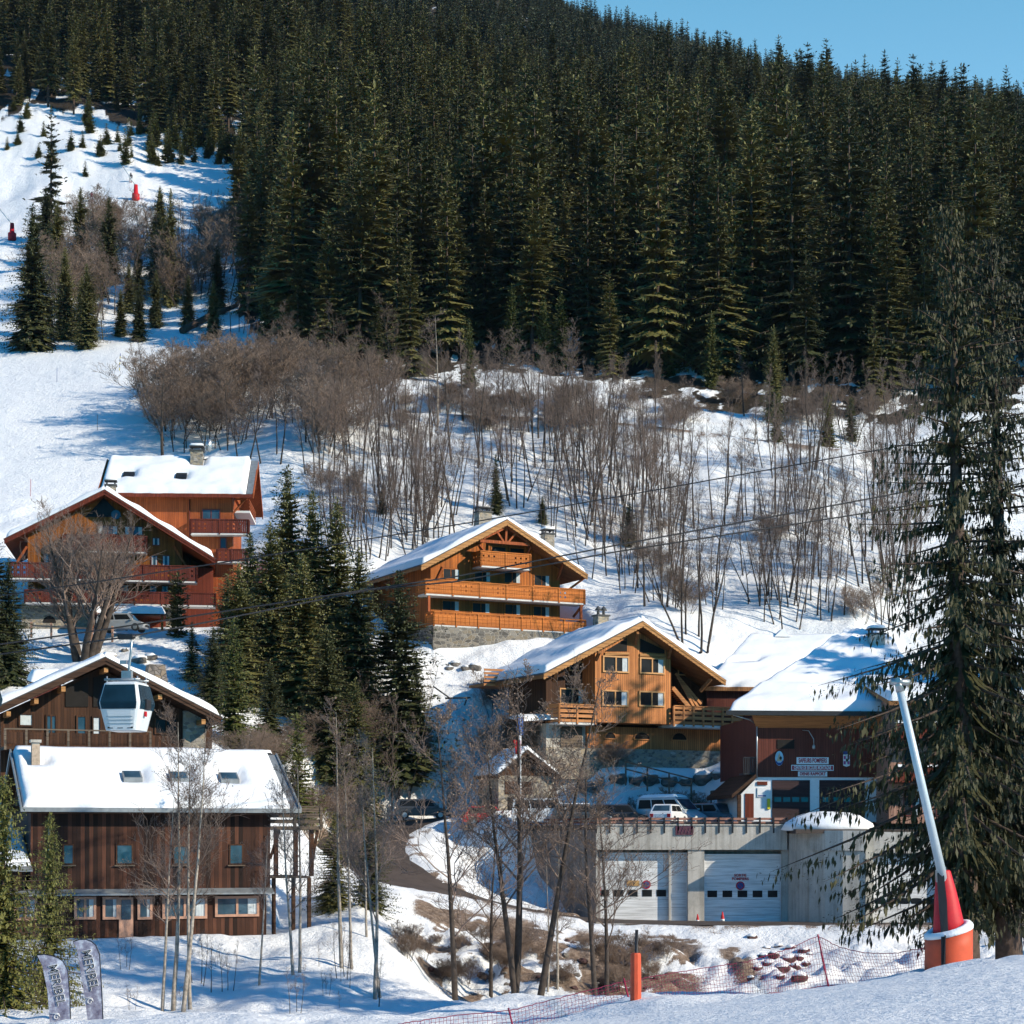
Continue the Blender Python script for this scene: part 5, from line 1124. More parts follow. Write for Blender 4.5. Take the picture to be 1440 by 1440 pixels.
# left retaining wall
lv = Vector((lw.x - gl, lw.y, 0)).normalized()
MB().prism([(gl, 0, -.6), (gl, 0, gz(1159)), (lw.x, lw.y, gz(1159)), (lw.x, lw.y, -.6)], (.35 * lv.y, -.35 * lv.x, 0)).build('side_wall', concrete('shaded_stained_concrete', (.20, .18, .17), .6), G.root)  # shade of this left side put into a darker concrete colour
for xa, xb, y_ in ((gx(967), gx(990), -.25), (gx(1099), gx(1108), -.05), (gl, gl + .12, -.02), (gx(940.5), gx(943.5), -.05)): MB().box(xa, xb, y_, .8, -.5, bz).build('pillar', M['concrete'], G.root)
MB().box(gl + .4, gx(1107), .95, 1.2, -.5, bz).build('inner_wall', M['concrete'], G.root)
def gdoor(xa, xb, yt, yb, d, nwin=0, wy=0, shape=0, mat='door_white'):
    a, b = G.uv(xa, 1250, d)[0], G.uv(xb, 1250, d)[0]; z0, z1 = G.uv(xa, yb, d)[1], G.uv(xa, yt, d)[1]
    o = MB().box(a, b, d, d + .12, z0, z1).build('garage_door', M[mat], G.root)
    fr = MB().box(a - .1, a, d - .05, d + .1, z0, z1 + .1).box(b, b + .1, d - .05, d + .1, z0, z1 + .1).box(a, b, d - .05, d + .1, z1, z1 + .1).build('door_frame', M['white'], o)
    if nwin:
        p = MB(); zc = G.uv(xa, wy, d)[1]
        for k in range(nwin):
            c0 = a + (b - a) * (k + .5) / nwin
            if shape: p.prism([(c0 + .38*math.copysign(abs(math.cos(t*.524))**.5, math.cos(t*.524)), d - .02, zc + .2*math.copysign(abs(math.sin(t*.524))**.5, math.sin(t*.524))) for t in range(12)], (0, .03, 0))
            else: p.box(c0 - .33, c0 + .33, d - .02, d - .003, zc - .23, zc + .23)
        p.build('door_windows', M['glass'], o)
    return o, a, b, z0, z1
d1 = gdoor(840, 940, 1201, 1296, .3, 5, 1256)[0]; gdoor(944, 965, 1201, 1297, .3)
d3, a, b, z0, z1 = gdoor(991, 1097, 1203, 1297, .3, 5, 1257)
for s_t, yy in (('SORTIE', 1231), ('POMPIERS', 1236)):
    q = G.uv(1041, yy, .28); t = text_mesh(d3, s_t, q[0], .27, q[1], .26, M['sign_red'], bold=.006)
def noparking(par, px, py, d, r=.3):
    q = G.uv(px, py, d); o = disc(par, q, r, r, d - .02, M['sign_red'], 'no_parking_sign'); disc(o, q, r * .72, r * .72, d - .035, M['sign_blue'], 'sign_centre'); 
    MB().bar((q[0] - r*.55, d - .045, q[1] + r*.55), (q[0] + r*.55, d - .045, q[1] - r*.55), .02, r*.22, up=(0,1,0)).build('sign_bar', M['sign_red'], o)
noparking(d3, 1041, 1245.5, .28); noparking(d1, 909, 1244, .28)
q = G.rect(881, 1238, 899, 1246, .28); wall(G, 'sign_panel', plain('sign_ochre', (.55, .32, .12), .6, .15), q[0], q[1], .25, .3, q[2], q[3], d1)
q = G.rect(841, 1247, 845, 1258, .28); wall(G, 'hazard_plate', M['sign_red'], q[0], q[1], .25, .3, q[2], q[3], d1)
q = G.rect(950, 1162, 975, 1174, -.36); pl = wall(G, 'deck_sign', plain('faded_plum_board', (.10, .03, .05), .6, .2), q[0], q[1], -.45, -.36, q[2], q[3])
for k in range(5): MB().bar((q[0] + .15 + k*.22, -.46, q[2] + .08), (q[0] + .3 + k*.22, -.46, q[3] - .08), .01, .05, up=(0,1,0)).build('faded_stroke', plain('faded_stroke', (.3, .18, .2), .7, .2), pl)
# the bulging concrete drum and the lit garages right of it
drum = [(1108, 0), (1120, -1.3), (1138, -2.6), (1160, -3.5), (1185, -4.1), (1217, -4.4)]
for nm, yt, yb, off in (('drum_wall', 1196, 1302, 0.0), ('drum_parapet', 1168, 1196, -.15)):
    m_ = MB(); pv = [(G.uv(a_, 1250, b_)[0], b_ + off) for a_, b_ in drum]; z1_, z0_ = gz(yt, -3), gz(yb, -3) - .4
    n = len(pv); vs = []
    for (x, y) in pv: vs += [(x, y, z0_ if nm == 'drum_wall' else z0_ + .4), (x, y, z1_)]
    for (x, y) in pv[::-1]: vs += [(x + .3, y + 1.0, z0_ if nm == 'drum_wall' else z0_ + .4), (x + .3, y + 1.0, z1_)]
    m_.add(vs, [(2*i, 2*i+2, 2*i+3, 2*i+1) for i in range(2*n-1)] + [tuple(2*i+1 for i in range(2*n)), (4*n-2, 0, 1, 4*n-1)])
    m_.build(nm, M['concrete'], G.root)
xd = G.uv(1217, 1250, -4.4)[0]; xc = G.uv(1228, 1250, -4.5)[0]; z_b = gz(1200, -4.5); z_t = gz(1170, -4.5); zg = gz(1306, -4.5)
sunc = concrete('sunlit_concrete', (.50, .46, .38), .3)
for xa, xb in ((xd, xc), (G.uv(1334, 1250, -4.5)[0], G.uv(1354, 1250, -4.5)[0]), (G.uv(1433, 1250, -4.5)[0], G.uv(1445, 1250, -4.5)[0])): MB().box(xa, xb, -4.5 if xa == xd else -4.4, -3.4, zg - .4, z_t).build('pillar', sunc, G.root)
MB().box(xc, 45, -4.45, -3.9, z_b, z_t).build('lintel_beam', M['concrete'], G.root); MB().box(xc, 45, -3.3, -3.0, zg - .4, z_b).build('inner_wall', M['concrete'], G.root)
gdoor(1229, 1331, 1207, 1305, -3.8, 6, 1267, 1); gdoor(1380, 1429, 1207, 1287, -3.8, 3, 1245, 1); gdoor(1356, 1376, 1207, 1300, -3.8); gdoor(1450, 1530, 1207, 1295, -3.8, 4, 1250, 1)
zs = gz(1168, -2)
hp = MB(); rg = []
cxm, cym = G.uv(1165, 1200, -1.2)[0], -1.3
for r_, h_ in ((3.2, 0), (2.95, .5), (2.3, .95), (1.4, 1.2), (.3, 1.28)):
    rg.append([(cxm + r_*1.0*math.cos(k*.3927)*(1+.1*mnoise.noise(Vector((k, r_, 0)))), cym + r_*.65*math.sin(k*.3927), zs + h_ + .1*mnoise.noise(Vector((k*1.3, r_*2, 5)))) for k in range(16)])
tag(hp.tube_rings(rg).build('snow_heap', M['snow'], None, 'ploughed white snow heap on the round concrete drum beside the deck railing'), None, 'snow heap').location = G.o
rl_ = MB(); yr = -.2
for z_, h_ in ((.12, .13), (.36, .16)): rl_.bar((gl, yr, gz(1159) + z_), (gx(1106), yr, gz(1159) + z_), .05, h_)
n = 14
ro = tag(rl_.build('deck_railing', plain('rosy_timber_rail', (.36, .18, .13), .8, .25), None, 'low rosy timber railing on black brackets along the front edge of the car park'), None, 'railing'); ro.location = G.o
for k in range(n + 1): x = gl + (gx(1106) - gl) * k / n; MB().box(x - .05, x + .05, yr - .25, yr - .04, gz(1159) - .6, gz(1159) + .46).build('bracket', M['black'], ro)
rl_ = MB(); a_, b_ = Vector((gl, 0, gz(1159))), Vector((lw.x, lw.y, gz(1159)))
for z_ in (.12, .36): rl_.bar(a_ + Vector((0, 0, z_)), b_ + Vector((0, 0, z_)), .05, .13)
for k in range(9): p = a_.lerp(b_, k / 8); rl_.box(p.x - .05, p.x + .05, p.y - .05, p.y + .05, p.z - .4, p.z + .44)
tag(rl_.build('deck_railing', M['wood_redrail'], None, 'dark low railing along the left side of the car park behind the bare trees'), None, 'railing').location = G.o

# ================================================================ little stone hut, lamps, flag
Hh = Bld('stone_hut', 'small stone hut with a dark brown gable between the flagpole and the snow slope', 'hut', 742, 1142, 143, 22)
ap, le, re = Hh.uv(742, 1055, -.6), Hh.uv(700, 1090, -.6), Hh.uv(788, 1086, -.6); le = (le[0], min(le[1], re[1])); re = (re[0], le[1])
roof(Hh, ap, le, re, -.6, 4.4, .2, .35, 'wood_dark', 'wood_dark', .25, False, seed=91)
x0, x1 = Hh.uv(701, 1110)[0], Hh.uv(779, 1110)[0]; zt = Hh.uv(740, 1091)[1]
wall(Hh, 'wall', M['stone'], x0, x1, 0, 4, -1.5, zt)
MB().prism([(x0 + .02, .03, zt), (x1 - .02, .03, zt), (x1 - .02, .03, top_at(ap, re, x1, .22)), (ap[0], .03, ap[1] - .24), (x0 + .02, .03, top_at(ap, le, x0, .22))], (0, 3.9, 0)).build('gable_wall', M['wood_brown'], Hh.root)
q = Hh.rect(710, 1099, 748, 1117); wall(Hh, 'shutter', M['wood_brown'], q[0], q[1], -.05, .02, q[2], q[3]); q = Hh.rect(714, 1121, 722, 1142); wall(Hh, 'door', M['darkhole'], q[0], q[1], -.04, .02, q[2], q[3])
def lamp_post(px, py0, py1, Y, label):
    b = P(px, py1, Y); h_ = (py1 - py0) / (FPX / Y); o = thing('street_lamp', label, 'street lamp', b)
    MB().tube([(0, 0, -1.5), (0, 0, h_ - .75)], .05, 6).lathe((0, 0, h_ - .8), [(.05, 0), (.16, .08)], 8).build('post', M['black'], o)
    MB().lathe((0, 0, h_ - .7), [(.13, 0), (.22, .42)], 6).build('lantern_glass', M['curtain'], o); MB().lathe((0, 0, h_ - .28), [(.27, 0), (.2, .12), (.03, .28)], 6).build('lantern_roof', M['black'], o)
lamp_post(687, 1054, 1092, 147, 'black lantern street lamp standing left of the stone hut'); lamp_post(714, 1054, 1078, 150, 'black lantern street lamp just behind the stone hut roof')
b = P(732, 1150, 139.5); o = thing('flagpole', 'white flagpole with a limp blue, white and red flag in front of the hut', 'flagpole', b)
MB().tube([(0, 0, -.5), (0, 0, 7.6)], .055, 8).build('pole', M['white'], o)
for k, (mt, z0, z1) in enumerate(((plain('flag_blue', (.02, .07, .25), .8, .1), 6.0, 7.3), (M['white'], 5.65, 6.0), (M['red'], 4.6, 5.65))):
    mm = MB(); n = 6; vs = []
    for i in range(n + 1):
        for z in (z0, (z0+z1)/2, z1): vs.append((.03 + (-.48 + .1 * math.sin(z*3)) * i / n if k == 2 else .03 + (.45 if k == 0 else .1) * (-1 if i % 2 else 1) * i / n * .6 + (-.1), .07 * math.sin(i * 2.2 + z), z))
    mm.add(vs, [(3*i+j, 3*i+3+j, 3*i+4+j, 3*i+1+j) for i in range(n) for j in range(2)], 0, True); fo = mm.build('flag_cloth', mt, o); md = fo.modifiers.new('t', 'SOLIDIFY'); md.thickness = .02

# ================================================================ vehicles
def car(label, px, py, Y, deg, paint, L=4.2, W=1.75, Ht=1.5, belt=.92, hood=1.0, wf=.55, wr=.15, tail=.2, name='parked_car', cat='car', loc=None, snowcap=0, plate=True, hz=.72):
    o = thing(name, label, cat, loc if loc is not None else P(px, py, Y), R(deg), 'vehicles parked above the garages' if loc is None and Y < 145 else None)
    h = L / 2; prof = [(-h + .1, .28), (-h, .5), (-h + .03, belt * .88), (-h + tail, belt), (h - hood, belt), (h - .22, hz + .04), (h - .04, hz - .12), (h, .45), (h - .1, .26)]
    def ring(y, s, dz_): return [(x * s, y, .6 + (z - .6) * (1 - dz_)) for x, z in prof]
    bd = MB().tube_rings([ring(-W/2, .975, .10), ring(-W/2 + .07, .995, .02), ring(-W/2 + .25, 1, 0), ring(W/2 - .25, 1, 0), ring(W/2 - .07, .995, .02), ring(W/2, .975, .10)], smooth=False)
    xr, xf = -h + tail * .7, h - hood + .12; xr2, xf2 = xr + wr, xf - wf
    lo = [(xr, -W/2 + .06, belt - .02), (xf, -W/2 + .06, belt - .02), (xf, W/2 - .06, belt - .02), (xr, W/2 - .06, belt - .02)]
    hi = [(xr2, -W/2 + .2, Ht), (xf2, -W/2 + .2, Ht), (xf2, W/2 - .2, Ht), (xr2, W/2 - .2, Ht)]
    bd.hexa(lo, hi); hi2 = [(xr2 + .12, -W/2 + .3, Ht + .045), (xf2 - .15, -W/2 + .3, Ht + .045), (xf2 - .15, W/2 - .3, Ht + .045), (xr2 + .12, W/2 - .3, Ht + .045)]; bd.hexa(hi, hi2)
    body = bd.build('body', paint, o)
    def pane(i, j, s0, s1, t0=.16, t1=.88, nm='side_window'):
        a, b, c, d_ = Vector(lo[i]), Vector(lo[j]), Vector(hi[j]), Vector(hi[i]); g = lambda s, t: (a.lerp(b, s)).lerp(d_.lerp(c, s), t)
        q = [g(s0, t0), g(s1, t0), g(s1, t1), g(s0, t1)]; n = (q[1]-q[0]).cross(q[3]-q[0]).normalized(); ctr = sum((Vector(v) for v in lo + hi), Vector()) / 8
        if n.dot(q[0] - ctr) < 0: n = -n
        MB().prism([v + n * .004 for v in q], n * .012).build(nm, M['glass_blue'] if nm != 'side_window' else M['glass'], body)
    pane(1, 2, .05, .95, .06, .92, 'windscreen'); pane(3, 0, .08, .92, .2, .9, 'rear_window')
    for (i, j) in ((0, 1), (2, 3)):
        rng = ((.05, .33), (.36, .64), (.67, .95)) if L > 4.6 else ((.07, .48), (.52, .93))
        for s0, s1 in rng: pane(i, j, s0, s1)
    for sx in (-1, 1):
        for sy in (-1, 1):
            x, y = sx * (h - .78), sy * (W/2 - .1); r_ = .33
            ty = MB().tube([(x, y - .11*sy, r_), (x, y + .11*sy, r_)], r_, 16).build('wheel', M['black'], o); MB().tube([(x, y + .08*sy, r_), (x, y + .125*sy, r_)], r_ * .58, 12).build('rim', M['metal'], ty)
    for sy in (-1, 1):
        MB().box(h - .14, h + .005, sy * (W/2 - .42) - .14, sy * (W/2 - .42) + .14, hz - .22, hz - .06).build('headlight', M['curtain'], body)
        MB().box(-h - .005, -h + .12, sy * (W/2 - .2) - .12, sy * (W/2 - .2) + .12, belt - .35, belt - .1).build('tail_light', M['red'], body)
        MB().box(xf - .25, xf - .1, sy * (W/2 + .08) - .08, sy * (W/2 + .08) + .08, belt, belt + .15).build('mirror', paint, body)
    MB().box(h - .06, h + .015, -W/2 + .35, W/2 - .35, .4, .56).build('grille', M['black'], body)
    if plate: MB().box(-h - .012, -h + .02, -.26, .26, belt - .42, belt - .3).build('number_plate', M['white'], body)
    if snowcap: snow_sheet(body, (xr2 + .05, -W/2 + .25, Ht + .05), (xf2 - .05, -W/2 + .25, Ht + .05), (xr2 + .05, W/2 - .25, Ht + .05), (xf2 - .05, W/2 - .25, Ht + .05), snowcap, seed=97, r=.35)
    return o
pt = lambda n, c: plain(n, c, .28, .03, .0, spec=.6)
DZ = P(900, 1155.5, 134).z
def dl_(px, Y): p = P(px, 1155, Y); p.z = G.o.z + dz - .1; return p
car('white van with long side windows parked right of the flagpole', 0, 0, 140, -8, pt('van_white', (.72, .73, .73)), 4.9, 1.85, 1.95, 1.15, .85, .75, .1, .12, 'parked_van', 'van', dl_(768, 139))
car('red hatchback parked at the left end of the car park', 0, 0, 140, 8, pt('car_red', (.5, .02, .02)), 3.9, 1.65, 1.42, .9, .95, .6, .35, .25, loc=dl_(686, 142))
car('dark grey estate car between the white van and the small black car', 0, 0, 140, -4, pt('car_grey', (.06, .07, .08)), 4.3, loc=dl_(818, 138.5), snowcap=.06)
car('black low car parked left of the white hatchback', 0, 0, 140, -5, pt('car_black', (.025, .025, .03)), 4.4, loc=dl_(872, 140))
car('pale van with a rounded white roof and dark grille facing right', 0, 0, 140, -42, pt('van_pale', (.50, .55, .58)), 5.3, 1.95, 1.98, 1.12, .95, .85, .1, .12, 'parked_van', 'van', dl_(944, 139), snowcap=.22)
car('white hatchback seen from behind with red tail lights at the railing', 0, 0, 140, 68, pt('car_white', (.74, .75, .76)), 3.9, 1.65, 1.42, .9, .95, .6, .45, .2, loc=dl_(940, 134.5))
car('grey-blue compact car beside the pale van facing the fire station', 0, 0, 140, -48, pt('car_bluegrey', (.16, .22, .26)), 4.3, 1.8, 1.6, .98, 1.0, .65, loc=dl_(1005, 140))
car('dark car half buried behind the snowbank on the bend of the lane', 0, 0, 140, 4, pt('car_dark', (.05, .05, .055)), 4.3, loc=P(594, 1152, 148))
car('silver car parked under the snowy canopy of the left chalet', 0, 0, 140, -8, pt('car_silver', (.35, .36, .37)), 4.4, loc=P(172, 889, 163))
for k, (px_, lb) in enumerate(((981, 'small red and white traffic cone by the concrete pillar'), (1016, 'red and white traffic cone before the large fire brigade door'))):
    p = P(px_, 1297.5, 129.5); o = thing('traffic_cone', lb, 'traffic cone', p, 0, 'traffic cones at the garages'); p.z = H(p.x, p.y); o.location = p + Vector((0, 0, .04)); sc_ = .85 if k == 0 else 1.05; o.scale = (sc_,) * 3
    MB().box(-.22, .22, -.22, .22, 0, .05).build('foot', M['black'], o); MB().lathe((0, 0, .05), [(.17, 0), (.125, .28), (.09, .28 + .2), (.03, .75)], 12).build('cone', M['red'], o)
    MB().lathe((0, 0, .05), [(.150, .14), (.128, .28)], 12).lathe((0, 0, .05), [(.098, .42), (.078, .52)], 12).build('white_band', M['white'], o)

# ================================================================ gondola lift
def cable(pts, label, r=.028):
    m_ = MB(); ps = [P(*q) for q in pts]; out = []
    for a, b in zip(ps[:-1], ps[1:]):
        for k in range(6): out.append(a.lerp(b, k / 6))
    out.append(ps[-1]); m_.tube(out, r, 6); return tag(m_.build('cable', M['black'], None), label, 'cable', 'gondola lift cables')
cable([(-200, 868, 92), (0, 838, 92), (143, 817, 92), (300, 793, 93), (450, 769, 93), (660, 735, 94), (860, 700, 95), (1240, 632, 97), (1460, 590, 98), (2000, 480, 100)], 'thin dark cable that passes just above the middle chalet roof', .03)
cable([(-200, 938, 78), (0, 906, 79), (141, 886, 80), (260, 868, 81), (451, 839, 82), (640, 811, 84), (860, 768, 86), (1240, 698, 90), (1460, 655, 92), (2000, 545, 95)], 'upper line of the close pair of lift cables crossing the middle', .034)
CB = [(-200, 952, 78), (0, 920, 79), (173, 896.5, 79), (260, 881, 80), (522, 829, 83), (640, 818, 84), (860, 777, 86), (1240, 718, 90), (1460, 675, 92), (2000, 570, 95)]
cable(CB, 'lower cable of the close pair, carrying the white gondola', .034)
M['tinted'] = glass_mat('tinted_gondola_glass', (.006, .02, .032), .25); M['tinted'].node_tree.nodes['Principled BSDF'].inputs['Specular IOR Level'].default_value = .15
def gondola(loc, rz, label):
    o = thing('gondola_cabin', label, 'gondola', loc, rz, None)
    def ring(hw, hd, z, n=20):
        out = []
        for k in range(n):
            a = 2 * math.pi * (k + .5) / n; c, s = math.cos(a), math.sin(a); out.append((math.copysign(abs(c) ** .28, c) * hw, math.copysign(abs(s) ** .28, s) * hd, z))
        return out
    Z = -4.05
    lv_ = [(.60, .62, 0), (.74, .78, .03), (.98, 1.02, 1.12), (.99, 1.03, 1.22), (.80, .82, 2.02), (.70, .72, 2.09), (.3, .3, 2.12)]
    bd = MB().tube_rings([ring(a, b, Z + z) for a, b, z in lv_], smooth=False).build('cabin', pt('gondola_white', (.70, .74, .76)), o)
    def hwd(z):
        for (a, b, c), (a2, b2, c2) in zip(lv_[:-1], lv_[1:]):
            if c <= z <= c2: t = (z - c) / (c2 - c); return a + (a2 - a) * t, b + (b2 - b) * t
    for sg, ax in ((-1, 'y'), (1, 'y'), (-1, 'x'), (1, 'x')):
        zs_ = (.92, 1.15, 1.22, 1.96); vs = []
        for z in zs_:
            hw, hd = hwd(z); k_ = .84
            if ax == 'y': vs += [(-hw * k_, sg * (hd + .012), Z + z), (hw * k_, sg * (hd + .012), Z + z)]
            else: vs += [(sg * (hw + .012), -hd * k_, Z + z), (sg * (hw + .012), hd * k_, Z + z)]
        m_ = MB().add(vs, [(2*i, 2*i+1, 2*i+3, 2*i+2) for i in range(3)]); w_ = m_.build('window', M['tinted'], bd); w_.modifiers.new('t', 'SOLIDIFY').thickness = .02
    for x in (-.45, 0, .45): MB().box(x - .13, x + .13, -.80, -.72, Z + .10, Z + .17).build('vent_slot', M['black'], bd)
    for z in (.3, .45, .6): MB().box(-.6, .6, -(hwd(z)[1] + .012), -(hwd(z)[1] - .02), Z + z - .012, Z + z + .012).build('rib', M['metal'], bd)
    for sx in (-1, 1): MB().box(sx * 1.0 - .05, sx * 1.0 + .05, -.35, .25, Z + .95, Z + 1.35).build('bumper', M['black'], bd)
    MB().box(.93, .99, -.3, -.12, Z + .62, Z + .84).build('door_panel_decal', M['red'], bd)
    fr = MB()
    for y in (-.55, .55): fr.tube([(-.82, y, Z + 2.2), (.82, y, Z + 2.2)], .05, 8)
    for x in (-.6, .6): fr.tube([(x, -.6, Z + 2.2), (x, .6, Z + 2.2)], .04, 8)
    for x in (-.7, .7):
        for y in (-.55, .55): fr.tube([(x, y, Z + 2.0), (x, y, Z + 2.34)], .04, 6)
    fr.build('roof_frame', M['metal'], o)
    MB().tube([(0.12, 0, Z + 2.2), (.12, 0, Z + 2.75), (.2, 0, Z + 3.4), (.24, 0, -.12), (0, 0, 0)], [.06, .06, .055, .05, .06], 8).box(-.2, .25, -.12, .12, Z + 2.2, Z + 2.6).box(-.28, .02, -.1, .1, Z + 2.9, Z + 3.05).build('hanger_arm', M['metal'], o)
    MB().box(-.35, .3, -.09, .09, -.10, .12).tube([(-.4, 0, .06), (.4, 0, .0)], .07, 8).build('cable_grip', M['black'], o); return o
g_ = gondola(P(178, 896, 79), R(-9), 'white gondola cabin with a dark tinted window hanging before the dark chalet'); g_.scale = (.93, .93, .96)
gondola(P(-41, 885, 79), R(-9), 'second gondola cabin, only its edge showing at the left border')

# ================================================================ snow lances, nets, flags on the near piste
def lance(loc, k, label, tip, big=True):
    o = thing('snow_lance', label, 'snow lance', loc); n = 18
    if big:
        rg = []
        for z in (-.4, 0, .5, .95): rg.append([(.78*math.cos(2*math.pi*i/n), .78*math.sin(2*math.pi*i/n), z + (0 if z < .9 else .22*math.cos(2*math.pi*i/n - .3)*1.0)) for i in range(n)])
        MB().tube_rings(rg).build('base_padding', M['orange'], o)
        rg = [[((.80 - j*.10)*math.cos(2*math.pi*i/n), (.80 - j*.10)*math.sin(2*math.pi*i/n), .93 + hh + .22*math.cos(2*math.pi*i/n - .3)) for i in range(n)] for j, hh in ((0, 0), (0, .12), (1, .22), (2.5, .2), (4, .02))]
        MB().tube_rings(rg).build('snow_rim', M['snow'], o)
        MB().box(-.42, -.28, -.80, -.77, -.2, .85).bar((-.36, -.84, -.3), (-.3, -.84, .9), .1, .03).build('base_slit', M['black'], o)
        MB().tube_rings([[(cx + r_*math.cos(2*math.pi*i/14), r_*.8*math.sin(2*math.pi*i/14), z) for i in range(14)] for r_, z, cx in ((.56, .6, .02), (.50, 1.3, .0), (.36, 2.3, -.1), (.24, 2.95, -.17), (.2, 3.0, -.17))]).build('mast_padding', M['red'], o)
        MB().prism([(-.32, -.50, .7), (-.12, -.52, .7), (-.14, -.38, 2.0), (-.22, -.25, 2.95), (-.42, -.22, 2.9), (-.38, -.34, 1.9)], (0, .12, 0)).build('padding_slit', M['black'], o)
        MB().tube([(-.2, -.1, 2.2), (-.24, -.1, 3.1)], [.16, .13], 10).box(-.42, -.22, -.2, .1, 2.6, 3.0).build('joint', M['metal'], o)
        s0 = Vector((-.2, -.1, 2.7))
    else:
        MB().tube_rings([[(r_*math.cos(2*math.pi*i/10), r_*math.sin(2*math.pi*i/10), z) for i in range(10)] for r_, z in ((.75, -.3), (.75, 1.2), (.45, 1.4), (.35, 3.0))]).build('padding', M['red'], o); s0 = Vector((0, 0, 2.8))
    t = Vector(tip) - Vector(loc); d_ = (t - s0).normalized()
    MB().tube([s0, s0.lerp(t, .5), t], [.15, .135, .12] if big else [.1, .09, .08], 12).build('lance_pole', plain('lance_aluminium', (.55, .62, .66), .4, .06, .2), o)
    hd = MB().tube([t - d_ * .1, t + d_ * .28], [.14, .12], 10)
    if big: hd.tube([t + Vector((-.30, -.05, .22)), t + Vector((.30, -.05, .18))], .11, 8).tube([t + Vector((-.1, -.25, .25)), t + Vector((.1, .2, .25))], .09, 8)
    hd.build('nozzle_head', M['metal'], o); return o
lance(P(1334, 1352, 63), 1, 'tall leaning snow lance with red and orange padding beside the right spruces', P(1265, 968, 62))
lance(ground_at(191, 282, 355, 392), 1, 'small red-padded snow lance on the far upper piste', ground_at(191, 282, 355, 392) + Vector((-2.4, 0, 6.4)), False)
lance(ground_at(17, 338, 320, 370), 1, 'red-padded snow lance at the far left border above the piste', ground_at(17, 338, 320, 370) + Vector((-2.2, 0, 5.5)), False)
b = ground_at(894, 1405, 56, 66); o = thing('padded_post', 'orange padded post on the near piste in front of the safety net', 'post', b)
MB().tube([(0, 0, -.2), (.03, 0, 2.1)], .05, 6).build('pole', M['black'], o); MB().lathe((0, 0, -.1), [(.16, 0), (.17, .05), (.16, 1.45), (.13, 1.5)], 10, smooth=False).build('padding', M['orange'], o)
netm = plain('red_safety_net', (.22, .012, .05), .7, .1); netp = plain('red_net_pole', (.42, .02, .06), .5, .1)
def net(name, top, bot, nx, ny, label):
    segs = []
    def pl(ps, t):
        L = [0]; 
        for a, b in zip(ps[:-1], ps[1:]): L.append(L[-1] + (b - a).length)
        s = t * L[-1]
        for i in range(len(ps) - 1):
            if s <= L[i+1] + 1e-6: return ps[i].lerp(ps[i+1], (s - L[i]) / (L[i+1] - L[i]))
        return ps[-1]
    tp, bt = [P(*q) for q in top], [P(*q) for q in bot]; g = [[pl(bt, i / nx).lerp(pl(tp, i / nx), j / ny) + Vector((.04*mnoise.noise(Vector((i*.7, j*.9, 1))), .06*mnoise.noise(Vector((i*.5, j, 7))), .05*mnoise.noise(Vector((i*.6, j, 3))))) for j in range(ny + 1)] for i in range(nx + 1)]
    for i in range(nx + 1):
        for j in range(ny + 1):
            edge = .016 if j in (0, ny) else .0065
            if i < nx: segs.append((g[i][j], g[i+1][j], edge, edge))
            if j < ny: segs.append((g[i][j], g[i][j+1], .0065, .0065))
    me = segs_mesh(name, segs, netm, 3); o = bpy.data.objects.new(name, me); COL.objects.link(o); return tag(o, label, 'safety net', 'safety nets along the near piste')
net('safety_net', [(878, 1380, 62), (960, 1366, 64), (1052, 1352, 66), (1110, 1334, 68), (1150, 1316, 69)], [(890, 1418, 61), (960, 1408, 63), (1052, 1400, 65), (1110, 1394, 67), (1162, 1386, 68)], 70, 9, 'red safety net between the orange post and the middle net pole')
net('safety_net', [(1150, 1316, 69), (1180, 1332, 68), (1215, 1340, 67), (1255, 1341, 66), (1306, 1332, 64.5)], [(1162, 1386, 68), (1215, 1384, 67), (1255, 1381, 66), (1308, 1374, 64.5)], 40, 9, 'red safety net sagging between the middle net pole and the snow lance')
net('safety_net', [(560, 1440, 55), (640, 1428, 57), (718, 1421, 58), (800, 1400, 60), (878, 1380, 62)], [(560, 1490, 54), (640, 1480, 56), (718, 1470, 57), (800, 1446, 59), (888, 1422, 61)], 60, 9, 'red safety net left of the orange post at the bottom edge')
for (a, b, lb) in (((1150, 1314, 69), (1165, 1388, 67.8), 'red net pole standing before the snowy stone heap'), ((877, 1376, 62), (893, 1442, 60.5), 'red net pole beside the orange padded post'), ((715, 1418, 58), (730, 1480, 56.5), 'red net pole at the bottom edge left of centre')):
    tag(MB().tube([P(*b), P(*a)], .028, 6).build('net_pole', netp), lb, 'pole', 'net poles')
m_, nt_, b_ = base('printed_grey_banner', .7, .3); f_ = noise_n(nt_, mapped(nt_, 2, 2, 2), 1.2, 6, .7)
nt_.links.new(ramp(nt_, f_, [(.32, (.10, .09, .14)), (.5, (.26, .26, .34)), (.62, (.55, .60, .68))]), b_.inputs["Base Color"]); M['banner'] = m_
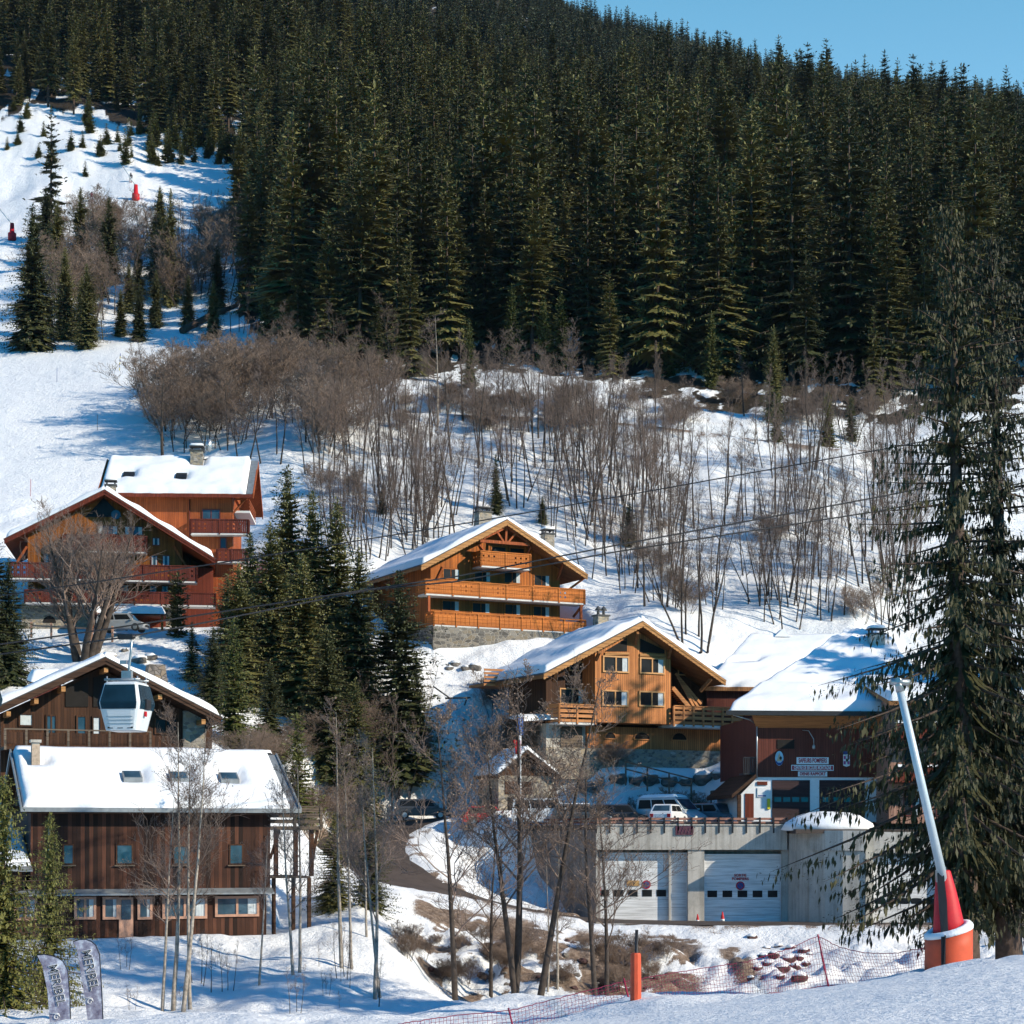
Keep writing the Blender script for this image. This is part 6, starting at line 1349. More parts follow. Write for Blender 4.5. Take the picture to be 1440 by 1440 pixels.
def beach_flag(pts, Y, label, cx, cy):
    b = P(sum(p[0] for p in pts) / len(pts), 1500, Y); o = thing('beach_flag', label, 'banner', b, 0, 'curved banners at the lower left')
    vs = [P(x, y, Y) - b for x, y in pts]; fl = MB().prism(vs, (0, .03, 0)).build('banner_cloth', M['banner'], o)
    rp = [P(x, y, Y) - b + Vector((.01, .01, 0)) for x, y in pts[:8]]; MB().tube(rp, .02, 6).tube([(rp[-1].x, 0, rp[-1].z), (rp[-1].x + .02, 0, -1)], .02, 6).build('pole', M['black'], o)
    q = P(cx, cy, Y) - b; text_mesh(fl, 'MERIBEL', q.x + .02, -.012, q.z, .46, M['white'], rot=(90, 78, 0), sx=.86, bold=.012); text_mesh(fl, 'MERIBEL', q.x + .02, -.024, q.z, .46, M['black'], rot=(90, 78, 0), sx=.86, bold=-.004)
    sw = [(q.x + .02 + .12*math.cos(t*.7)*(1-t/14), -.03, q.z - 1.12 + .12*math.sin(t*.7)*(1-t/14)) for t in range(11)]; MB().tube([(q.x - .28, -.03, q.z - .98), (q.x + .1, -.03, q.z - 1.0)] + sw, .014, 5).build('scroll', M['white'], fl)
beach_flag([(52, 1343), (62, 1342), (73, 1344), (82, 1347.5), (88.5, 1352), (95, 1365), (98, 1404), (100, 1500), (73, 1500), (70, 1440), (66.7, 1394), (59.4, 1358)], 67, 'curved grey printed banner, the lower left one of the two', 79, 1385)
beach_flag([(102.6, 1324), (111, 1321.5), (120, 1321), (128, 1324), (134, 1329), (139.6, 1342), (142.7, 1394), (147, 1500), (127, 1500), (124, 1440), (117.7, 1394), (108, 1335)], 68, 'curved grey printed banner, the taller right one of the two', 126, 1364)

# ================================================================ small things on the slopes
def post_thing(px, y0, y1, Y0, Y1, mats, label, r=.03, name='piste_marker', grp='piste marker poles'):
    b = ground_at(px, y1, Y0, Y1); h_ = (y1 - y0) / (FPX / b.y); o = thing(name, label, 'marker pole', b, 0, grp); n = len(mats)
    for k, mt in enumerate(mats): MB().tube([(0.02*k, 0, h_*k/n - (.3 if k == 0 else 0)), (0.02*(k+1), 0, h_*(k+1)/n)], r, 6).build('pole_section', mt, o)
yl = plain('marker_yellow', (.6, .5, .05), .6, .1); bl = M['sign_blue']
post_thing(168, 497, 521, 240, 300, [yl, bl, yl, bl, yl, bl], 'tall piste pole banded yellow and blue on the shaded slope', .05)
post_thing(80, 518, 537, 235, 300, [bl], 'thin dark piste pole on the shaded slope near the left border')
post_thing(43, 674, 698, 205, 235, [netp], 'thin red piste pole above the left chalet roof')
post_thing(137, 583, 605, 215, 260, [M['wood_grey']], 'thin grey piste pole on the sunlit slope')
# handrail down the bank below the pine chalet
hr = MB(); a, b = P(880, 1088, 146.5), P(972, 1112, 143.5)
for dz_ in (0, -.55): hr.bar(a + Vector((0, 0, .9 + dz_)), b + Vector((0, 0, .9 + dz_)), .08, .1)
for k in range(4): p = a.lerp(b, k / 3); hr.box(p.x - .06, p.x + .06, p.y - .06, p.y + .06, p.z - .9, p.z + .95)
tag(hr.build('handrail', M['wood_grey'], None, 'grey timber handrail running down the snowbank behind the vans'), None, 'handrail')
hr = MB(); a, b = P(1000, 1128, 146), P(1046, 1122, 147.5); hr.bar(a + Vector((0, 0, .8)), b + Vector((0, 0, .8)), .08, .14)
for k in range(3): p = a.lerp(b, k / 2); hr.box(p.x - .06, p.x + .06, p.y - .06, p.y + .06, p.z - .9, p.z + .85)
tag(hr.build('low_fence', M['wood_grey'], None, 'low grey rail fence left of the fire station'), None, 'fence')
fm = MB(); a, b = P(44, 887, 164), P(158, 893, 161)
for k in range(5): p = a.lerp(b, k / 4); fm.box(p.x - .08, p.x + .08, p.y - .08, p.y + .08, p.z - .6, p.z + .75)
fm.bar(a + Vector((0, 0, .45)), b + Vector((0, 0, .45)), .06, .14); tag(fm.build('low_fence', M['frame_pink'], None, 'low rosy timber post fence before the left double chalet'), None, 'fence')
tp = MB(); q0, q1, q2, q3 = P(609, 965, 152), P(633, 982, 152), P(662, 981, 152), P(653, 992, 151.5)
tp.tube([q0, q1], .06, 6).tube([P(626, 982, 152), q2], .07, 6).tube([P(657, 981, 152), q3], .06, 6).tube([q1, q1 - Vector((0, 0, 1.6))], .05, 6); tag(tp.build('metal_frame', M['black'], None, 'dark metal boom lying over the snow slope below the middle chalet'), None, 'boom')
lg = MB(); a, b = ground_at(256, 470, 250, 320), ground_at(334, 440, 260, 330)
lg.tube([a + Vector((0, 0, .5)), a.lerp(b, .5) + Vector((0, 0, 1.1)), b + Vector((0, 0, 1.2))], [.55, .5, .3], 8)
for k in range(26): p = a.lerp(b, rnd(0, 1)) + Vector((0, 0, .9)); lg.tube([p, p + Vector((rnd(-1.3, 1.3), rnd(-1, 1), rnd(-.2, 1.1)))], [.08, .02], 4)
tag(lg.build('fallen_tree', M['bark'], None, 'fallen dark tree lying on the blue shaded snow of the clearing'), None, 'fallen tree')
def rock_mesh(seed, n=2):
    import bmesh
    bm = bmesh.new(); bmesh.ops.create_icosphere(bm, subdivisions=n, radius=1)
    for v in bm.verts:
        c_ = v.co.copy(); v.co *= 1 + .45 * mnoise.noise(c_ * 1.1 + Vector((seed, 0, 0))) + .15 * mnoise.noise(c_ * 3 + Vector((0, seed, 0)))
        v.co.z *= .72
    me = bpy.data.meshes.new('rock'); bm.to_mesh(me); bm.free(); return me
rk = plain('red_brown_rock', (.085, .045, .04), .9, .4, scale=2); rkg = plain('grey_rock', (.17, .15, .13), .9, .4, scale=2)
RM = [rock_mesh(i) for i in range(4)]
for m_ in RM: m_.materials.append(rk)
RG = [m_.copy() for m_ in RM]
for m_ in RG: m_.materials.clear(); m_.materials.append(rkg)
rnd_ = random.Random(3)
def rocks(lst, Y0, Y1, meshes, label, group, cap=True):
    for (px, py, w_) in lst:
        g_ = ground_at(px, py, Y0, Y1); r_ = w_ / 2 / (FPX / g_.y); o = thing('rock', label, 'rock', g_ + Vector((0, 0, r_ * -.12)), rnd_.uniform(0, 6), group); o.scale = (r_,) * 3
        a = bpy.data.objects.new('stone', rnd_.choice(meshes)); COL.objects.link(a); a.parent = o
        if cap: s = MB().tube_rings([[(q*math.cos(k*.628), q*math.sin(k*.628), .38 + h_ + .08*math.sin(k*2)) for k in range(10)] for q, h_ in ((.86, -.06), (.8, .18), (.55, .33), (.15, .4))]); s.build('snow_cap', M['snow'], o)
rocks([(1078,1334,14),(1095,1332,16),(1112,1334,18),(1130,1337,16),(1073,1345,15),(1088,1343,17),(1108,1349,22),(1124,1347,16),(1138,1342,10),(1082,1356,20),(1100,1362,22),(1118,1360,17),(1134,1356,12),(1066,1362,13),(1097,1374,14),(1124,1374,24),(1056,1376,13),(1057,1318,16)], 104, 124, RM, 'red-brown boulder under a snow cap in the stone heap below the garages', 'boulders of the stone heap')
rocks([(640,934,16),(655,940,14),(668,939,20),(632,940,12)], 150, 168, RG, 'grey snow-capped boulder in the bank below the middle chalet', 'boulders below the middle chalet')
rocks([(868,1093,26),(892,1096,24),(915,1095,28),(940,1097,26),(965,1098,24),(990,1094,30),(1010,1090,22)], 143, 153, RG, 'grey boulder of the low bank under the pine chalet', 'boulders under the pine chalet')
rocks([(155,925,22),(196,930,26),(176,915,12),(212,925,20)], 140, 165, RG, 'dark snow-covered boulder in the shaded bank below the parked silver car', 'boulders below the silver car')

# ================================================================ skiers on the upper piste
def person_mesh(k):
    import bmesh
    me = bpy.data.meshes.new('person'); V = [(0,0,.95),(0,.02,1.2),(0,.06,1.42),(0,.09,1.52),(0,.10,1.66),(-.13,0,.92),(-.15,.10,.52),(-.15,-.04,.08),(-.15,.14,.05),(.13,0,.92),(.15,.10,.52),(.15,-.04,.08),(.15,.14,.05),(-.2,.05,1.4),(-.32,.08,1.15),(-.3,.32,1.02),(.2,.05,1.4),(.32,.08,1.15),(.3,.32,1.02)]
    E_ = [(0,1),(1,2),(2,3),(3,4),(0,5),(5,6),(6,7),(7,8),(0,9),(9,10),(10,11),(11,12),(2,13),(13,14),(14,15),(2,16),(16,17),(17,18)]
    rr = [.16,.16,.17,.07,.11,.11,.08,.06,.05,.11,.08,.06,.05,.08,.06,.05,.08,.06,.05]
    me.from_pydata(V, E_, []); ob = bpy.data.objects.new('tmp', me); COL.objects.link(ob); md = ob.modifiers.new('s', 'SKIN')
    for i, r_ in enumerate(rr): me.skin_vertices[0].data[i].radius = (r_, r_)
    me.skin_vertices[0].data[0].use_root = True; sb = ob.modifiers.new('u', 'SUBSURF'); sb.levels = 1; sb.render_levels = 1
    bpy.context.view_layer.update(); out = bpy.data.meshes.new_from_object(ob.evaluated_get(bpy.context.evaluated_depsgraph_get())); bpy.data.objects.remove(ob); return out
try: PMesh = person_mesh(0)
except Exception as e: print('person', e); PMesh = None
if PMesh:
    for (px, py, mt, lb, rz) in ((129, 285, plain('jacket_dark_red', (.12, .03, .04), .8, .1), 'skier in a dark red jacket on the upper piste at the left', 20), (314, 236, plain('jacket_grey', (.25, .28, .3), .8, .1), 'skier in a grey jacket at the top of the piste by the forest', -30), (184, 258, plain('jacket_black', (.02, .02, .025), .8, .1), 'skier in black just above the small snow lance', 10)):
        g_ = ground_at(px, py, 350, 396); o = bpy.data.objects.new('person', PMesh.copy()); COL.objects.link(o); o.data.materials.clear(); o.data.materials.append(mt); o.location = g_ + Vector((0, 0, .15)); o.rotation_euler = (0, 0, R(rz)); o.scale = (1.1,) * 3; tag(o, lb, 'person', 'skiers on the upper piste')
        MB().lathe((0, .1, 1.68), [(.02, -.13), (.1, -.08), (.13, .02), (.1, .1), (.02, .14)], 8).build('helmet', M['black'], o)
        MB().box(-.19, -.11, -.8, .95, -.02, .0).box(.11, .19, -.8, .95, -.02, .0).build('skis', M['sign_red'], o); MB().tube([(-.3, .32, 1.02), (-.36, .1, 0)], .015, 4).tube([(.3, .32, 1.02), (.36, .1, 0)], .015, 4).build('ski_poles', M['metal'], o)
# ---------------------------------------------------------------- trees and shrubs where the photograph has them
random.seed(21)
def place(src, px, py, Y0, Y1, hpx, **kw):
    p = ground_at(px, py, Y0, Y1) if Y1 else P(px, py, Y0)
    p.z -= .15; s = hpx / (FPX / p.y) / src[2]; wx = kw.pop('wx', 1)
    return put(src, p, (s * wx, s * wx, s), **kw)
ZN = ((60, 'over the left border'), (150, 'above the left chalet gable'), (250, 'above the tall left chalet block'), (340, 'above the right end of the left chalet'), (430, 'above the tallest clustered spruce'), (520, 'above the spruce cluster'), (600, 'above the left roof end of the middle chalet'),
      (670, 'above the middle chalet chimney'), (750, 'above the middle chalet gable'), (830, 'above the right eave of the middle chalet'), (910, 'above the pine chalet ridge'), (1000, 'above the right roof side of the pine chalet'),
      (1090, 'above the rear station roof'), (1190, 'above the front station roof'), (1270, 'left of the big right spruces'), (9999, 'behind the big right spruces'))
def zone(px):
    for a, t in ZN:
        if px < a: return t
# the forest: the nearest trees one by one, the rest as one stand
rs = np.random.RandomState(5)
def forest_points():
    out = []
    for (Y0, Y1, sp_) in ((244, 330, 5.8), (330, 480, 6.4), (480, 760, 7.2), (760, 1700, 8.4)):
        ny = int((Y1 - Y0) / sp_)
        for j in range(ny):
            y = Y0 + j * sp_; nx = int(.66 * y / sp_)
            xs = -.33 * y + (np.arange(nx) + .5 * (j % 2)) * sp_ + rs.uniform(-.42, .42, nx) * sp_
            out.append(np.stack([xs, y + rs.uniform(-.42, .42, nx) * sp_], 1))
    p = np.concatenate(out); X, Y = p[:, 0], p[:, 1]; Z = Hfull(X, Y); u = X / Y; px = 720 + u * FPX; py = HOR - Z / Y * FPX
    # edge of the wood, in plan: east part from the track upwards, west part above the piste
    edge = wood_edge(X, Y)
    keep = (Y > edge) & ~((Y < edge + 9) & (rs.rand(len(Y)) < .45)) & (rs.rand(len(Y)) > .06)
    # ground turned away beyond the ridge is never seen
    return X[keep], Y[keep], Z[keep], px[keep], py[keep]
X, Y, Z, PX, PY = forest_points()
hs = np.clip(rs.normal(1.0, .27, len(X)), .42, 1.5) * np.interp(Y, [250, 400, 600, 1000], [1.02, .84, .66, .46]) * np.where((PX < 400) & (Y < 450), .86, 1.0)
vis = (PX > -40) & (PX < 1480); order = np.argsort(Y + np.where(vis, 0, 1e5))
NEAR = 232
labels_f = {0: 'tall dark spruce in the front row of the forest above the left ski piste',
            1: 'tall spruce at the lower edge of the dark forest left of the sunlit olive spruce',
            2: 'tall spruce at the lower edge of the dark forest above the middle chalets',
            3: 'tall spruce at the lower edge of the dark forest above the fire station',
            4: 'tall spruce at the lower edge of the dark forest behind the big right spruces'}
groups_f = {0: 'spruces of the forest edge over the left piste', 1: 'spruces at the forest foot, left', 2: 'spruces at the forest foot, middle',
            3: 'spruces at the forest foot, right of middle', 4: 'spruces at the forest foot behind the big right spruces'}
used = np.zeros(len(X), bool)
for i in order[:NEAR]:
    used[i] = True; x = PX[i]
    s = hs[i]; dpt = Y[i] - float(wood_edge(X[i:i+1], Y[i:i+1])[0])
    row = 'in the forest front row' if dpt < 6 else 'in the forest second row' if dpt < 13 else 'just inside the forest'
    lb = ('short' if s < .8 else 'mid-sized' if s < 1.02 else 'tall' if s < 1.25 else 'towering') + ' spruce ' + row + ' ' + zone(x)
    put(SP[rs.randint(len(SP))], (X[i], Y[i], Z[i] - .2), (s * rnd(.85, 1.15),) * 2 + (s,), label=lb, group=lb.replace('spruce', 'spruces', 1))
def stand(name, sel, srcs, label):
    # the rest of the wood: points that carry whole trees
    protos = bpy.data.collections.new(name + "_sources")
    for s in srcs:
        mm = MB(); 
        a = s[0].copy(); b = s[1]
        nv = len(a.vertices); V = np.empty(nv * 3, np.float32); a.vertices.foreach_get('co', V)
        # join trunk and crown of the source
        ob = bpy.data.objects.new("tree_source", None)
        V2 = np.empty(len(b.vertices) * 3, np.float32); b.vertices.foreach_get('co', V2)
        Fa = np.empty(len(a.loops), np.int32); a.loops.foreach_get('vertex_index', Fa); Fb = np.empty(len(b.loops), np.int32); b.loops.foreach_get('vertex_index', Fb)
        me = np_mesh("tree_source", np.concatenate([V, V2]).reshape(-1, 3), np.concatenate([Fa.reshape(-1, 4), Fb.reshape(-1, 4) + nv]), b.materials[0])
        me.materials.append(a.materials[0]); mi = np.zeros(len(me.polygons), np.int32); mi[:len(Fa) // 4] = 1; me.polygons.foreach_set('material_index', mi)
        o = bpy.data.objects.new("tree_source", me); protos.objects.link(o)
    n = int(sel.sum()); me = bpy.data.meshes.new(name); me.vertices.add(n)
    me.vertices.foreach_set('co', np.stack([X[sel], Y[sel], Z[sel] - .3], 1).astype(np.float32).ravel())
    for nm, typ, val in (('tree_scale', 'FLOAT', hs[sel]), ('tree_turn', 'FLOAT', rs.uniform(0, 6.28, n)), ('tree_pick', 'INT', rs.randint(0, len(srcs), n))):
        at = me.attributes.new(nm, typ, 'POINT'); at.data.foreach_set('value', np.asarray(val, np.float32 if typ == 'FLOAT' else np.int32))
    o = bpy.data.objects.new(name, me); COL.objects.link(o)
    ng = bpy.data.node_groups.new(name, 'GeometryNodeTree')
    ng.interface.new_socket('Geometry', in_out='INPUT', socket_type='NodeSocketGeometry'); ng.interface.new_socket('Geometry', in_out='OUTPUT', socket_type='NodeSocketGeometry')
    N = ng.nodes; gi = N.new('NodeGroupInput'); go = N.new('NodeGroupOutput'); ip = N.new('GeometryNodeInstanceOnPoints'); ci = N.new('GeometryNodeCollectionInfo')
    ci.inputs[0].default_value = protos; ci.inputs[1].default_value = True; ci.inputs[2].default_value = True
    def att(nm, typ):
        a = N.new('GeometryNodeInputNamedAttribute'); a.data_type = typ; a.inputs[0].default_value = nm; return [q for q in a.outputs if q.enabled][0]
    ng.links.new(gi.outputs[0], ip.inputs['Points']); ng.links.new(ci.outputs[0], ip.inputs['Instance']); ip.inputs['Pick Instance'].default_value = True
    ng.links.new(att('tree_pick', 'INT'), ip.inputs['Instance Index'])
    cx = N.new('ShaderNodeCombineXYZ'); ng.links.new(att('tree_turn', 'FLOAT'), cx.inputs[2]); ng.links.new(cx.outputs[0], ip.inputs['Rotation'])
    ng.links.new(att('tree_scale', 'FLOAT'), ip.inputs['Scale']); ng.links.new(ip.outputs[0], go.inputs[0])
    md = o.modifiers.new('trees', 'NODES'); md.node_group = ng
    return tag(o, label, 'forest', None, 'stuff')
stand('spruce_forest', (~used) & (Y < 560), SP, 'dense dark spruce forest covering the slope behind the front row of trees')
stand('distant_spruce_forest', (~used) & (Y >= 560), SPF, 'distant spruce forest on the upper slope and the skyline ridge')

# ---------------------------------------------------------------- single trees, from the front to the back
# the two big dark spruces on the right
random.seed(33)
def hero(src, px, py, Y, top, label, wx=1, rz=0):
    p = P(px, py, Y); p.z = min(p.z, H(p.x, p.y)) - .2; s = (py - top) / (FPX / Y) / src[2]; return put(src, p, (s * wx, s * wx, s), rz, label=label, cat='tree')
o = hero(BIG[0], 1356, 1358, 73, 288, 'big dark spruce with drooping boughs, the left of the two beside the tall snow lance', 1.08, .4); o.rotation_euler = (0, -.02, .4)
o = hero(BIG[1], 1418, 1356, 75, 300, 'big dark spruce with drooping boughs, the right of the two beside the tall snow lance', 1.05, 2.0); o.rotation_euler = (0, .035, 2.0)
# foreground left
hero(FGS[0], 4, 1480, 72, 1085, 'large olive spruce cut by the left border at the bottom', 1.5, 1)
hero(FGS[1], 70, 1470, 77, 1140, 'olive spruce in front of the old dark house, behind the banners', 1.15, 2)
# birches and bare trees of the foreground
B_ = BIRCH; D_ = DARKT
fg = [(B_[0], 228, 1420, 83, 1095, 'pale slender birch, leftmost stem of the clump before the dark house', -.02, 'birch_tree'),
      (B_[1], 243, 1412, 83.4, 985, 'pale tall birch, second stem from the left in the clump before the dark house', .0, 'birch_tree'),
      (B_[2], 256, 1418, 82.6, 1000, 'pale birch leaning right in the clump before the dark house', .05, 'birch_tree'),
      (B_[0], 268, 1408, 83.2, 1030, 'pale birch, rightmost stem of the clump before the dark house', .07, 'birch_tree'),
      (B_[2], 364, 1380, 88, 1150, 'thin young bare tree before the right end of the dark house', .0, 'bare_tree'),
      (B_[1], 413, 1370, 90, 1075, 'thin bare tree, left one of the close pair at the house corner', -.01, 'bare_tree'),
      (B_[0], 421, 1368, 90.6, 1060, 'thin bare tree, right one of the close pair at the house corner', .01, 'bare_tree'),
      (B_[0], 481, 1362, 92, 985, 'tall pale-barked tree between the dark house and the lane bend', .0, 'birch_tree'),
      (B_[2], 494, 1360, 92.4, 1060, 'leaning pale-barked tree right of the tall one by the lane bend', .12, 'birch_tree'),
      (B_[1], 527, 1402, 88, 1030, 'pale tree forking from its foot, left stem, at the snow edge', .03, 'birch_tree'),
      (B_[2], 535, 1400, 88.3, 1090, 'pale tree with crooked foot, right stem, at the snow edge', .09, 'birch_tree'),
      (B_[0], 515, 1330, 98, 1090, 'thin bare tree behind the forked pair, near the dark bushy spruces', .0, 'bare_tree'),
      (D_[2], 641, 1412, 99, 985, 'straight slim dark tree rising in front of the lane', .0, 'bare_tree'),
      (D_[0], 722, 1408, 101, 945, 'stout dark bare tree, left one of the pair before the stone hut', -.02, 'bare_tree'),
      (D_[1], 740, 1412, 100, 925, 'stout dark bare tree, right one of the pair before the stone hut', .03, 'bare_tree'),
      (B_[1], 770, 1408, 102, 1190, 'thin dark sapling cluster right of the stout pair', .02, 'bare_tree'),
      (B_[0], 785, 1406, 103, 1150, 'slim dark tree between the stout pair and the wide tree', -.02, 'bare_tree'),
      (D_[2], 838, 1406, 98, 1020, 'wide branching dark tree with dry leaves before the first white garage door', .0, 'bare_tree'),
      (D_[0], 852, 1404, 99, 1110, 'lower spreading tree with dry leaves right behind the wide one', .04, 'bare_tree'),
      (D_[2], 690, 1400, 104, 1120, 'slender bare tree left of the stout pair', -.02, 'bare_tree')]
for src, px, py, Y, top, lb, tl, nm in fg:
    o = hero(src, px, py, Y, top, lb, 1.15 if src in D_ else .95, rnd(0, 6)); o.name = nm; o.rotation_euler = (0, tl, o.rotation_euler[2])
# spruces among the houses
mids = [(MID[0], 404, 975, 160, 655, 'tallest dark spruce of the cluster between the left and middle chalets', 1.25), (MID[1], 440, 980, 159, 690, 'dark spruce just right of the tallest one in the cluster', 1.25), (MID[0], 473, 985, 158, 702, 'dark spruce on the right side of the cluster', 1.3),
        (MID[1], 352, 950, 160, 748, 'dark spruce on the left side of the cluster, against the chalet', 1.5), (MID[0], 500, 1012, 146, 800, 'low dark spruce at the right foot of the cluster', 1.4), (MID[1], 320, 965, 150, 800, 'low dark spruce right of the double chalet', 1.5), (MID[1], 270, 975, 150, 872, 'small dark spruce behind the roof of the dark chalet', 1.4),
        (MID[1], 561, 1005, 152, 712, 'dark spruce in front of the left end of the middle chalet roof', 1.7), (MID[0], 585, 1000, 153, 840, 'short dark spruce below the left balconies of the middle chalet', 1.2),
        (OLV[0], 329, 1046, 132, 866, 'olive young spruce left, between the dark chalet and the dark cluster', 1.25), (OLV[1], 418, 1046, 133, 884, 'olive young spruce right, in front of the dark cluster', 1.35), (MID[0], 380, 1040, 138, 905, 'dark filler spruce between the two olive young spruces', 1.4),
        (MID[0], 12, 952, 146, 772, 'dark spruce at the left border beside the double chalet', 1.4), (MID[1], -18, 960, 146, 720, 'dark spruce mostly cut by the left border', 1.4),
        (MID[1], 470, 1292, 110, 1138, 'low bushy dark spruce at the right end of the old dark house', 1.6), (MID[0], 520, 1296, 111, 1148, 'low bushy dark spruce beside the lane bend', 1.6),
        (MID[0], 380, 985, 154, 735, 'dark broad spruce in the middle of the cluster', 1.5), (MID[1], 425, 1000, 150, 770, 'dark broad spruce at the front of the cluster', 1.7), (MID[0], 460, 1010, 147, 800, 'dark bushy spruce low at the front of the cluster', 1.6), (MID[1], 335, 990, 148, 790, 'dark bushy spruce at the left front of the cluster', 1.7), (MID[0], 505, 990, 155, 770, 'dark spruce closing the right side of the cluster', 1.4), (MID[1], 300, 1000, 143, 880, 'small dark bushy spruce at the roof end of the dark chalet', 1.6),
        (TW, 250, 892, 163, 802, 'narrow columnar evergreen before the right corner of the double chalet', 1.3)]
for src, px, py, Y, top, lb, wx in mids: hero(src, px, py, Y, top, lb, wx, rnd(0, 6))
o = hero(POLL, 117, 930, 157, 712, 'pollarded broad tree with dense upright shoots before the left chalet', 1.15, .3); o.name = 'pollarded_tree'
for px, py, Y, top, lb, wx in ((547, 1048, 150, 800, 'pale bare tree in front of the dark spruce by the middle chalet', .9), (300, 960, 148, 880, 'small bare tree behind the dark chalet roof', 1)):
    o = hero(BT[6], px, py, Y, top, lb, wx, 1); o.name = 'bare_tree'
def bush(px, py, Y0, Y1, hpx, label=None, wx=1.3, src=None, grp=None, **k):
    o = place(src or random.choice(SHR), px, py, Y0, Y1, hpx, name='bare_shrub', cat='shrub', wx=wx, label=label, group=grp); return o
for px, py, Y0, Y1, hp in ((350,1085,118,140,70),(400,1090,118,140,75),(440,1085,118,140,80),(470,1070,130,150,90),(380,1075,120,145,60),(500,1050,140,152,70),(430,1110,118,140,60)):
    bush(px, py, Y0, Y1, hp, 'dense brown bare bush on the bank between the dark house and the spruce cluster', 1.6, grp='bushes behind the dark house roof')
for px, py, Y0, Y1, hp in ((712,1015,148,158,75),(735,1030,147,156,80),(760,1040,147,155,70),(690,1000,150,160,60)):
    bush(px, py, Y0, Y1, hp, 'bare thorny bush along the dark left wall of the pine chalet', 1.2, grp='bushes at the pine chalet wall')
for px, py, Y0, Y1, hp in ((935,1090,145,149,45),(960,1088,145,149,50),(905,1085,145,149,38),(985,1085,145,149,36),(860,1075,146,150,40),(830,1085,145,149,34)):
    bush(px, py, Y0, Y1, hp, 'twiggy brown bush at the stone foot of the pine chalet', 1.7, grp='bushes at the foot of the pine chalet')
for k in range(34):
    bush(rnd(560, 950), rnd(1325, 1400), 99, 121, rnd(18, 46), 'low brown brush on the earthy bank below the lane', 1.5, grp='brush on the earthy bank')
for k in range(16):
    place(random.choice((BT[5], BT[1])), rnd(170, 560), rnd(1350, 1425), 78, 96, rnd(28, 90), name='bare_sapling', cat='sapling', label='thin bare sapling in the snow below the old dark house', group='saplings below the dark house', wx=1.1)
rocks([(rnd(560, 960), rnd(1318, 1400), rnd(5, 15)) for k in range(46)], 99, 122, RG + RM, 'stone half buried in the brown earthy bank below the lane', 'stones of the earthy bank', False)
# bare trees on the snowy slope behind the chalets
random.seed(91)
GR = {'slope_left': ('slim bare tree on the snow slope between the spruce cluster and the middle chalet', 'bare trees left on the slope'), 'slope_mid': ('slim bare tree on the snow slope above the middle and pine chalets', 'bare trees in the middle of the slope'),
      'slope_right': ('slim bare tree on the snow slope above the fire station', 'bare trees right on the slope'), 'top': ('bare tree in the brown thicket along the top of the slope', 'bare trees of the brown thicket'), 'clear': ('bare tree beside the shaded clearing on the upper left', 'bare trees at the clearing'), 'row': ('bare tree beside the muddy track under the forest', 'bare trees along the track')}
def bt(px, py, Y0, Y1, hp, g, src=None, wx=.85):
    hgt = 'high on the slope' if py < 700 else 'midway up the slope' if py < 780 else 'low on the slope'
    if g.startswith('slope'): lb = ('short' if hp < 120 else 'tall') + ' bare tree ' + hgt + ' ' + zone(px)
    elif g == 'top': lb = ('small' if hp < 95 else 'large') + ' bushy tree in brown thicket ' + zone(px)
    elif g == 'clear': lb = ('small' if hp < 70 else 'larger') + (' bare tree in upper' if py < 400 else ' bare tree in lower') + ' clearing thicket ' + zone(px)
    else: lb = 'bare tree beside the muddy track ' + zone(px)
    return place(src or random.choice(BT), px, py, Y0, Y1, hp, name='bare_tree', cat='tree', label=lb, group=lb.replace('tree', 'trees', 1), wx=wx, tilt=rnd(-.05, .05))
pts_ = []
def scatter(n, x0, x1, y0, y1, mind, bound=None):
    out = []; t = 0
    while len(out) < n and t < n * 60:
        t += 1; x, y = rnd(x0, x1), rnd(y0, y1)
        if bound and not bound(x, y): continue
        if all((x - a) ** 2 + ((y - b) * 1.6) ** 2 > mind ** 2 for a, b in pts_): pts_.append((x, y)); out.append((x, y))
    return out
for x, y in scatter(40, 425, 620, 640, 790, 13): bt(x, y, 180, 228, rnd(105, 175), 'slope_left', wx=1.0)
for x, y in scatter(56, 620, 960, 640, 860, 14, lambda x, y: y < 735 + abs(x - 713) * .7): bt(x, y, 170, 228, rnd(110, 190), 'slope_mid', wx=1.0)
for x, y in scatter(58, 940, 1300, 650, 895, 14, lambda x, y: y < 860 or x > 960): bt(x, y, 166, 226, rnd(110, 195), 'slope_right', wx=1.0)
for x, y in scatter(16, 820, 1240, 585, 628, 14): bt(x, y, 224, 242, rnd(60, 110), 'row', wx=1.2)
for x, y in scatter(36, 225, 850, 575, 662, 20, lambda x, y: y < 655 - max(0, 330 - x) * .25 and y > 655 - (x - 150) * .6): bt(x, y, 202, 248, rnd(85, 135), 'top', random.choice(BT + SHR) if x < 520 else random.choice(BT), 1.4)
for x, y in scatter(15, 215, 560, 515, 600, 22, lambda x, y: y > 690 - x * .62): bt(x, y, 225, 265, rnd(65, 105), 'top', random.choice(SHR + BT[2:4]), 1.6)
place(BT[6], 978, 905, 160, 172, 215, name='bare_tree', cat='tree', label='large many-stemmed bare tree directly behind the pine chalet roof', wx=1.1)
place(DARKT[0], 960, 905, 160, 172, 150, name='bare_tree', cat='tree', label='dark leaning bare tree left beside the large many-stemmed one', wx=1.0)
place(BIRCH[0], 615, 600, 225, 245, 165, name='birch_tree', cat='tree', label='pale dead birch standing out white in the brown thicket', wx=1.2)
place(BIRCH[1], 463, 480, 245, 275, 125, name='birch_tree', cat='tree', label='pale bare tree before the sunlit olive spruce on the left', wx=1.2)
place(DARKT[0], 230, 655, 205, 240, 150, name='bare_tree', cat='tree', label='wide dark bare tree at the left end of the brown thicket', wx=1.5)
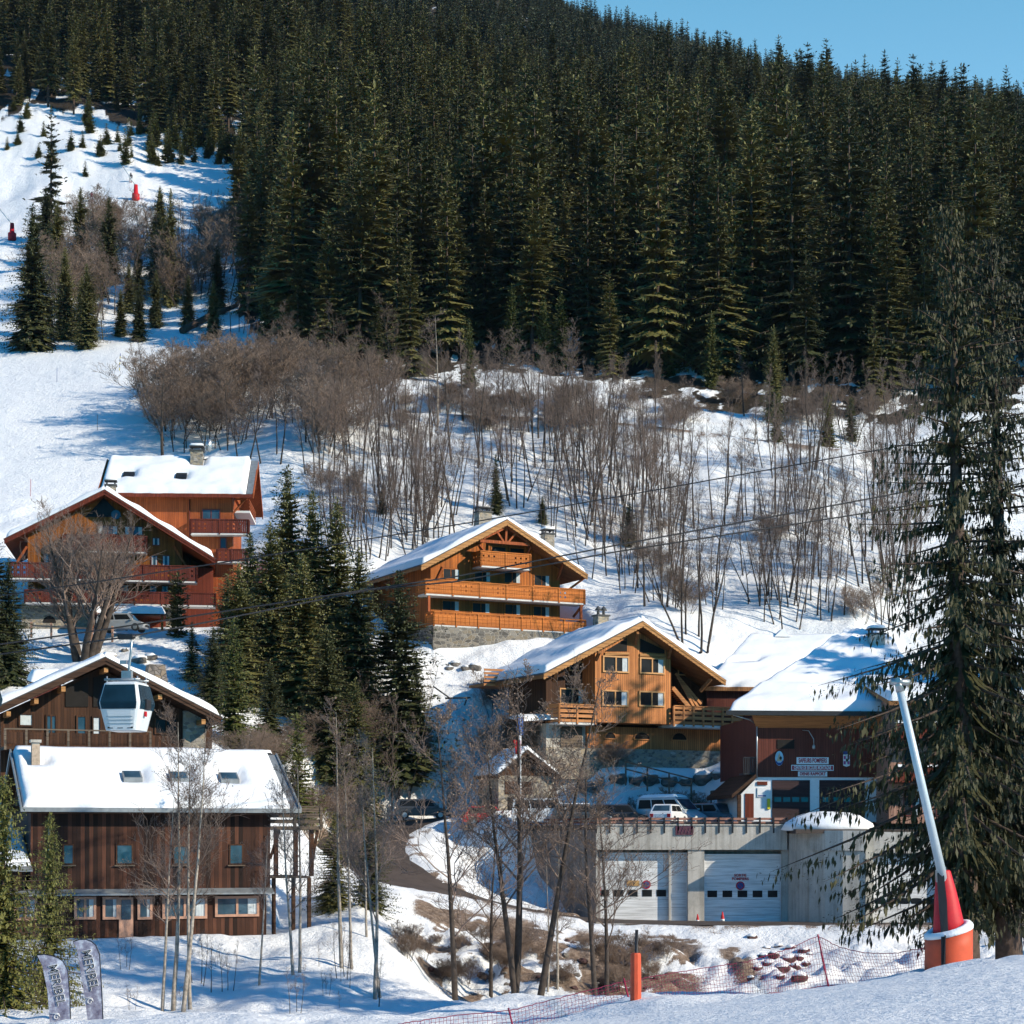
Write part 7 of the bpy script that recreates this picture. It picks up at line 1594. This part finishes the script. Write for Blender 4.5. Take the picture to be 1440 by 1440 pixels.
for k in range(14):
    x, y = rnd(430, 1290), rnd(640, 880)
    if y > 735 + abs(x - 713) * .7 and x < 900: continue
    bush(x, y, 168, 228, rnd(22, 60), 'bare shrub ' + ('high' if y < 740 else 'low') + ' on the slope ' + zone(x), 1.4, grp='undergrowth on the snow slope ' + zone(x))
for k in range(34):
    x = rnd(560, 1260); bush(x, rnd(560, 610), 224, 250, rnd(24, 48), 'brown shrub between track and forest ' + zone(x), 1.6, grp='shrubs along the track ' + zone(x))
# single spruces above the slope
for src, px, py, Y0, Y1, hp, lb, wx in ((OLV[0], 508, 492, 248, 275, 245, 'tall sunlit olive-green spruce standing before the dark forest on the left', 1.0),
        (SPARSE, 72, 345, 320, 345, 195, 'tall ragged sparse spruce beside the upper left piste', 1.0), (MID[0], 46, 492, 268, 290, 205, 'broad dark spruce near the left border above the shaded snow', 1.2), (MID[1], 122, 490, 268, 300, 120, 'dark spruce in the thicket right of the broad one', 1.2),
        (MID[1], 240, 430, 280, 320, 165, 'slim dark spruce among the bare trees of the clearing', .8), (OLV[1], 380, 470, 262, 290, 125, 'lone young spruce above the brown thicket at the clearing edge', 1.1),
        (OLV[0], 660, 545, 240, 262, 92, 'small spruce at the forest foot left of the pair', 1), (OLV[0], 720, 510, 248, 270, 112, 'young spruce with a thin top at the dark forest foot', .9), (OLV[1], 766, 520, 246, 268, 100, 'left one of a pair of young spruces at the forest foot', 1), (OLV[0], 789, 522, 246, 268, 112, 'right one of a pair of young spruces at the forest foot', 1.1),
        (OLV[0], 862, 520, 246, 268, 108, 'broad young spruce right of the pair at the forest foot', 1.2), (OLV[1], 942, 530, 246, 268, 112, 'sunlit young spruce in the middle of the forest foot', 1.2), (OLV[0], 1001, 545, 244, 264, 108, 'slim young spruce right of the middle at the forest foot', .9),
        (MID[0], 1088, 592, 236, 250, 135, 'spruce with spreading boughs at the upper edge of the track', .9), (OLV[0], 1166, 530, 244, 268, 145, 'tall young spruce above the right end of the track', 1), (OLV[1], 1092, 628, 226, 238, 70, 'small dark fir standing below the muddy track', 1.3), (OLV[0], 1164, 632, 226, 238, 80, 'bushy small fir at the right end of the muddy track', 1.4), (OLV[1], 1197, 620, 228, 240, 62, 'rightmost small dark fir by the muddy track', 1.4),
        (MID[1], 697, 722, 196, 206, 85, 'small dark spruce among the bare trunks above the middle chalet', 1.0), (MID[1], 538, 722, 192, 202, 45, 'little dark fir behind the roof of the middle chalet', 1.4), (MID[0], 885, 765, 185, 198, 62, 'dark round evergreen bush leaning on the slope right of the middle chalet', 1.8), (MID[0], 763, 735, 190, 200, 40, 'tiny dark fir right behind the middle chalet chimney', 1.5)):
    p = ground_at(px, py, Y0, Y1); p.z -= .2; s = hp / (FPX / p.y) / src[2]; put(src, p, (s * wx, s * wx, s), label=lb)
# the thicket round the clearing
for x, y in scatter(40, 80, 345, 335, 485, 15, lambda x, y: not (y > 430 and 160 < x < 330)): bt(x, y, 262, 340, min(rnd(75, 120), y - 268), 'clear', random.choice(BT + SHR[:1]), 1.25)
for x, y in scatter(9, 275, 420, 310, 350, 16): bt(x, y, 300, 370, rnd(35, 45), 'clear', random.choice(SHR + BT), 1.4)
for x, y in scatter(20, 60, 330, 350, 480, 20): place(random.choice(MID), x, y, 262, 350, min(rnd(60, 130), y - 262), name='spruce_tree', cat='tree', label='dark little spruce inside the thicket round the clearing', group='spruces inside the thicket', wx=1.2)
for x, y in scatter(22, 10, 225, 150, 262, 16, lambda x, y: y < 262 and y > 130 + abs(x - 60) * .45): place(random.choice(YF), x, y, 372, 432, rnd(16, 34), name='young_spruce', cat='tree', label='small young spruce scattered on the sunlit bank above the upper piste', group='young spruces on the upper bank', wx=1.7)
for x, y in scatter(26, 160, 335, 185, 232, 9, lambda x, y: y > 150 + (x - 100) * .22): place(random.choice(YF), x, y, 380, 420, rnd(28, 52), name='young_spruce', cat='tree', label='young olive spruce in the row along the upper side of the piste', group='young spruces along the piste', wx=1.2)
# tall trees just outside the picture on the right that shade the fire station
for x_, y_, h_ in ((50, 130, 1.32), (58, 128, 1.4), (47, 133, 1.1), (64, 132, 1.35), (70, 126, 1.4)):
    p = Vector((x_, y_, H(x_, y_))); put(SP[4], p, (h_ * 1.2, h_ * 1.2, h_), label='tall spruce beyond the right border beside the apartment house', group='spruces beyond the right border')

# thin mountain air
hz = MB().box(-420, 420, -4, 1750, -20, 760).build('haze', (lambda m: m)(bpy.data.materials.new('haze_air')))
tag(hz, None, None, None, 'stuff'); hm = hz.data.materials[0]; hm.use_nodes = True; hn = hm.node_tree; hn.nodes.remove(hn.nodes["Principled BSDF"])
pv = hn.nodes.new("ShaderNodeVolumePrincipled"); pv.inputs["Color"].default_value = (.62, .80, 1.0, 1); pv.inputs["Density"].default_value = 0.000025; pv.inputs["Anisotropy"].default_value = 0.1
hn.links.new(pv.outputs[0], hn.nodes["Material Output"].inputs["Volume"])
